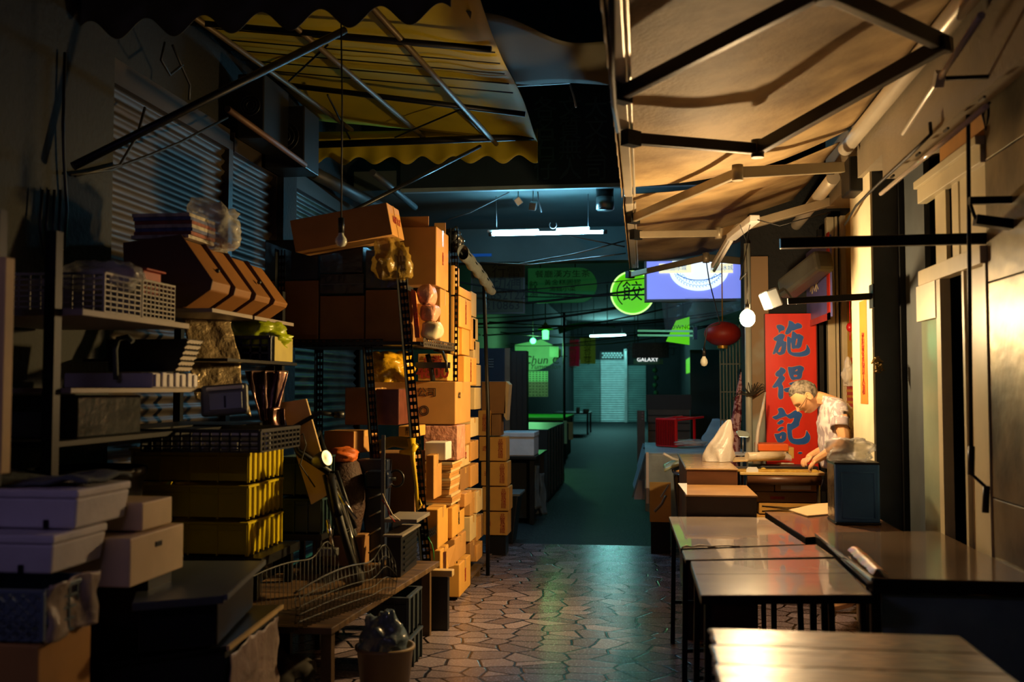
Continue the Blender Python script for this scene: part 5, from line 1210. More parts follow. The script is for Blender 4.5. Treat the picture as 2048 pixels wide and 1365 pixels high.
for k in range(8): mb.box(-2.3 + k * .055, -2.28 + k * .055, 4.5, 4.52, 1.215, 1.25)
top('pale_strips', mb, M_WHITEP, 'pale strips lying inside the dark pierced basket', 'strips')
# faucet-like pale handle and small dark goods on the middle shelf
mb = MB(); mb.tube([W(232, 760, Y=4.0), W(230, 700, Y=4.0), W(236, 678, Y=4.0), W(255, 674, Y=4.0), W(266, 684, Y=4.0)], 0.012, 8)
top('bent_pipe', mb, M_GREYF, 'bent pale pipe standing behind the white ribbed tray', 'pipe')
bb = (-2.7, -2.22, 3.7, 4.2, 1.30, 1.47); carton(bb, 'dark carton under the middle shelf at the left', M_PLASTK, tape=False, name='dark_box', cat='box')
bb = (-2.72, -2.2, 4.3, 5.0, 0.62, 1.18); t = thing('laundry_basket', 'large dark basket standing on the low shelf behind the yellow crates', 'basket', (-2.45, 4.65, .62)); mb = MB(); mb.lathe([(0.2, 0.0), (0.24, 0.5), (0.255, 0.51), (0.255, 0.54), (0.235, 0.54), (0.19, 0.02)], 28, (-2.47, 4.2, 0.605)); part('basket_body', mb, M_BLACKP, t)
# --- yellow crates
xs = -1.99
ybn, ybf = 4.86, 5.33
for i, (zt, zb_, l) in enumerate(((1.19, 1.02, 'yellow ribbed crate, topmost of the stack of three'), (1.005, 0.835, 'yellow ribbed crate, middle of the stack of three'), (0.82, 0.65, 'yellow ribbed crate, lowest of the stack of three'))):
    crate((xs - 0.62, xs, ybn - .02 * 0, ybf, zb_, zt), l, M_YCRATE, 'stack of yellow crates', 7)
t = thing('crate_stand', 'dark low stand carrying the yellow crates', 'stand', (-2.3, 5.1, 0)); mb = MB(); mb.box(-2.66, -1.9, 4.83, 5.4, 0.60, 0.645); part('stand_top', mb, M_BLACK, t)
for x, y in ((-2.62, 4.88), (-1.95, 4.88), (-1.95, 5.36), (-2.62, 5.36)): mb = MB(); mb.box(x - .02, x + .02, y - .02, y + .02, 0, 0.6); part('leg', mb, M_BLACK, t)
for i, (z0, z1, l) in enumerate(((0.62, 0.80, 'dark grey tub left of the yellow crates, lower one'), (0.81, 0.98, 'dark grey tub left of the yellow crates, upper one'))):
    crate((-3.0 + .1, -2.64, 4.95, 5.3, z0 + .0, z1), l, M_GREYP, ribs=4, name='plastic_tub', cat='tub')
for i, (z0, z1, l) in enumerate(((0.66, 0.86, 'dark teal crate right of the yellow crates, lower one'), (0.875, 1.1, 'dark teal crate right of the yellow crates, upper one'))):
    a = W(562, 1000, Y=5.6); crate((a.x, a.x + 0.24, 5.6, 5.95, z0, z1), l, mat('dark_teal_plastic', '22383c', 0.4), ribs=5)
t = thing('stool', 'dark stool under the teal crates', 'stool', (W(562, 1000, Y=5.6).x + .12, 5.78, 0)); xx = W(562, 1000, Y=5.6).x; mb = MB(); mb.box(xx - .01, xx + .25, 5.58, 5.97, 0.62, 0.655); part('seat', mb, M_BLACKP, t)
for x, y in ((xx + .01, 5.6), (xx + .23, 5.6), (xx + .23, 5.95), (xx + .01, 5.95)): mb = MB(); mb.bar((x, y, 0), (x, y, 0.62), 0.03); part('leg', mb, M_BLACKP, t)
# --- styrofoam boxes, nearest
t = thing('low_table', 'low dark table carrying the styrofoam boxes at the lower left', 'table', (-2.1, 3.1, 0)); mb = MB(); mb.box(-2.7, -1.72, 2.55, 3.5, 0.42, 0.45); part('tabletop', mb, M_BLACK, t)
for x, y in ((-2.65, 2.6), (-1.78, 2.6), (-1.78, 3.45), (-2.65, 3.45)): mb = MB(); mb.box(x - .02, x + .02, y - .02, y + .02, 0, 0.42); part('leg', mb, M_BLACK, t)
def styro(bb, label, lid=True, rz=0.0, m=None, notch=True):
    x0, x1, y0, y1, z0, z1 = bb; t = thing('styrofoam_box', label, 'box', ((x0 + x1) / 2, (y0 + y1) / 2, z0), 'styrofoam boxes at the lower left'); m = m or M_STYRO
    mb = MB(); mb.hexa([(x0 + .01, y0 + .01, z0), (x1 - .012, y0 + .01, z0), (x1 - .012, y1 - .01, z0), (x0 + .01, y1 - .01, z0), (x0, y0, z1 - .03), (x1, y0, z1 - .03), (x1, y1, z1 - .03), (x0, y1, z1 - .03)]); part('box_body', mb, m, t, bevel=0.008)
    if lid: mb = MB(); mb.box(x0 - .004, x1 + .004, y0 - .004, y1 + .004, z1 - .029, z1); part('lid', mb, m, t, bevel=0.008)
    if notch: mb = MB(); mb.box(x1 - 0.12, x1 - 0.102, y0 - .001, y0 + .008, z0 + 0.0, z0 + 0.03); part('drain_notch', mb, M_BLACK, t, bevel=0.003)
    t.rotation_euler = (0, 0, rz); return t
styro((-2.42, -1.845, 3.08, 3.42, 1.035, 1.165), 'white styrofoam box, topmost at the lower left, lid askew')
styro((-2.42, -1.865, 2.98, 3.30, 0.905, 1.03), 'white styrofoam box directly under the topmost one')
styro((-1.86, -1.72, 3.31, 3.62, 0.98, 1.09), 'cream styrofoam box end lit orange, right of the topmost one', m=M_CARDP, notch=False) if False else None
M_CREAMB = mat('cream_board', 'cdb494', 0.6, var=0.15)
for (bb, l) in (((-2.3, -1.80, 3.43, 3.66, 0.98, 1.085), 'cream box end lit warm behind the topmost styrofoam box'), ((-2.3, -1.78, 3.31, 3.72, 0.80, 0.975), 'cream box with a dark hand hole, lit warm at its right end')):
    o = carton(bb, l, M_CREAMB, tape=False, name='cream_box', cat='box')
    if bb[4] < 0.9: mb = MB(); mb.box(-1.781, -1.777, 3.49, 3.54, 0.915, 0.935); part('hand_hole', mb, M_BLACK, o, bevel=0.004)
t = thing('box_support', 'dark crate hidden under the cream boxes', 'crate', (-2.1, 3.55, 0)); mb = MB(); mb.box(-2.12, -1.82, 3.52, 3.7, 0.0, 0.795); part('crate_body', mb, M_BLACKP, t)
mb = MB(); mb.grid(crumple(lambda u, v: (-2.40 + 0.56 * u, 3.12 + 0.3 * v, 1.185 + 0.01 * math.sin(9 * u)), 0.02, 10, 3), 24, 12); top('bent_sheet', mb, M_GREYF, 'thin grey bent sheet lying on the topmost styrofoam box', 'sheet', solid=0.012)
# blue-grey basket with clear film and the cardboard box below
xb = W(94, 1200, Y=2.86).x
basket((xb - .5, xb - 0.0, 2.84, 3.12, 0.735, 0.88), 'blue grey basket with slanting mesh at the lower left', mat('bluegrey_plastic', '60707c', 0.4, var=0.2), 12, 4, 6, 0.006, diag=True)
mb = MB(); yb = 2.85; mb.grid(crumple(lambda u, v: (xb + 0.01 + 0.015 * math.sin(9 * u), yb + 0.27 * u, 0.735 + 0.16 * v), 0.02, 16, 6), 18, 14); top('plastic_film', mb, mat('cloudy_film', 'b8a594', 0.3, alpha=0.75, bump=0.5, bscale=25), 'cloudy crumpled film over the end of the blue grey basket', 'wrapping film', solid=0.003)
carton((xb - .5, xb - 0.005, 2.83, 3.12, 0.452, 0.725), 'orange lit cardboard box at the lower left corner', M_CARD, tape=False)
# tray lid and boards in front
P = [W(292, 1122, Z=0.75), W(525, 1122, Z=0.75), W(447, 1192, Z=0.75), W(264, 1207, Z=0.75)]
t = thing('grey_tray', 'dark grey flat tray with a light right edge', 'tray', (-1.8, 3.8, 0.7)); mb = MB(); mb.prism(P, (0, 0, -0.03), (0, 0, 0)); part('tray_plate', mb, mat('dark_grey_plate', '4c5254', 0.4, var=0.2), t, bevel=0.003)
mb = MB(); mb.bar(P[1] + Vector((0.008, 0, -.006)), P[2] + Vector((0.008, 0, -.006)), 0.014, 0.02); part('edge_strip', mb, M_GREYP, t)
t2 = thing('black_box', 'black box standing under the grey tray', 'box', (-1.85, 3.8, 0.55)); mb = MB(); mb.prism([p.lerp(P[0].lerp(P[2], .5), 0.12) for p in P], (0, 0, -0.19), (0, 0, -0.033)); part('box_body', mb, M_BLACKP, t2, bevel=0.006)
P = [W(330, 1215, Z=0.545), W(562, 1210, Z=0.545), W(453, 1293, Z=0.545), W(200, 1330, Z=0.545)]
t = thing('glass_case', 'low case with dark top, wooden edge and crumpled film on its front', 'case', (-1.7, 3.9, 0)); mb = MB(); mb.prism(P, (0, 0, -0.012), (0, 0, 0)); part('top_board', mb, M_BLACKP, t)
mb = MB(); mb.bar(P[1] + Vector((0.006, 0, -.008)), P[2] + Vector((0.006, 0, -.008)), 0.012, 0.018); part('wooden_edge', mb, M_BOARD, t)
mb = MB(); mb.prism([p.lerp(P[0].lerp(P[2], .5), 0.04) for p in P], (0, 0, -0.535), (0, 0, -0.014)); part('case_body', mb, M_DARKW, t)
a, b = P[2].lerp(P[1], 0.02), P[2].lerp(P[1], 0.9); mb = MB(); mb.grid(crumple(lambda u, v: a.lerp(b, u) + Vector((0.012, 0, -0.03 - 0.46 * v)), 0.014, 14, 8), 30, 24); part('film_cover', mb, mat('pinkish_film', 'a8948c', 0.3, alpha=0.9, bump=0.7, bscale=20), t, solid=0.002)
t = thing('slatted_bench', 'dark slatted bench in the bottom left corner', 'bench', (-1.6, 2.9, 0))
for k in range(7): mb = MB(); mb.box(-1.70 + 0.0, -1.12, 2.62 + k * 0.09, 2.68 + k * .09, 0.40, 0.425); part('slat', mb, M_BLACKP, t)
for x in (-1.66, -1.16):
    for y in (2.66, 3.18): mb = MB(); mb.bar((x, y, 0), (x, y, .40), 0.03); part('leg', mb, M_BLACKP, t)
# --- low shelf with planks, wire rack, bag in bucket, bins
t = thing('plank_bench', 'long weathered plank bench along the pile', 'bench', (-1.6, 5.0, 0))
mb = MB(); mb.hexa([(-2.1, 4.35, 0.40), (-1.38, 4.35, 0.40), (-1.25, 6.1, 0.40), (-2.1, 6.1, 0.40), (-2.1, 4.35, 0.43), (-1.38, 4.35, 0.43), (-1.25, 6.1, 0.43), (-2.1, 6.1, 0.43)]); part('plank', mb, M_WOODT, t, bevel=0.003)
for x, y in ((-1.43, 4.45), (-1.31, 6.0), (-2.0, 6.0), (-2.0, 4.45)): mb = MB(); mb.bar((x, y, 0), (x, y, 0.40), 0.05); part('leg', mb, M_WOODT, t)
# wire basket rack
def wire_rack():
    t = thing('wire_basket', 'long curved wire basket lying on the plank bench', 'basket', (-1.4, 4.9, 0.43))
    a, b = Vector((-1.52, 4.25, 0.60)), Vector((-1.27, 5.05, 0.56))
    top_ = []
    n = 26
    for i in range(n + 1):
        f = i / n; top_.append(W(*[(670, 1232), (700, 1215), (730, 1200), (755, 1190), (775, 1178), (790, 1165), (803, 1148), (815, 1137), (824, 1142), (828, 1160)][min(9, int(f * 9.99))], Y=4.4 + 1.1 * f) if False else a.lerp(b, f) + Vector((0, 0, 0.07 * math.sin(math.pi * f * 0.9) + 0.10 * math.exp(-((f - 0.88) / 0.1) ** 2))))
    mb = MB(); mb.tube(top_, 0.0045, 8); part('top_wire', mb, M_DSTEEL, t); mb = MB(); mb.tube([p + Vector((-0.3, 0, 0.01)) for p in top_], 0.0045, 8); part('top_wire', mb, M_DSTEEL, t)
    mb = MB()
    for i in range(n + 1):
        p = top_[i]; q = Vector((p.x + 0.0, p.y, 0.437)); mb.tube([p, p.lerp(q, .5) + Vector((0.012, 0, 0)), q, q + Vector((-0.3, 0, 0)), p + Vector((-0.3, 0, 0.01))], 0.0022, 5)
    part('ribs', mb, M_DSTEEL, t)
    mb = MB()
    for k in range(1, 5):
        mb.tube([p + (Vector((p.x, p.y, 0.437)) - p) * k / 5 + Vector((0.012 * math.sin(math.pi * k / 5), 0, 0)) for p in top_], 0.0022, 5)
    part('long_wire', mb, M_DSTEEL, t)
wire_rack()
p = W(770, 1330, Y=4.75)
t = thing('bucket', 'beige bucket under the wire basket with a dark bag in it', 'bucket', (p.x, 4.75, 0)); mb = MB(); mb.lathe([(0.001, 0.001), (0.11, 0.0), (0.135, 0.24), (0.145, 0.245), (0.145, 0.26), (0.13, 0.26), (0.105, 0.02)], 28, (p.x, 4.75, 0)); part('bucket_body', mb, mat('beige_plastic', '9a8058', 0.5, var=0.2), t)
mb = bag((p.x - .01, 4.74, 0.2), 0.105, 0.10, 0.095, 31, amp=0.5, tip=0.5); top('plastic_bag', mb, mat('bluish_film', '6a7a86', 0.18, alpha=0.85, bump=0.6, bscale=16), 'shiny dark blue grey bag stuffed in the beige bucket', 'bag')
for i, (x, y, z0, z1, w, l) in enumerate(((-1.24, 5.22, 0.0, 0.17, 0.2, 'dark grey plastic box on the pavement beside the bucket, lower one'), (-1.25, 5.24, 0.175, 0.385, 0.2, 'dark plastic box stacked on the lower grey one beside the bucket'))):
    crate((x - w, x, y, y + 0.3, z0, z1), l, mat('slate_plastic', '39424a', 0.4), ribs=3, name='plastic_box', cat='box')
mb = bag((-1.72, 4.5, 0.0), 0.19, 0.16, 0.13, 41, amp=0.35); top('sack', mb, mat('dark_sack', '3a342c', 0.8), 'dark lumpy sack on the ground under the plank bench', 'sack')
t = thing('wooden_board_bench', 'short wooden board bench under the black slatted box', 'bench', (-1.38, 6.0, 0)); a = W(897, 1140, Y=6.0)
mb = MB(); mb.box(-1.62, a.x, 6.12, 6.19, 0.33, 0.37); part('board', mb, M_BOARD, t, bevel=0.004); mb = MB(); mb.box(-1.6, a.x - .03, 6.125, 6.185, 0, 0.33); part('support_block', mb, M_BLACKP, t)
# black slatted electronics box with grey boards
t = thing('slatted_box', 'black box with louvred right side on the plank bench', 'box', (-1.5, 5.7, 0.43))
a = W(780, 1100, Y=5.55); mb = MB(); mb.box(a.x - .02, -1.36, 5.55, 5.95, 0.432, 0.66); part('box_body', mb, M_BLACKP, t, bevel=0.004)
for k in range(6): mb = MB(); mb.bar((-1.352, 5.6, 0.46 + 0.033 * k), (-1.352, 5.92, 0.475 + 0.033 * k), 0.006, 0.012); part('louvre', mb, M_DSTEEL, t)
mb = MB(); mb.box(a.x - .03, -1.34, 5.5, 5.97, 0.662, 0.674); top('grey_board', mb, mat('grey_board', '7c746c', 0.6, var=0.2), 'lower grey board lying on the black louvred box', 'board', bevel=0.002)
b_ = W(768, 1050, Y=5.6); mb = MB(); mb.box(b_.x, -1.28, 5.6, 5.95, 0.73, 0.75); top('grey_board', mb, MATS['grey_board'], 'upper long grey board above the black louvred box', 'board', bevel=0.002)
mb = MB(); mb.box(b_.x + .03, -1.45, 5.68, 5.9, 0.676, 0.728); top('dark_block', mb, M_BLACKP, 'dark block between the two grey boards', 'block')
for i, (col, l, pts) in enumerate((('c8b49a', 'thin pale wire looping behind the upper grey board', [(765, 988), (772, 1005), (785, 1030), (800, 1042)]), ('b02a20', 'thin red wire looping behind the upper grey board', [(764, 1000), (775, 1015), (779, 1032), (790, 1045)]), ('2a9a4a', 'short green and red wire dangling at the louvred box corner', [(856, 1075), (864, 1090), (867, 1105), (868, 1122)]))):
    mb = MB(); mb.tube([W(x, y, Y=5.57 if i < 2 else 5.93) for x, y in pts], 0.0035, 6); top('wire', mb, mat('wire_%d' % i, col, 0.4), l, 'wire')
# upright slatted machine
t = thing('slatted_machine', 'upright dark blue machine with rungs and a round handle', 'machine', (-1.62, 5.8, 0.43)); a, b = W(712, 922, Y=6.0), W(772, 1150, Y=6.0)
mb = MB(); mb.hexa([(a.x + .08, 6.0, 0.435), (b.x - .02, 6.0, 0.435), (b.x - .02, 6.12, 0.435), (a.x + .08, 6.12, 0.435), (a.x, 6.0, 1.06), (a.x + .2, 6.0, 1.06), (a.x + .2, 6.12, 1.06), (a.x, 6.12, 1.06)]); part('panel', mb, M_BLUEP, t, bevel=0.01)
for k in range(5): p0 = W(738, 998 + 36 * k, Y=5.98); p1 = W(763, 988 + 34 * k, Y=5.98); mb = MB(); mb.tube([p0, p1], 0.005, 6); part('rung', mb, M_STEEL, t)
mb = MB(); c = W(762, 958, Y=5.93); mb.box(c.x - .09, c.x + .06, 5.87, 5.99, c.z - .06, c.z + .05); part('motor_block', mb, mat('blue_black', '101c34', 0.3, 0.2), t, bevel=0.02)
mb = MB(); c = W(792, 958, Y=5.95); mb.tube([c + Vector((0.045 * math.cos(q), 0.01, 0.05 * math.sin(q))) for q in [k * .42 for k in range(15)]], 0.007, 6, closed=True); mb.tube([c + Vector((-0.09, 0, 0)), c], 0.012, 8); part('hand_wheel', mb, M_BLACKP, t)
mb = MB(); a, b = W(783, 868, Y=5.85), W(783, 1150, Y=5.62); mb.bar((a.x, 5.66, a.z), (a.x + .0, 5.66, 0.40), 0.022, 0.008); top('metal_strip', mb, M_GREYP, 'narrow grey metal strip standing upright beside the blue machine', 'metal strip')
# wicker like brown sack with orange top
c = W(683, 1030, Y=5.9); mb = MB(); mb.lathe([(0.10, 0.0), (0.13, 0.15), (0.125, 0.3), (0.09, 0.42), (0.06, 0.45)], 26, (c.x, 5.95, 0.62)); mb.lathe([(0.001, 0.0), (0.10, 0.0)], 26, (c.x, 5.95, 0.62))
t = thing('covered_basket', 'tall dark brown basket with an orange cover behind the bicycle', 'basket', (c.x, 5.95, 0.62)); part('basket_body', mb, mat('dark_wicker', '3a2014', 0.7, bump=0.5, bscale=60), t)
mb = bag((c.x + .0, 5.93, 1.05), 0.09, 0.09, 0.045, 51, amp=0.2); part('cover', mb, mat('orange_cloth', 'c8621a', 0.6), t)
carton((c.x - .15, c.x + .15, 5.82, 6.1, 0.432, 0.615), 'dark carton under the tall brown basket', M_CARD3, tape=False)
# leaning pale board
P = [W(560, 806, Y=5.5), W(612, 798, Y=5.5), W(664, 985, Y=5.35), W(622, 1010, Y=5.35)]
mb = MB(); mb.prism(P, (0, 0, 0), (0, 0.02, 0)); top('leaning_board', mb, M_BOARD, 'pale chipped board leaning behind the bicycle handlebar', 'board', bevel=0.003)
# --- bicycle, seen from the front
t = thing('bicycle', 'dark bicycle leaning on the pile with a chrome headlamp', 'bicycle', (-1.55, 5.3, 0.43))
hub = W(676, 1075, Y=5.35); rad = 0.28; n = 36
lean = Vector((-0.30, 0.0, 1.0)).normalized(); fw = Vector((-0.27, 1.0, 0.0)); fw = (fw - lean * fw.dot(lean)).normalized()
hub.z = 0.435 + rad * lean.z + 0.01
hub.x = W(693, 1100, Y=5.35).x
mb = MB(); mb.tube([hub + (fw * math.cos(q) + lean * math.sin(q)) * rad for q in [2 * math.pi * k / n for k in range(n)]], 0.021, 8, closed=True); wh = part('wheel', mb, M_CABLE, t)
mb = MB(); mb.tube([hub + (fw * math.cos(q) + lean * math.sin(q)) * (rad - 0.022) for q in [2 * math.pi * k / n for k in range(n)]], 0.010, 6, closed=True); part('rim', mb, M_STEEL, wh)
mb = MB()
sd = fw.cross(lean)
for k in range(18):
    q = 2 * math.pi * k / 18; mb.tube([hub + sd * 0.02 * (1 if k % 2 else -1), hub + (fw * math.cos(q) + lean * math.sin(q)) * (rad - 0.025)], 0.0012, 4)
part('spokes', mb, M_STEEL, wh)
crown = hub + lean * (rad + 0.05); head = W(597, 905, Y=5.4); stem = W(580, 866, Y=5.38)
mb = MB()
for s in (-1, 1): mb.tube([hub + sd * 0.05 * s, crown + sd * 0.035 * s, crown], 0.012, 8)
part('fork', mb, M_BLACK, t)
mb = MB(); mb.tube([hub + (fw * math.cos(q) + lean * math.sin(q)) * (rad + 0.03) for q in [0.2 + k * 0.2 for k in range(14)]], 0.022, 8); part('mudguard', mb, M_BLACK, t)
mb = MB(); mb.tube([crown, head, stem], [0.02, 0.02, 0.014], 10); part('head_tube', mb, M_BLACK, t)
bb_ = crown + Vector((-0.1, 0.42, -0.22)); seat = crown + Vector((-0.25, 0.55, 0.2)); rear = hub + fw * 0.8 
mb = MB(); mb.tube([head, bb_], 0.018, 8); mb.tube([head.lerp(crown, .2), seat], 0.015, 8); mb.tube([bb_, seat], 0.015, 8); mb.tube([bb_, rear], 0.01, 8); mb.tube([seat, rear], 0.009, 8); part('frame', mb, M_BLACK, t)
mb = MB(); hb_ = [W(521, 872, Y=5.3), W(548, 868, Y=5.34), W(577, 861, Y=5.38), W(610, 842, Y=5.4), W(640, 826, Y=5.42), W(668, 830, Y=5.45)]; mb.tube(hb_, 0.013, 10); part('handlebar', mb, M_BLACK, t)
mb = MB(); mb.tube([hb_[0], hb_[0] + Vector((-0.05, -0.02, -.01))], 0.019, 10); mb.tube([hb_[-1], hb_[-1] + Vector((0.05, 0.02, 0))], 0.019, 10); part('grips', mb, M_BLACKP, t)
mb = MB(); mb.tube([W(590, 880, Y=5.3), W(606, 868, Y=5.28), W(612, 890, Y=5.28), W(600, 930, Y=5.3), W(630, 975, Y=5.3)], 0.004, 6); part('brake_cable', mb, M_CABLE, t)
c = W(640, 921, Y=5.2); mb = MB(); mb.lathe([(0.001, -0.045), (0.02, -0.045), (0.036, -0.02), (0.043, 0.02), (0.045, 0.05), (0.04, 0.05), (0.001, 0.045)], 20, c, Matrix.Rotation(R(72), 4, 'Y') @ Matrix.Rotation(R(20), 4, 'X')); lp = part('headlamp', mb, mat('dull_chrome', '70706c', 0.35, 0.8), t)
mb = MB(); mb.tube([rear + (fw * math.cos(q) + lean * math.sin(q)) * rad for q in [2 * math.pi * k / n for k in range(n)]], 0.021, 8, closed=True); part('wheel', mb, M_CABLE, t)
for k, (a, b) in enumerate((((672, 980), (712, 1040)), ((655, 1040), (665, 1095)))):
    mb = MB(); mb.tube([W(*a, Y=5.3), W(*b, Y=5.3)], 0.012, 8); part('chrome_stay', mb, M_CHROME, t)
c = W(655, 1105, Y=5.1); mb = MB(); mb.box(c.x - .05, c.x + .05, 5.08, 5.14, c.z - .02, c.z + .02); part('pedal', mb, M_STEEL, t, bevel=0.004)
# hanging pendant bulb on the left
p = W(682, 482, Y=5.0)
t = thing('light_bulb', 'unlit bulb hanging on a long cord in front of the dark bundles', 'light bulb', p); mb = MB(); mb.lathe([(0.001, -0.032), (0.02, -0.027), (0.031, -0.008), (0.029, 0.01), (0.015, 0.03), (0.013, 0.045)], 18, p); part('glass', mb, MATS['bulb_frost'], t)
mb = MB(); mb.tube([p + Vector((0, 0, .04)), p + Vector((0, 0, .12))], 0.016, 10); part('socket', mb, M_BLACKP, t)
tp = W(680, 90, Y=5.0); mb = MB(); mb.tube([p + Vector((0, 0, .12)), (p.x, 5.0, 3.0), (tp.x, 5.0, 3.66)], 0.005, 6); part('cord', mb, M_CABLE, t)
# left foreground warm lit post at the frame edge
a = W(4, 700, Y=3.0); mb = MB(); mb.box(a.x - 0.12, a.x + 0.006, 3.0, 3.05, 1.22, 1.93); top('wooden_post', mb, M_BOARD, 'warm lit wooden board edge at the far left of the frame', 'board', bevel=0.004)
mb = MB(); mb.box(a.x - 0.2, a.x - 0.06, 3.06, 3.1, 0, 2.1); top('dark_post', mb, M_BLACK, 'dark post behind the warm lit board at the far left', 'post')
# ---------------------------------------------------------------- yellow canopy over the left side
def zc(x, y): return 3.60 + 0.0 * y + (-0.9 - x) * 0.13
t = thing('yellow_canopy', 'yellow canvas canopy with scalloped edge on a dark pipe frame', 'awning', (-1.9, 7.0, 3.7))
mb = MB(); mb.grid(lambda u, v: (-2.9 + 2.0 * u, 5.0 + 3.6 * v, zc(-2.9 + 2.0 * u, 0) + 0.09 + 0.03 * math.sin(v * 9.4 + 1.5) + 0.015 * noise.noise(Vector((u * 6, v * 6, 0)))), 24, 40); part('canvas', mb, M_AWNY, t, solid=0.003)
mb = MB(); mb.grid(lambda u, v: (-2.95 + 2.05 * u, 8.62 + 0.012 * math.sin(u * 60) * v, 3.78 + (-.9 - (-2.95 + 2.05 * u)) * .02 - v * (0.27 + 0.035 * math.cos(u * 2.05 / 0.29 * 6.283))), 160, 8); part('scalloped_valance', mb, M_AWNY, t, solid=0.002)
for (a, b, r) in (((-3.0, 5.95, 3.86), (-0.9, 5.9, 3.56), 0.02), ((-2.9, 7.3, 3.87), (-0.88, 7.5, 3.6), 0.022), ((-2.9, 8.45, 3.66), (-0.92, 8.5, 3.68), 0.032)):
    mb = MB(); mb.tube([a, b], r, 8); part('cross_pipe', mb, M_BLACK, t)
for x in (-2.55, -1.9, -1.25):
    mb = MB(); mb.tube([(x - .3, 4.9, zc(x, 0) + .02), (x, 8.5, zc(x, 0) - 0.02)], 0.02, 8); part('long_pipe', mb, mat('dull_pipe', '6a5a38', 0.5, 0.3), t)
for k in range(5):
    y = 6.2 + 0.22 * k; mb = MB(); mb.tube([(-2.9, y, zc(-2.9, 0) + .04), (-0.92, y, zc(-.92, 0) + .04)], 0.005, 5); part('wire', mb, M_CABLE, t)
for a, b in ((W(930, 215, Y=7.6), W(790, 275, Y=8.4)), (W(918, 220, Y=7.6), W(970, 272, Y=8.4)), (W(655, 190, Y=7.5), W(700, 278, Y=8.4)), (W(655, 90, Y=6.3), W(575, 165, Y=7.2))):
    mb = MB(); mb.tube([a, b], 0.008, 6); part('brace', mb, M_BLACK, t)
a, b = W(700, 425, Y=6.6), W(960, 293, Y=8.4); mb = MB(); mb.tube([a, b], 0.016, 8); part('stay_pipe', mb, M_DSTEEL, t)
a, b = W(146, 333, Y=4.4), W(690, 60, Y=5.4); mb = MB(); mb.tube([a, b], 0.022, 8); top('diagonal_pipe', mb, M_BLACK, 'long black pipe rising diagonally across the left shutters', 'pipe')
# nearer dark valance
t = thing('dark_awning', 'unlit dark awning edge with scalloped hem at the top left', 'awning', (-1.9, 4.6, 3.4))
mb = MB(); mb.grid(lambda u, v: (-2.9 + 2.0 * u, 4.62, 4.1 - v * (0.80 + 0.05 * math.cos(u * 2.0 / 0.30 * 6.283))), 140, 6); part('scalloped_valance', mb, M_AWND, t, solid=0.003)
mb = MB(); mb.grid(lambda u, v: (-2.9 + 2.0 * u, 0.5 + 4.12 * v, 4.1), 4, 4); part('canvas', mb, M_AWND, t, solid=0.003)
# olive flap at the right end
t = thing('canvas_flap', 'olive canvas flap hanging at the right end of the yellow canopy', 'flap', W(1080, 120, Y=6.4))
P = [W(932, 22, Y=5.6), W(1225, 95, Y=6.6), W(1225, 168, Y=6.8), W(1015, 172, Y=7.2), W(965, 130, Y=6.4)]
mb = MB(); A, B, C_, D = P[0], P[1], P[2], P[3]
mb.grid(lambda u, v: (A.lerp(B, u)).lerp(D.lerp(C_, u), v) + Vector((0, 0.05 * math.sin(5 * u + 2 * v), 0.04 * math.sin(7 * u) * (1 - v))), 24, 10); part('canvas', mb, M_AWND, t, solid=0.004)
mb = MB(); a, b = W(1035, 172, Y=7.15), W(1140, 166, Y=7.0); mb.bar(a, b, 0.02, 0.01); mb.tube([W(1140, 170, Y=7), W(1148, 195, Y=7), W(1152, 215, Y=7)], 0.008, 5); part('torn_edge', mb, mat('pale_blue_scrap', '8a98a0', 0.5), t)
# air conditioners and pipe shelf on the left wall
for i, (bb, l) in enumerate(((fbox(475, 527, 148, 275, 6.7, 0.5), 'dark air conditioner box on the left wall, nearer and higher'), (fbox(530, 608, 214, 334, 7.2, 0.35), 'dark air conditioner with round fan under the yellow canopy'))):
    t = thing('air_conditioner', l, 'air conditioner', ((bb[0] + bb[1]) / 2, bb[2], bb[4])); mb = MB(); mb.box(*bb); part('housing', mb, M_BLACKP, t, bevel=0.01)
    c = Vector(((bb[0] + bb[1]) / 2, bb[2] - .005, (bb[4] + bb[5]) / 2)); r = min(bb[1] - bb[0], bb[5] - bb[4]) * 0.36
    mb = MB()
    for q_ in (1, .7, .4): mb.tube([c + Vector((r * q_ * math.cos(q), 0, r * q_ * math.sin(q))) for q in [k * .314 for k in range(20)]], 0.005, 5, closed=True)
    part('fan_grille', mb, M_DSTEEL, t)
t = thing('pipe_shelf', 'rusty pipe bracket under the air conditioners', 'bracket', (-2.5, 6.9, 3.0))
mb = MB(); mb.tube([W(455, 218, X=-2.35), W(610, 330, X=-2.35)], 0.02, 8); part('rail', mb, mat('rusty_pipe', '5a4030', 0.6, 0.3), t)
mb = MB(); mb.tube([W(520, 345, Y=7.7), W(612, 340, Y=7.7)], 0.025, 8); part('end_rail', mb, M_DSTEEL, t)
for i, (p0, p1, r, l) in enumerate((((625, 345), (760, 415), 0.06, 'thick pale duct along the left wall under the canopy, lower'), ((745, 345), (830, 415), 0.03, 'thinner metal duct along the left wall under the canopy, right'))):
    mb = MB(); a = W(*p0, Y=8.3); b = W(*p1, Y=9.6); mb.tube([a, b], r, 12); top('duct', mb, mat('duct_grey', '4a5154', 0.5, 0.2, var=0.4), l, 'duct')
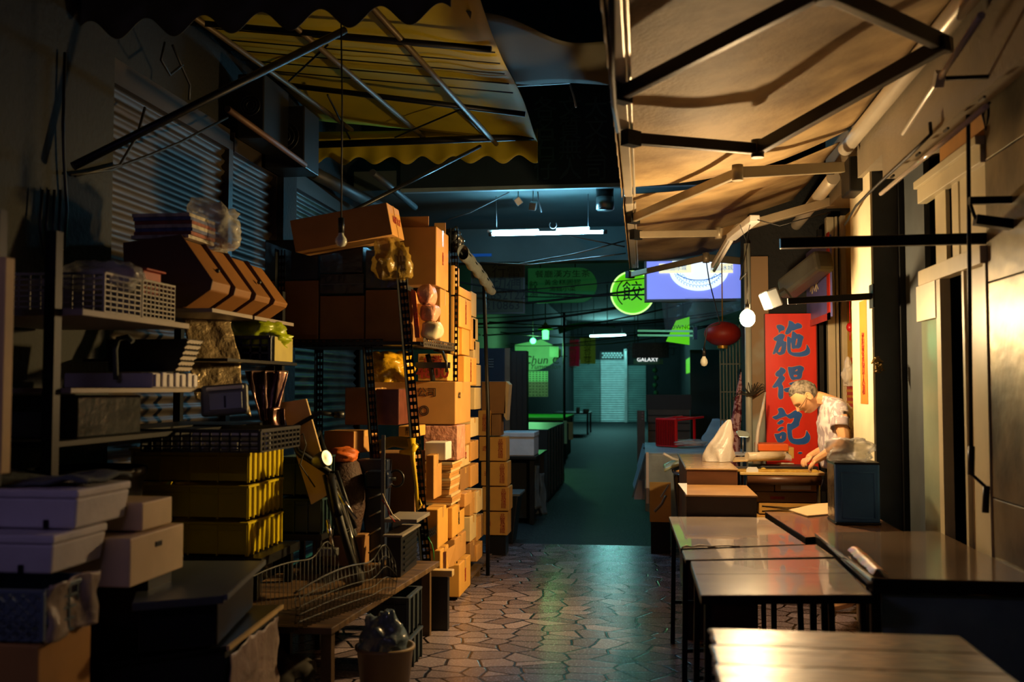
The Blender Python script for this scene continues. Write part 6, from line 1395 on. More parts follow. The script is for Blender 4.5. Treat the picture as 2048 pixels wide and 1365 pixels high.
for i, (p, l) in enumerate(((((140, 350), (220, 340), (300, 310), (360, 285), (455, 235)), 'black cable sagging across the big left shutter'), (((290, 215), (275, 270), (240, 330), (150, 352)), 'thin black cable dropping over the left shutter slats'), (((345, 90), (362, 130), (380, 170), (378, 200)), 'short cable hanging in front of the shutter hood, right'), (((330, 85), (322, 120), (340, 150), (365, 130)), 'looped cable in front of the shutter hood, left'), (((130, 105), (126, 250), (128, 320), (134, 420), (128, 500)), 'grey cable running down the near edge of the left shutter'))):
    mb = MB(); mb.tube([W(x, y, X=-2.77) for x, y in p], 0.008, 6); top('cable', mb, M_CABLE if i < 4 else M_DSTEEL, l, 'cable')
mb = MB()
for k in range(4): mb.tube([W(85 + 12 * k, 380, X=-2.75), W(80 + 13 * k, 450, X=-2.75), W(88 + 11 * k, 510, X=-2.75)], 0.007, 5)
top('cable_bunch', mb, M_DSTEEL, 'bunch of grey cables hanging at the far left above the shelves', 'cable', kind='stuff')
# ---------------------------------------------------------------- covered part of the alley, tube lamp
M_HAZEC = mat('haze_teal_concrete', '4d5a58', 0.8, var=0.4, vscale=1.2)  # teal cast of the hazy tube glow put into the colour
mb = MB(); mb.box(-2.9, 1.6, 9.75, 12.6, 3.5, 3.7); struct('ceiling', mb, M_HAZEC)
mb = MB(); mb.box(-2.9, 1.6, 12.3, 12.6, 3.08, 3.5); struct('trim_9', mb, M_HAZEC)
mb = MB(); mb.box(-2.4, 1.5, 9.68, 9.75, 3.46, 3.50); struct('trim_10', mb, mat('pale_beam_edge', '8c9a9c', 0.5))
t = thing('hanging_banner', 'dark navy banner board with faint vertical characters above the alley', 'sign', (-0.7, 9.7, 4.0))
mb = MB(); mb.box(-2.4, 0.6, 9.69, 9.74, 3.505, 5.6); part('board', mb, mat('navy_banner', '10202c', 0.6, var=0.3), t)
for i, x in enumerate((1090, 1140, 1192)): text(['各名石仔', '文質無人', '大文公司'][i], 0.24, W(x, 280, Y=9.68), '-Y', mat('faint_grey_paint', '34464e', 0.6), t, 'faint_lettering', vertical=True)
TU0, TU1 = W(982, 469, Y=10.25), W(1211, 464, Y=10.05)
t = thing('fluorescent_lamp', 'glowing cyan white tube lamp hanging across the alley', 'light fixture', TU0.lerp(TU1, .5))
mb = MB(); mb.tube([TU0, TU1], 0.017, 12); part('tube', mb, mat('tube_glow', 'd8ffff', 0.3, emit=165.0, ecol='8cdcff', var=0), t)
mb = MB(); q = Vector((0, 0.03, 0.035)); mb.bar(TU0.lerp(TU1, -.03) + q, TU0.lerp(TU1, .42) + q, 0.05, 0.03); mb.bar(TU0.lerp(TU1, .58) + q, TU0.lerp(TU1, .86) + q * 1.3, 0.05, 0.04); part('housing', mb, M_WHITEP, t, bevel=0.004)
mb = MB()
for e in (TU0, TU1): mb.tube([e - (TU1 - TU0).normalized() * .02, e + (TU1 - TU0).normalized() * .015], 0.022, 10)
part('end_cap', mb, M_GREYP, t)
mb = MB()
for f in (0.05, .85): mb.tube([TU0.lerp(TU1, f) + q, (TU0.lerp(TU1, f).x, 10.2, 3.5)], 0.004, 5)
part('hanger', mb, M_STEEL, t)
mb = MB(); c = W(1106, 450, Y=10.1); mb.tube([c + Vector((0.035 * math.cos(q), 0, 0.035 * math.sin(q))) for q in [2.4 + k * .4 for k in range(12)]], 0.006, 6); top('hook', mb, M_STEEL, 'pale round hook above the glowing tube lamp', 'hook')
for i, (p, l) in enumerate(((((895, 440), (940, 425), (990, 400), (1030, 378)), 'wire curving down from the beam to the left wall'), (((1075, 378), (1077, 400), (1083, 425)), 'short wire above the small spotlights'), (((960, 525), (1060, 530), (1150, 520), (1252, 507)), 'pale cable sagging across the alley below the tube lamp'), (((1040, 528), (1150, 508), (1250, 482)), 'pale straight cable crossing below the tube lamp'), (((1140, 472), (1200, 484), (1250, 494)), 'thin pale wire slanting right below the tube lamp'))):
    mb = MB(); mb.tube([W(x, y, Y=10.0 + i * .02 if i < 2 else 9.85) for x, y in p], 0.007, 6); top('cable', mb, M_GREYP, l, 'cable')
for i, (px, py, l) in enumerate(((1036, 402, 'small pale spotlight on the ceiling, left one'), (1066, 412, 'small pale spotlight on the ceiling, right one'))):
    c = W(px, py, Y=9.95); t = thing('spotlight', l, 'spotlight', c); rt = Matrix.Translation(c) @ Matrix.Rotation(R([-35, 10][i]), 4, 'Y') @ Matrix.Rotation(R(20), 4, 'X')
    mb = MB(); mb.box(-.035, .035, -.05, .05, -.04, .04, rt); part('head', mb, M_STEEL, t, bevel=0.006)
    mb = MB(); mb.tube([c, (c.x, c.y + .02, 3.5)], 0.006, 6); part('stem', mb, M_STEEL, t)
c = W(1210, 395, Y=9.9); t = thing('loudspeaker', 'black cylindrical speaker with shiny rim hanging from the beam', 'speaker', c); mb = MB(); mb.lathe([(0.001, -0.13), (0.08, -0.13), (0.085, 0.0), (0.09, 0.09), (0.001, 0.1)], 20, c); part('speaker_body', mb, M_BLACKP, t)
mb = MB(); mb.lathe([(0.083, -0.12), (0.09, -0.12), (0.09, -0.0), (0.087, 0)], 20, c); part('rim', mb, M_STEEL, t)
mb = MB(); mb.tube([c + Vector((0, 0, .09)), (c.x, c.y, 3.5)], 0.008, 6); part('stem', mb, M_STEEL, t)
mb = MB(); mb.box(*fbox(940, 983, 508, 513, 12.27, 0.03)); top('blue_strip', mb, mat('bright_blue', '1c6ac8', 0.4, var=0), 'short bright blue strip at the upper left behind the tarp', 'strip')
# ---------------------------------------------------------------- far signs
def board_sign(label, bb, m, name='hanging_sign', cat='sign', frame=None, group=None):
    t = thing(name, label, cat, ((bb[0] + bb[1]) / 2, bb[2], bb[4]), group); mb = MB(); mb.box(*bb); part('board', mb, m, t, bevel=0.004)
    for x in (bb[0] + .05, bb[1] - .05):
        mb = MB(); mb.tube([(x, bb[2] + .03, bb[5] - .01), (x, bb[2] + .03, 4.2)], 0.008, 5); part('hanger', mb, M_CABLE, t)
    if frame:
        mb = MB(); r = 0.02
        for (x0, x1, z0, z1) in ((bb[0] - r, bb[0], bb[4] - r, bb[5] + r), (bb[1], bb[1] + r, bb[4] - r, bb[5] + r), (bb[0], bb[1], bb[4] - r, bb[4]), (bb[0], bb[1], bb[5], bb[5] + r)): mb.box(x0, x1, bb[2] - .012, bb[3], z0, z1)
        part('frame', mb, frame, t)
    return t
M_OL = mat('olive_sign', '45503a', 0.5, var=0.3); M_INK2 = mat('faint_ink', '1c2624', 0.6)
bb = fbox(945, 1047, 480, 625, 14, 0.06); t = board_sign('grey olive hanging sign with faint phone numbers left of the tube lamp', bb, M_OL, frame=M_GREYP)
text('5652122', 0.17, W(1010, 592, Y=13.98), '-Y', M_INK2, t); text('210863', 0.17, W(1005, 612, Y=13.98), '-Y', M_INK2, t)
text('電們', 0.22, W(1028, 562, Y=13.98), '-Y', M_INK2, t, vertical=True); text('行切', 0.22, W(998, 558, Y=13.98), '-Y', M_INK2, t, vertical=True)
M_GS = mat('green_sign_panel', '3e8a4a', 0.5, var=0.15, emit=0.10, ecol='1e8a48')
a, b = W(1056, 537, Y=16), W(1194, 605, Y=16); cz = (a.z + b.z) / 2; h = (a.z - b.z) / 2
t = thing('hanging_sign', 'dim green rounded sign with rows of dark characters', 'sign', ((a.x + b.x) / 2, 16, b.z))
mb = MB(); poly = [Vector((a.x, 0, b.z)), Vector((b.x - h, 0, b.z))] + [Vector((b.x - h + h * math.sin(q), 0, cz - h * math.cos(q))) for q in [k * math.pi / 12 for k in range(1, 12)]] + [Vector((b.x - h, 0, a.z)), Vector((a.x, 0, a.z))]
mb.prism(poly, (0, 16, 0), (0, 16.06, 0)); part('board', mb, M_GS, t)
for x in (a.x + .2, b.x - .35): mb = MB(); mb.tube([(x, 16.03, a.z - .01), (x, 16.03, 4.2)], .01, 5); part('hanger', mb, M_CABLE, t)
for i, (s, py, sz) in enumerate((('餐廳漢方生茶', 549, .125), ('黃金糕圓膠', 566, .10), ('湯麵小菜', 579, .09), ('外帶便當', 592, .09))): text(s, sz, W(1125, py, Y=15.98), '-Y', mat('dark_green_ink', '0e3a28', 0.6), t, sx=1.2)
text('餃湯', 0.15, W(1067, 580, Y=15.98), '-Y', MATS['dark_green_ink'], t, vertical=True)
M_GL = mat('lit_green_panel', '5cd016', 0.4, emit=0.9, ecol='5ccc10', var=0.05)
c = W(1265, 586, Y=15); r = 0.32
t = thing('round_sign', 'bright green round sign with a dark character', 'sign', c)
mb = MB(); mb.tube([c + Vector((0, 0, 0)), c + Vector((0, 0.08, 0))], r, 36); part('disc', mb, M_GL, t)
mb = MB(); mb.tube([c + Vector((0, .04, r - .01)), (c.x, 15.04, 4.2)], 0.01, 5); part('hanger', mb, M_CABLE, t)
mb = MB(); mb.tube([c + Vector((r * math.cos(q), -.01, r * math.sin(q))) for q in [k * math.pi / 24 for k in range(48)]], 0.012, 6, closed=True); part('lit_rim', mb, mat('lit_rim', 'c8ff90', 0.4, emit=1.4, var=0), t)
mb = MB(); mb.tube([c + Vector((r * .72 * math.cos(q), -.01, r * .72 * math.sin(q))) for q in [2.2 + k * 0.1 for k in range(19)]], 0.01, 6); part('inner_arc', mb, M_INK2, t)
text('餃', 0.32, c + Vector((0.0, -.012, 0)), '-Y', M_INK2, t)
# blue white light box
bb = fbox(1293, 1502, 498, 597, 12.5, 0.12)
t = thing('light_box_sign', 'lit pale blue light box sign with a white oval emblem', 'sign', ((bb[0] + bb[1]) / 2, 12.5, bb[4]))
mb = MB(); mb.box(*bb); part('lit_panel', mb, mat('lit_blue_panel', '8c94f0', 0.4, emit=0.8, ecol='8290f4', var=0.0), t)
mb = MB(); rr = 0.03
for (x0, x1, z0, z1) in ((bb[0] - rr, bb[0], bb[4] - rr, bb[5]), (bb[1], bb[1] + rr, bb[4] - rr, bb[5]), (bb[0], bb[1], bb[4] - rr, bb[4])): mb.box(x0, x1, 12.48, 12.63, z0, z1)
part('frame', mb, M_GREYP, t)
cx = W(1398, 540, Y=12.49); M_LW = mat('lit_white', 'f0f8ff', 0.4, emit=1.2, ecol='d8ecff', var=0)
mb = MB(); mb.prism([Vector((cx.x + 0.36 * math.cos(q), 0, cx.z + 0.0 + 0.26 * math.sin(q))) for q in [k * math.pi / 24 for k in range(48)]], (0, 12.488, 0), (0, 12.499, 0)); em = part('oval_emblem', mb, M_LW, t)
mb = MB()
for rr_, n in ((0.8, 22), (0.62, 16)):
    for k in range(n):
        q = math.pi + math.pi * (k + .5) / n; p = Vector((cx.x + 0.36 * rr_ * math.cos(q), 12.485, cx.z + 0.26 * rr_ * math.sin(q))); mb.tube([p + Vector((0.016 * math.cos(w), 0, 0.016 * math.sin(w))) for w in [j * .7 for j in range(7)]], 0.0035, 4)
mb.tube([Vector((cx.x + .3 * math.cos(q), 12.485, cx.z + .03 + .16 * math.sin(q))) for q in [math.pi + .3 + k * .13 for k in range(20)]], 0.006, 5)
part('scroll_pattern', mb, mat('lit_blue_line', '4a90d8', 0.4, emit=0.35, ecol='4a90e8', var=0), em)
for x0, x1 in ((1318, 1383), (1420, 1466)):
    mb = MB(); a, b = W(x0, 528, Y=12.48), W(x1, 546, Y=12.48); mb.box(a.x, b.x, 12.478, 12.486, b.z, a.z); o = part('ribbon', mb, mat('lit_cream', 'f4ecc0', 0.4, emit=0.95, ecol='fbf0c0', var=0), t)
    text('甜品冰城', 0.07, ((a.x + b.x) / 2, 12.474, (a.z + b.z) / 2), '-Y', MATS['lit_blue_line'], o)
lamp('light_box_glow', 'AREA', ((bb[0] + bb[1]) / 2, 12.4, (bb[4] + bb[5]) / 2), 3, (0.6, 0.65, 1.0), 1.2, aim=((bb[0] + bb[1]) / 2, 5, 1.5), size_y=0.5) if False else None
# clear hanging plastic below the light box
mb = MB(); A_, B_ = W(1322, 596, Y=12.5), W(1490, 596, Y=12.5)
mb.grid(lambda u, v: A_.lerp(B_, u) + Vector((0.05 * v * (1 - u), 0.05 * math.sin(11 * u) , -(0.42 - 0.28 * u) * v - 0.0)), 40, 10)
top('plastic_curtain', mb, mat('clear_curtain', 'a8b4bc', 0.15, alpha=0.22, bump=0.6, bscale=12), 'clear plastic curtain hanging below the lit blue sign', 'plastic sheet')
# red lanterns/basin
c = W(1445, 668, Y=9.7); mb = MB(); mb.ball(c, 0.175, 14, sc=(1, 1, 0.68)); t = thing('red_lantern', 'dull red round lantern left of the glowing bulb', 'lantern', c); part('shade', mb, mat('lantern_red', 'a82a1c', 0.5, alpha=0.9), t)
mb = MB(); mb.tube([c + Vector((0, 0, .1)), (c.x, c.y, 2.86)], 0.006, 5); mb.lathe([(0.05, -0.14), (0.05, -0.11)], 12, c); part('cap_ring', mb, mat('gold_trim', 'c89a3a', 0.4, 0.5), t)
# purple-blue side sign on the wall and rolled screen above the red sign
a, b = W(1603, 520, X=1.3), W(1657, 600, X=1.3)
t = thing('side_sign', 'purple blue sign panel with red border beside the cream posts', 'sign', (1.3, 8, b.z)); y0_, y1_ = W(1660, 560, X=1.36).y, W(1603, 560, X=1.36).y
mb = MB(); mb.box(1.36, 1.375, y0_, y1_, 2.02, 2.62); part('board', mb, mat('purple_sign', '6a6ab8', 0.4, var=0.25, vscale=5), t)
mb = MB(); mb.box(1.352, 1.36, y0_, y0_ + 0.09, 2.0, 2.64); mb.box(1.352, 1.36, y0_, y1_, 2.0, 2.05); part('red_border', mb, mat('red_border', 'c22a1a', 0.4), t)
text('冰果', 0.2, (1.355, (y0_ + y1_) / 2, 2.33), '-X', M_PAPER, t)
mb = MB(); a, b = W(1650, 520, Y=7.4), W(1572, 580, Y=7.9); mb.bar(a, b, 0.15, 0.16); top('canister', mb, mat('dusty_grey_metal', '5d5e58', 0.4, 0.4, var=0.3), 'dusty grey metal canister mounted above the red sign', 'canister', bevel=0.03)
mb = MB(); mb.tube([W(1535, 545, Y=9.3), W(1500, 590, Y=9.6)], 0.025, 10); top('grey_pipe', mb, M_GREYP, 'short grey pipe end above the floodlight', 'pipe')
# grey pillar with drain pipe behind the stall
mb = MB(); a, b = W(1503, 700, Y=8.5), W(1530, 700, Y=8.5); mb.box(a.x, b.x + 0.03, 8.48, 8.52, 0, 2.6); struct('trim_11', mb, mat('grey_pillar_paint', '9aa094', 0.6, col2='8a6f4c', vscale=0.9, sharp=True))
c = W(1497, 700, Y=8.4); mb = MB(); mb.tube([(c.x, 8.42, 0), (c.x, 8.42, 2.7)], 0.028, 12); top('drain_pipe', mb, mat('pale_pipe', 'a8aca0', 0.4, var=0.1), 'pale vertical drain pipe beside the grey pillar', 'pipe')
mb = MB()
c0 = W(1497, 850, Y=8.3)
for k in range(12):
    q = W(1503, 792, Y=8.35); a = k * .5; mb.tube([q, q + Vector((0.10 * math.cos(a), 0.02, 0.06 + 0.05 * math.sin(a * 1.7))), q + Vector((0.16 * math.cos(a), 0.03, 0.02 + 0.07 * math.sin(a * 1.3)))], [0.006, 0.004, 0.002], 5)
top('dried_branches', mb, mat('dark_twigs', '2a2418', 0.8), 'dark dried twigs hanging on the grey pillar', 'twigs')
# iron grille, umbrella, mirror
t = thing('iron_grille', 'tall dark iron grille standing behind the umbrella', 'grille', W(1476, 880, Y=10.2)); g0, g1 = W(1440, 690, Y=10.2), W(1494, 875, Y=10.2)
for k in range(9): x = g0.x + (g1.x - g0.x) * k / 8; mb = MB(); mb.bar((x, 10.2, 0.0), (x, 10.2, g0.z + .2), 0.012); part('bar', mb, mat('grille_grey', '5a5e58', 0.5, 0.3), t)
for k in range(5): z = 0.9 + 0.28 * k; mb = MB(); mb.bar((g0.x, 10.19, z), (g1.x, 10.19, z), 0.012); part('cross_bar', mb, MATS['grille_grey'], t)
t = thing('closed_umbrella', 'tall closed maroon umbrella with white pattern', 'umbrella', W(1465, 920, Y=9.0)); P = [W(1481, 745, Y=9), W(1479, 780, Y=9), W(1474, 830, Y=9), W(1467, 875, Y=9), W(1463, 935, Y=9)]
mb = MB(); mb.grid(lambda u, v: (lambda i, f: P[i].lerp(P[i + 1], f) + Vector((math.cos(6.283 * u), math.sin(6.283 * u), 0)) * (0.008 + 0.062 * v ** 1.1) * (1 + 0.18 * math.sin(6.283 * u * 5)))(min(int(v * 4), 3), v * 4 - min(int(v * 4), 3)), 40, 30); part('canopy', mb, mat('maroon_pattern', '6a1220', 0.5, col2='b8909c', vscale=26, sharp=True), t)
mb = MB(); mb.tube([P[0] + Vector((0, 0, .03)), P[4], (P[4].x - .03, 9, 0.0)], 0.01, 8); part('shaft', mb, M_DSTEEL, t)
c = W(1486, 869, Y=8.3); t = thing('wing_mirror', 'bright angular rear view mirror on a stalk', 'mirror', c); rt = Matrix.Translation(c) @ Matrix.Rotation(R(-35), 4, 'X') @ Matrix.Rotation(R(8), 4, 'Y')
mb = MB(); mb.prism([rt @ Vector((x, 0, z)) for x, z in ((-.055, .005), (-.04, .035), (.03, .03), (.058, .008), (.045, -.025), (-.03, -.03))], (0, 0, 0), (0, 0.02, 0)); part('mirror_housing', mb, mat('mirror_glass', 'd8f0f4', 0.22, 0.6, var=0), t, bevel=0.004)
mb = MB(); mb.tube([c + Vector((0, .01, -.02)), c + Vector((0, .02, -.2))], 0.006, 6); part('stalk', mb, M_STEEL, t)
# twin tubes and green panel at the right
t = thing('twin_tube_fixture', 'two parallel unlit tubes given a faint glow, right of the far alley', 'light fixture', W(1330, 668, Y=14))
for dy in (662, 671): a, b = W(1276, dy, Y=14), W(1385, dy + 1, Y=13.4); mb = MB(); mb.tube([a, b], 0.014, 8); part('tube', mb, mat('pale_tube_glow', 'a8e0b8', 0.3, emit=0.35, ecol='78d8a0', var=0), t)  # weak emission put into the tubes, though they are switched off
mb = MB(); mb.tube([W(1335, 662, Y=13.7), Vector((W(1335, 662, Y=13.7).x, 13.7, 4.2))], .008, 5); part('hanger', mb, M_CABLE, t)
a = W(1388, 667, Y=13.35); mb = MB(); mb.box(a.x - .01, a.x + .04, 13.3, 13.4, a.z - .08, a.z + .08); part('end_bracket', mb, M_GREYP, t)
bb = fbox(1333, 1378, 640, 688, 17, 0.1); t = thing('green_panel_sign', 'lit bright green slanted sign panel behind the plastic curtain', 'sign', ((bb[0] + bb[1]) / 2, 17, bb[4]))
mb = MB(); mb.prism([W(1332, 683, Y=17), W(1379, 690, Y=17), W(1379, 634, Y=17), W(1352, 642, Y=17)], (0, 0, 0), (0, 0.08, 0)); part('lit_panel', mb, M_GL, t)
mb = MB(); mb.tube([W(1366, 640, Y=17.04), Vector((W(1366, 640, Y=17.04).x, 17.04, 4.2))], 0.01, 5); part('hanger', mb, M_CABLE, t)
text('CROWNCITY', 0.1, W(1362, 655, Y=16.98), '-Y', M_INK2, t)
# black cables across the deeper alley
for i in range(14):
    y = 13 + i * 0.8; z0 = 3.0 - 0.035 * i + rnd.uniform(-.2, .25); z1 = 3.0 + rnd.uniform(-.25, .3)
    mb = MB(); mb.tube(sag((-3.0, y, z0 - .12), (1.60, y + rnd.uniform(-1, 1), z1), rnd.uniform(0.05, 0.25), 12), rnd.uniform(0.006, 0.02), 6)
    top('overhead_cable', mb, M_CABLE, 'black overhead cable, %s nearest of those strung across the deeper alley' % ['very', 'second', 'third', 'fourth', 'fifth', 'sixth', 'seventh', 'eighth', 'ninth', 'tenth', 'eleventh', 'twelfth', 'thirteenth', 'fourteenth'][i], 'cable', 'overhead cables of the deeper alley')
# ---------------------------------------------------------------- deeper alley, some dark surfaces tinted teal in place of haze
# left side
t = thing('dark_cabinet', 'tall dark navy metal cabinet with a lit copper edge', 'cabinet', (-1.9, 12.9, 0)); mb = MB(); bb = fbox(938, 1013, 697, 865, 12.3, 0.6); mb.box(bb[0], bb[1] - .02, 12.3, 12.9, 0.0, bb[5]); part('cabinet_body', mb, mat('navy_metal', '1c2a3c', 0.4, 0.3), t, bevel=0.01)
mb = MB(); mb.box(bb[1] - .02, bb[1] + .04, 12.3, 12.36, 0.0, bb[5]); part('edge_strip', mb, mat('copper_edge', '8a7462', 0.35, 0.5), t)
mb = MB()
for k in range(4): a = W(982, 720 + 5 * k, Y=12.29); mb.box(a.x - .03, a.x + .03, 12.285, 12.30, a.z, a.z + .012)
part('vent_slots', mb, M_GREYP, t)
t = thing('dark_cabinet', 'second black cabinet right of the copper edged one', 'cabinet', (-1.5, 13.5, 0)); bb = fbox(1015, 1054, 702, 865, 12.95, 0.6); mb = MB(); mb.box(bb[0], bb[1], 12.95, 13.15, 0, bb[5]); part('cabinet_body', mb, M_BLACKP, t, bevel=0.01)
mb = MB()
for k in range(3): x = bb[0] + (bb[1] - bb[0]) * (k + .6) / 3.4; mb.box(x - .004, x + .004, 12.94, 12.95, .3, bb[5] - .05)
part('door_seam', mb, M_DSTEEL, t)
t = thing('market_stall', 'row of dark shuttered stall units beyond the styrofoam box', 'stall', (-1.35, 14.5, 0)); mb = MB(); mb.box(-1.9, -1.25, 13.2, 16.0, 0.0, 0.95); part('stall_body', mb, mat('dark_teal_metal', '18262a', 0.4, 0.3), t, bevel=0.01)
mb = MB()
for k in range(6): mb.box(-1.25, -1.235, 13.3 + k * .45, 13.34 + k * .45, 0.05, 0.93)
part('side_ribs', mb, M_DSTEEL, t)
# green booth
GZ = W(1090, 835, Y=20).z
t = thing('green_topped_table', 'table with a glowing green top in the lit booth', 'table', (-1.95, 21, 0)); mb = MB(); mb.box(-2.85, -1.53, 19.6, 22.5, GZ - .05, GZ); part('tabletop', mb, mat('bright_green_cloth', '38c010', 0.5, var=0.1), t)
mb = MB(); mb.box(-2.8, -1.6, 19.7, 22.4, 0.05, GZ - .05); part('skirt', mb, mat('dark_green_skirt', '0f3a1c', 0.6), t)
mb = MB(); mb.tube([(-1.53, 19.62, 0), (-1.53, 19.62, 3.0)], 0.025, 8); part('corner_post', mb, M_DSTEEL, t)
M_PGR = mat('pale_green_board', 'b8e0b0', 0.5, var=0.1)
a, b = W(1056, 690, Y=22.5), W(1122, 741, Y=22.5)
t = thing('oval_sign', 'pale green sign with curved lower edge and dark writing', 'sign', ((a.x + b.x) / 2, 22.5, b.z)); mb = MB()
mb.prism([Vector((a.x - .3, 0, a.z)), Vector((a.x - .3, 0, b.z))] + [Vector((a.x - .3 + (b.x - a.x + .3) * (k / 10), 0, b.z + (a.z - b.z) * 0.55 * max(0, (k - 4) / 6) ** 2)) for k in range(11)] + [Vector((b.x, 0, a.z - .1)), Vector((a.x + .3, 0, a.z + .12))], (0, 22.5, 0), (0, 22.53, 0)); part('board', mb, M_PGR, t)
text('Chun CT', 0.26, W(1089, 721, Y=22.48), '-Y', M_INK2, t, shear=0.2); text('Yummylon', 0.16, W(1090, 734, Y=22.48), '-Y', M_INK2, t, shear=.3)
for i, (x0, x1, y0, y1, m_, l) in enumerate(((1057, 1096, 743, 764, M_PGR, 'pale notice sheet right under the oval sign'), (1057, 1096, 764, 794, mat('pinkish_notice', 'a88a80', 0.6, var=0.3, vscale=20), 'pinkish printed notice sheet below the pale one'), (1099, 1117, 694, 715, M_PGR, 'small blank pale panel at the upper right of the oval sign'))):
    bb = fbox(x0, x1, y0, y1, 22.2 - i * .05, 0.02); t = thing('notice_sheet', l, 'notice', ((bb[0] + bb[1]) / 2, bb[2], bb[4])); mb = MB(); mb.box(*bb); part('sheet', mb, m_, t)
    if i < 2:
        mb = MB()
        for r_ in range(5):
            for c_ in range(6): x = bb[0] + (bb[1] - bb[0]) * (c_ + .5) / 6; z = bb[4] + (bb[5] - bb[4]) * (r_ + .5) / 5; mb.box(x - .02, x + .02, bb[2] - .003, bb[2], z - .008, z + .008)
        o = part('printed_rows', mb, M_INK2, t); o['kind'] = 'stuff'
c = W(1091, 668, Y=18); t = thing('lantern_lamp', 'old street style lamp with cone shade and glowing pale green glass', 'lamp', c)
mb = MB(); mb.lathe([(0.055, -0.10), (0.06, 0.05), (0.03, 0.07)], 16, c); mb.lathe([(0.001, -0.10), (0.055, -0.10)], 16, c); part('glass', mb, mat('green_glow', 'b0e8a0', 0.4, emit=6, ecol='40ff60', var=0), t)
mb = MB(); mb.lathe([(0.15, 0.08), (0.05, 0.15), (0.02, 0.2), (0.001, 0.21)], 20, c); part('shade', mb, mat('yellow_green_enamel', '7a8c2c', 0.4), t)
mb = MB(); mb.tube([c + Vector((0, 0, .2)), (c.x, 18, 3.6)], 0.01, 6); part('cord', mb, M_CABLE, t)
GL = (0.25, 1.0, 0.38)
lamp('green_booth_light', 'POINT', (-2.3, 21.0, 2.5), 55, GL, 0.15)
# the lamp carrying that light
t = thing('light_bulb', 'green glowing bulb inside the far left booth', 'light bulb', (-2.3, 21.0, 2.5)); mb = MB(); mb.ball((-2.3, 21.0, 2.5), 0.06, 10); part('glass', mb, mat('green_bulb', '60ff80', 0.3, emit=20, ecol='30ff60', var=0), t); mb = MB(); mb.tube([(-2.3, 21, 2.56), (-2.3, 21, 3.6)], 0.01, 6); part('cord', mb, M_CABLE, t)
mb = MB(); mb.grid(lambda u, v: (-2.2 + 1.5 * u, 26 + 0.5 * v, W(1150, 655, Y=26).z + .12 * math.sin(u * 3.1) - .15 * v * (1 - u)), 20, 6); t = thing('green_canopy', 'small green canopy above the far red sign', 'awning', (-1.4, 26, 3.2)); part('canvas', mb, mat('green_canvas', '0f8a50', 0.5), t, solid=0.01)
for x in (-2.1, -0.9): mb = MB(); mb.tube([(x, 26.1, 3.1), (x, 26.1, 4.2)], .012, 5); part('hanger', mb, M_CABLE, t)
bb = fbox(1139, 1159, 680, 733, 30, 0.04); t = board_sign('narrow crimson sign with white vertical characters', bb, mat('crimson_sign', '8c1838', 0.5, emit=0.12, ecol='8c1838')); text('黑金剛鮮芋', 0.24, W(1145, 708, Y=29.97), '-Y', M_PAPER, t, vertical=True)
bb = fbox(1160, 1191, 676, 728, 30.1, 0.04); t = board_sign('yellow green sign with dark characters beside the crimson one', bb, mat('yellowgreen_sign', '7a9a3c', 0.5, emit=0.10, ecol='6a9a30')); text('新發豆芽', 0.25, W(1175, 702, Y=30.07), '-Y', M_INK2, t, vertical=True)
# far tube
a, b = W(1180, 674, Y=40), W(1251, 672, Y=40); t = thing('fluorescent_lamp', 'far glowing white green tube lamp before the end shutter', 'light fixture', a.lerp(b, .5)); mb = MB(); mb.tube([a, b], 0.035, 10); part('tube', mb, mat('far_tube_glow', 'e0fff8', 0.3, emit=230, ecol='90f4ee', var=0), t)
mb = MB(); mb.bar(a + Vector((0, .03, .06)), b + Vector((0, .03, .06)), 0.08, 0.04); part('housing', mb, M_WHITEP, t)
for f in (.1, .9): q = a.lerp(b, f); mb = MB(); mb.tube([q, (q.x, 40, 4.2)], 0.008, 5); part('hanger', mb, M_CABLE, t)
# end wall with shutters
M_SH3 = mat('green_grey_shutter', '7d9a94', 0.4, 0.1, var=0.3, vscale=2); M_SH4 = mat('pale_shutter', 'e0eae8', 0.3, 0.2, var=0.2)
mb = MB(); mb.box(-8, 4, 44.2, 44.5, 0, 8); struct('wall_back', mb, M_DARKW)
def yshutter(x0, x1, z0, z1, y, m_, nm_):
    mb = MB(); n = int((z1 - z0) / 0.1 * 4); P = [(y - 0.02 * math.cos(2 * math.pi * (z0 + (z1 - z0) * i / n) / 0.1), z0 + (z1 - z0) * i / n) for i in range(n + 1)]; m = len(P)
    mb.add([(x0, py, z) for py, z in P] + [(x1, py, z) for py, z in P], [(i, m + i, m + i + 1, i + 1) for i in range(m - 1)], True); return struct(nm_, mb, m_)
x0, x1, x2, x3 = (W(p, 800, Y=44).x for p in (1118, 1200, 1250, 1292))
yshutter(x0, x1, .02, 2.75, 44.1, M_SH3, 'door_8'); o = yshutter(x1 + .03, x2 - .03, .02, 2.75, 44.05, M_SH4, 'door_9'); yshutter(x2 + .1, x3, .02, 2.5, 44.1, M_SH3, 'door_10')
mb = MB()
for i in range(3):
    for j in range(7): x = x1 + .1 + (x2 - x1 - .2) * (j + .5 * (i % 2)) / 7; mb.box(x, x + .08, 44.0, 44.02, 2.82 + i * .09, 2.87 + i * .09)
mb2 = MB(); mb2.box(x1, x2, 44.03, 44.1, 2.76, 3.1); p_ = part('vent_panel', mb2, M_BLACK, o); part('vent_slots', mb, M_SH4, p_)
mb = MB(); mb.box(x2 - .03, x2 + .1, 43.9, 44.1, 0, 3.2); part('guide_post', mb, M_SH4, o)
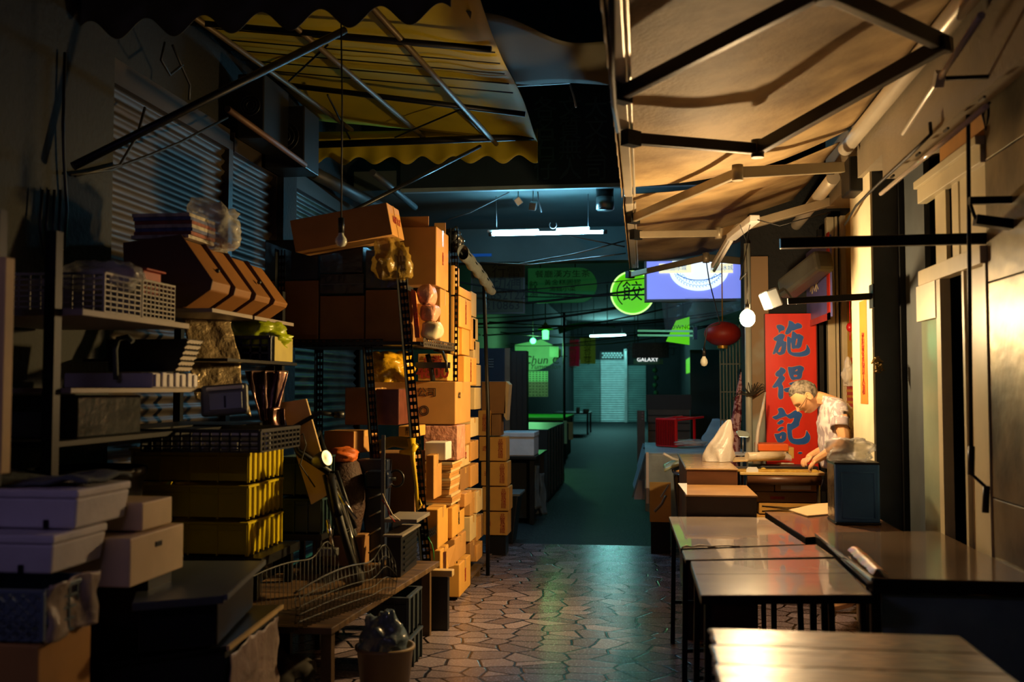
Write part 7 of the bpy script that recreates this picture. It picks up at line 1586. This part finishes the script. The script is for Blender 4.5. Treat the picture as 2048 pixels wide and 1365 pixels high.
# counter and shelves on far left, with two cups
t = thing('far_table', 'dark far table with two small cups on it', 'table', (-2.2, 32, 0)); zf = W(1150, 826, Y=32).z; mb = MB(); mb.box(-2.85, W(1178, 826, Y=32).x, 32, 34, zf - .05, zf); part('tabletop', mb, M_GREYP, t)
for x in (-2.8, -2.4, W(1178, 826, Y=32).x - .05):
    for y in (32.05, 33.9): mb = MB(); mb.bar((x, y, 0), (x, y, zf - .05), 0.06); part('leg', mb, M_BLACK, t)
for px, w, h, l in ((1156, .06, .16, 'tall pale cup on the far table'), (1172, .1, .1, 'short wide pale cup on the far table')): c = W(px, 826, Y=32.3); mb = MB(); mb.lathe([(.001, 0), (w, 0), (w, h)], 14, (c.x, 32.3, zf + .002)); top('cup', mb, M_WHITEP, l, 'cup')
mb = MB(); mb.box(*fbox(1126, 1134, 842, 888, 19.56, 0.03)); top('hanging_towel', mb, M_PGR, 'pale towel strip hanging at the booth corner', 'towel')
mb = MB(); a_ = fbox(1137, 1146, 845, 880, 19.56, 0.03); mb.box(*a_); mb.box(-1.55, a_[0] + .01, 19.57, 19.585, a_[5] - .02, a_[5]); top('hanging_towel', mb, M_CARDP, 'cream towel strip right of the pale one at the booth corner', 'towel')
# right side far
bb = fbox(1264, 1338, 686, 716, 20, 0.08); t = board_sign('dark reddish wooden sign with carved characters', bb, mat('dark_red_wood', '2c1c1a', 0.5)); text('各類茶行', 0.26, W(1301, 701, Y=19.97), '-Y', mat('carved_dark', '4a4440', 0.5), t)
bb = fbox(1267, 1326, 719, 729, 22, 0.1); t = thing('shop_light_strip', 'long pale lintel strip with small white lettering', 'sign', ((bb[0] + bb[1]) / 2, 22, bb[4])); mb = MB(); mb.box(*bb); part('strip', mb, mat('teal_strip', '4a7a78', 0.4), t); mb = MB(); mb.tube([(bb[0] + .1, 22.05, bb[5] - .01), (bb[0] + .1, 22.05, 4.2)], .01, 5); part('hanger', mb, M_CABLE, t); text('GALAXY', 0.12, W(1295, 720, Y=21.97), '-Y', mat('white_glow_text', 'ffffff', 0.4, emit=1.2, var=0), t)
for i, (x0, x1, y0, y1, l, m_) in enumerate(((1372, 1381, 720, 745, 'upper small green lit window at the far right', M_GL), (1380, 1386, 745, 790, 'lower narrow pale green lit pane at the far right', mat('dim_green_pane', '6aa060', 0.4, emit=.3, ecol='60b060', var=0)))):
    a_, b_ = W(x0, y0, X=1.6), W(x1, y1, X=1.6); mb = MB(); mb.box(1.60, 1.617, min(a_.y, b_.y), max(a_.y, b_.y), b_.z, a_.z); o = top('lit_pane', mb, m_, l, 'window pane')
for i in range(4):
    mb = MB(); c = W(1310 + (i % 2) * 2, 741 + 15 * i, Y=23); mb.ball(c, 0.06, 6); top('small_lantern', mb, mat('dim_teal_ball', '3c7a68', 0.4), 'small round teal lantern, %s of a hanging string of four' % ['topmost', 'second', 'third', 'lowest'][i], 'lantern', 'string of small teal lanterns')
mb = MB(); c = W(1311, 735, Y=23); mb.tube([(c.x, 23, c.z - .75), (c.x, 23, 4.2)], 0.008, 5); top('string', mb, M_CABLE, 'cord carrying the four small teal lanterns', 'cord')
# brown cabinets on the right
bb = fbox(1296, 1380, 820, 890, 16, 0.6); t = thing('wooden_cabinet', 'brown slatted cabinet with black shelf box on top', 'cabinet', ((bb[0] + bb[1]) / 2, 16.3, 0)); mb = MB(); mb.box(bb[0], bb[1], 16, 16.6, 0, bb[5]); part('cabinet_body', mb, mat('dull_brown_wood', '6a5040', 0.5), t)
for k in range(3): mb = MB(); z = bb[5] - .1 - k * .12; mb.box(bb[0], bb[1], 15.98, 16.0, z, z + .02); part('slat', mb, M_BLACK, t)
b2 = fbox(1292, 1383, 790, 819.5, 16, 0.6); mb = MB(); mb.box(b2[0], b2[1], 16, 16.6, bb[5], b2[5]); part('top_box', mb, mat('black_brown', '181212', 0.5), t)
bb = fbox(1274, 1290, 822, 910, 15.2, 0.3); t = thing('wooden_post_box', 'narrow upright brown box with small pink dots', 'box', ((bb[0] + bb[1]) / 2, 15.3, 0)); mb = MB(); mb.box(bb[0], bb[1], 15.2, 15.5, 0, bb[5]); part('box_body', mb, mat('dull_brown_wood', '6a5040', 0.5), t)
mb = MB()
for k in range(3): c = W(1285, 827 + 6 * k, Y=15.19); mb.ball(c, .015, 5)
part('dots', mb, mat('pink_dot', 'c88a84', 0.4), t)
mb = MB(); mb.box(*fbox(1380, 1440, 700, 880, 18, .1)); struct('door_11', mb, mat('dark_teal_door', '1e3634', 0.6))
# covered table with plastic sheet, red stool, scooter, panel
zt_ = 0.88
t = thing('covered_table', 'table draped with a pale translucent plastic sheet', 'table', (0.5, 9.8, 0)); mb = MB(); mb.box(0.06, 0.95, 9.45, 11.3, zt_ - .03, zt_); part('tabletop', mb, M_BLACK, t)
mb = MB(); mb.box(0.12, 0.9, 9.5, 11.2, 0.25, zt_ - .03); part('table_body', mb, mat('dark_teal_box', '1c2c30', 0.5), t)
for x in (0.15, 0.85):
    for y in (9.55, 11.1): mb = MB(); mb.bar((x, y, 0), (x, y, .25), .05); part('leg', mb, M_BLACK, t)
def drape(u, v):
    x = 0.02 + 0.95 * u; 
    if v < 0.5: y = 11.3 - 3.7 * v; z = zt_ + .012 + .008 * noise.noise(Vector((x * 5, y * 3, 0)))
    else:
        k = (v - 0.5) * 2; y = 9.45 - 0.05 * k + .03 * math.sin(14 * u) * k; z = zt_ + .01 - k * (0.62 - 0.35 * abs(u - 0.25) - (0.25 if u > .6 else 0) * 1.0)
    return (x, y, z)
mb = MB(); mb.grid(drape, 36, 40)
mb.grid(lambda u, v: (0.02 - 0.13 * v * (1 - 0.5 * u) + .02 * math.sin(u * 11), 9.45 + 1.8 * u, zt_ + .01 - v * (0.25 + 0.3 * (1 - u) * 0.6)), 24, 14)
part('plastic_sheet', mb, M_PLASTG, t)
mb = MB(); P = [W(1395, 890, Y=11.0), W(1425, 838, Y=11.2), W(1478, 842, Y=11.2), W(1480, 890, Y=11.0)]
mb.grid(crumple(lambda u, v: (P[1].lerp(P[2], u)).lerp(P[0].lerp(P[3], u), v) + Vector((0, -0.2 * v, 0)), 0.03, 6, 2), 20, 14); top('draped_goods', mb, M_PLASTG, 'pale blue sheet tented over goods behind the dough bag', 'plastic sheet', solid=0.004)
mb = bag((0.46, 10.3, zt_ + .03), 0.17, 0.12, 0.035, 61, amp=.3); top('plastic_bag', mb, M_PLAST, 'flat clear bag lying on the sheet below the red stool', 'bag')
# red stool lying on its side: ribbed seat faces the camera
t = thing('red_stool', 'red plastic stool lying on its side on the covered table', 'stool', (W(1310, 836, Y=10.4).x, 10.4, zt_)); a, b = W(1310, 836, Y=10.4), W(1352, 888, Y=10.4)
sx0, sx1, sz0, sz1 = a.x, b.x, zt_ + .018, a.z
mb = MB(); mb.box(sx0, sx0 + .28, 10.4, 10.43, sz0, sz1); o = part('seat', mb, M_REDP, t, bevel=0.014)
mb = MB()
for k in range(11): x = sx0 + .02 + k * .0225; mb.box(x, x + .009, 10.392, 10.4, sz0 + .02, sz1 - .02)
part('seat_ribs', mb, mat('dark_red_plastic', '7a0c10', .4), o)
E_ = [(sx0 + .02, sz0 + .02), (sx0 + .26, sz0 + .02), (sx0 + .26, sz1 - .02), (sx0 + .02, sz1 - .02)]
for i, (x, z) in enumerate(E_):
    dx = .02 if i in (1, 2) else -.02; dz = -.008 if i in (0, 1) else .025
    mb = MB(); mb.bar((x, 10.43, z), (x + dx, 10.83, z + dz), 0.035, 0.02); part('leg', mb, M_REDP, t, bevel=0.004)
mb = MB(); mb.bar((sx0 + .27, 10.7, sz0 + .02), (sx0 + .27, 10.7, sz1), .02); part('brace', mb, M_REDP, t); mb = MB(); mb.bar((sx0 + .0, 10.7, sz1), (sx0 + .28, 10.7, sz1), .02); part('brace', mb, M_REDP, t); t.rotation_euler = (0, 0, -0.72)
a = fbox(1299, 1331, 965, 1045, 9.2, 0.08); t = thing('upright_board', 'tan board leaning on the covered table, with dark base', 'board', (.1, 9.2, 0)); mb = MB(); mb.box(a[0], a[1] + .05, 9.2, 9.24, a[4], a[5]); part('panel', mb, mat('tan_panel', 'b08c4a', 0.6, var=.1), t); mb = MB(); mb.box(a[0] + .01, a[1] + .04, 9.19, 9.3, 0.0, a[4]); part('dark_base', mb, M_BLACK, t)
for i, (x0, x1, y0, y1, l) in enumerate(((1292, 1298, 905, 1008, 'narrow white hanging sheet left of the tan board'), (1268, 1290, 960, 1000, 'white paper panel low behind the hanging plastic sheet'))):
    mb = MB(); bb = fbox(x0, x1, y0, y1, 9.4 if i == 0 else 10.3, .01); mb.box(*bb); top('white_sheet', mb, M_STYRO, l, 'sheet')
t = thing('motor_scooter', 'parked motor scooter half hidden behind the brown counters', 'scooter', (0.3, 8.6, 0)); c = W(1343, 930, Y=8.35)
mb = MB(); mb.grid(lambda u, v: (c.x - .06 + .30 * u, 8.3 + .35 * v, c.z + .03 - .08 * (1 - u) ** 2 + .03 * math.sin(v * 3.14)), 14, 10); part('windscreen_top', mb, mat('pale_green_shell', 'a8b8a0', 0.35, var=.3, vscale=12), t, solid=0.02)
mb = MB(); mb.ball((c.x + .10, 8.42, c.z - .05), 0.09, 12, sc=(1.1, 1, .6)); part('headlamp', mb, M_CHROME, t)
mb = MB(); mb.hexa([(c.x + .06, 8.4, .25), (c.x + .3, 8.4, .25), (c.x + .3, 8.75, .25), (c.x + .06, 8.75, .25), (c.x + .02, 8.42, c.z - .08), (c.x + .3, 8.42, c.z - .08), (c.x + .3, 8.7, c.z - .08), (c.x + .02, 8.7, c.z - .08)]); part('front_shield', mb, M_BLACKP, t, bevel=.03)
mb = MB(); mb.bar(W(1322, 995, Y=8.28), W(1338, 970, Y=8.28), .035, .012); part('indicator_plate', mb, M_STEEL, t)
mb = MB(); mb.tube([W(1309, 1024, Y=8.28), W(1324, 1008, Y=8.28), W(1332, 992, Y=8.3)], .011, 6); part('brake_lever', mb, M_GREYP, t)
mb = MB(); mb.tube([(c.x + .17, 8.4 + .24 * math.cos(q), .25 + .22 * math.sin(q)) for q in [k * .35 for k in range(18)]], .035, 8, closed=True); part('wheel', mb, M_CABLE, t)
mb = MB(); mb.tube([W(1327, 908, Y=8.35), W(1345, 918, Y=8.38), W(1356, 921, Y=8.4)], .012, 6); part('handlebar_end', mb, M_WHITEP, t)

# added fill lamp, out of view at the left, to brighten the nearest boxes
t = thing('fluorescent_lamp', 'added unseen lilac white tube lamp filling light onto the nearest left stalls', 'light fixture', (-1.75, 1.3, 2.15))
mb = MB(); mb.tube([(-2.2, 1.3, 2.15), (-1.3, 1.3, 2.15)], 0.014, 12); part('tube', mb, mat('fill_tube_glow', 'f0e8ff', 0.3, emit=27, ecol='d8bcff', var=0), t)
mb = MB(); mb.box(-2.25, -1.25, 1.20, 1.27, 2.12, 2.24); mb.box(-2.25, -1.25, 1.20, 1.36, 2.20, 2.24); part('reflector', mb, M_GREYP, t)
for x in (-2.15, -1.35): mb = MB(); mb.tube([(x, 1.25, 2.24), (x, 1.25, 4.11)], 0.004, 5); part('cord', mb, M_CABLE, t)
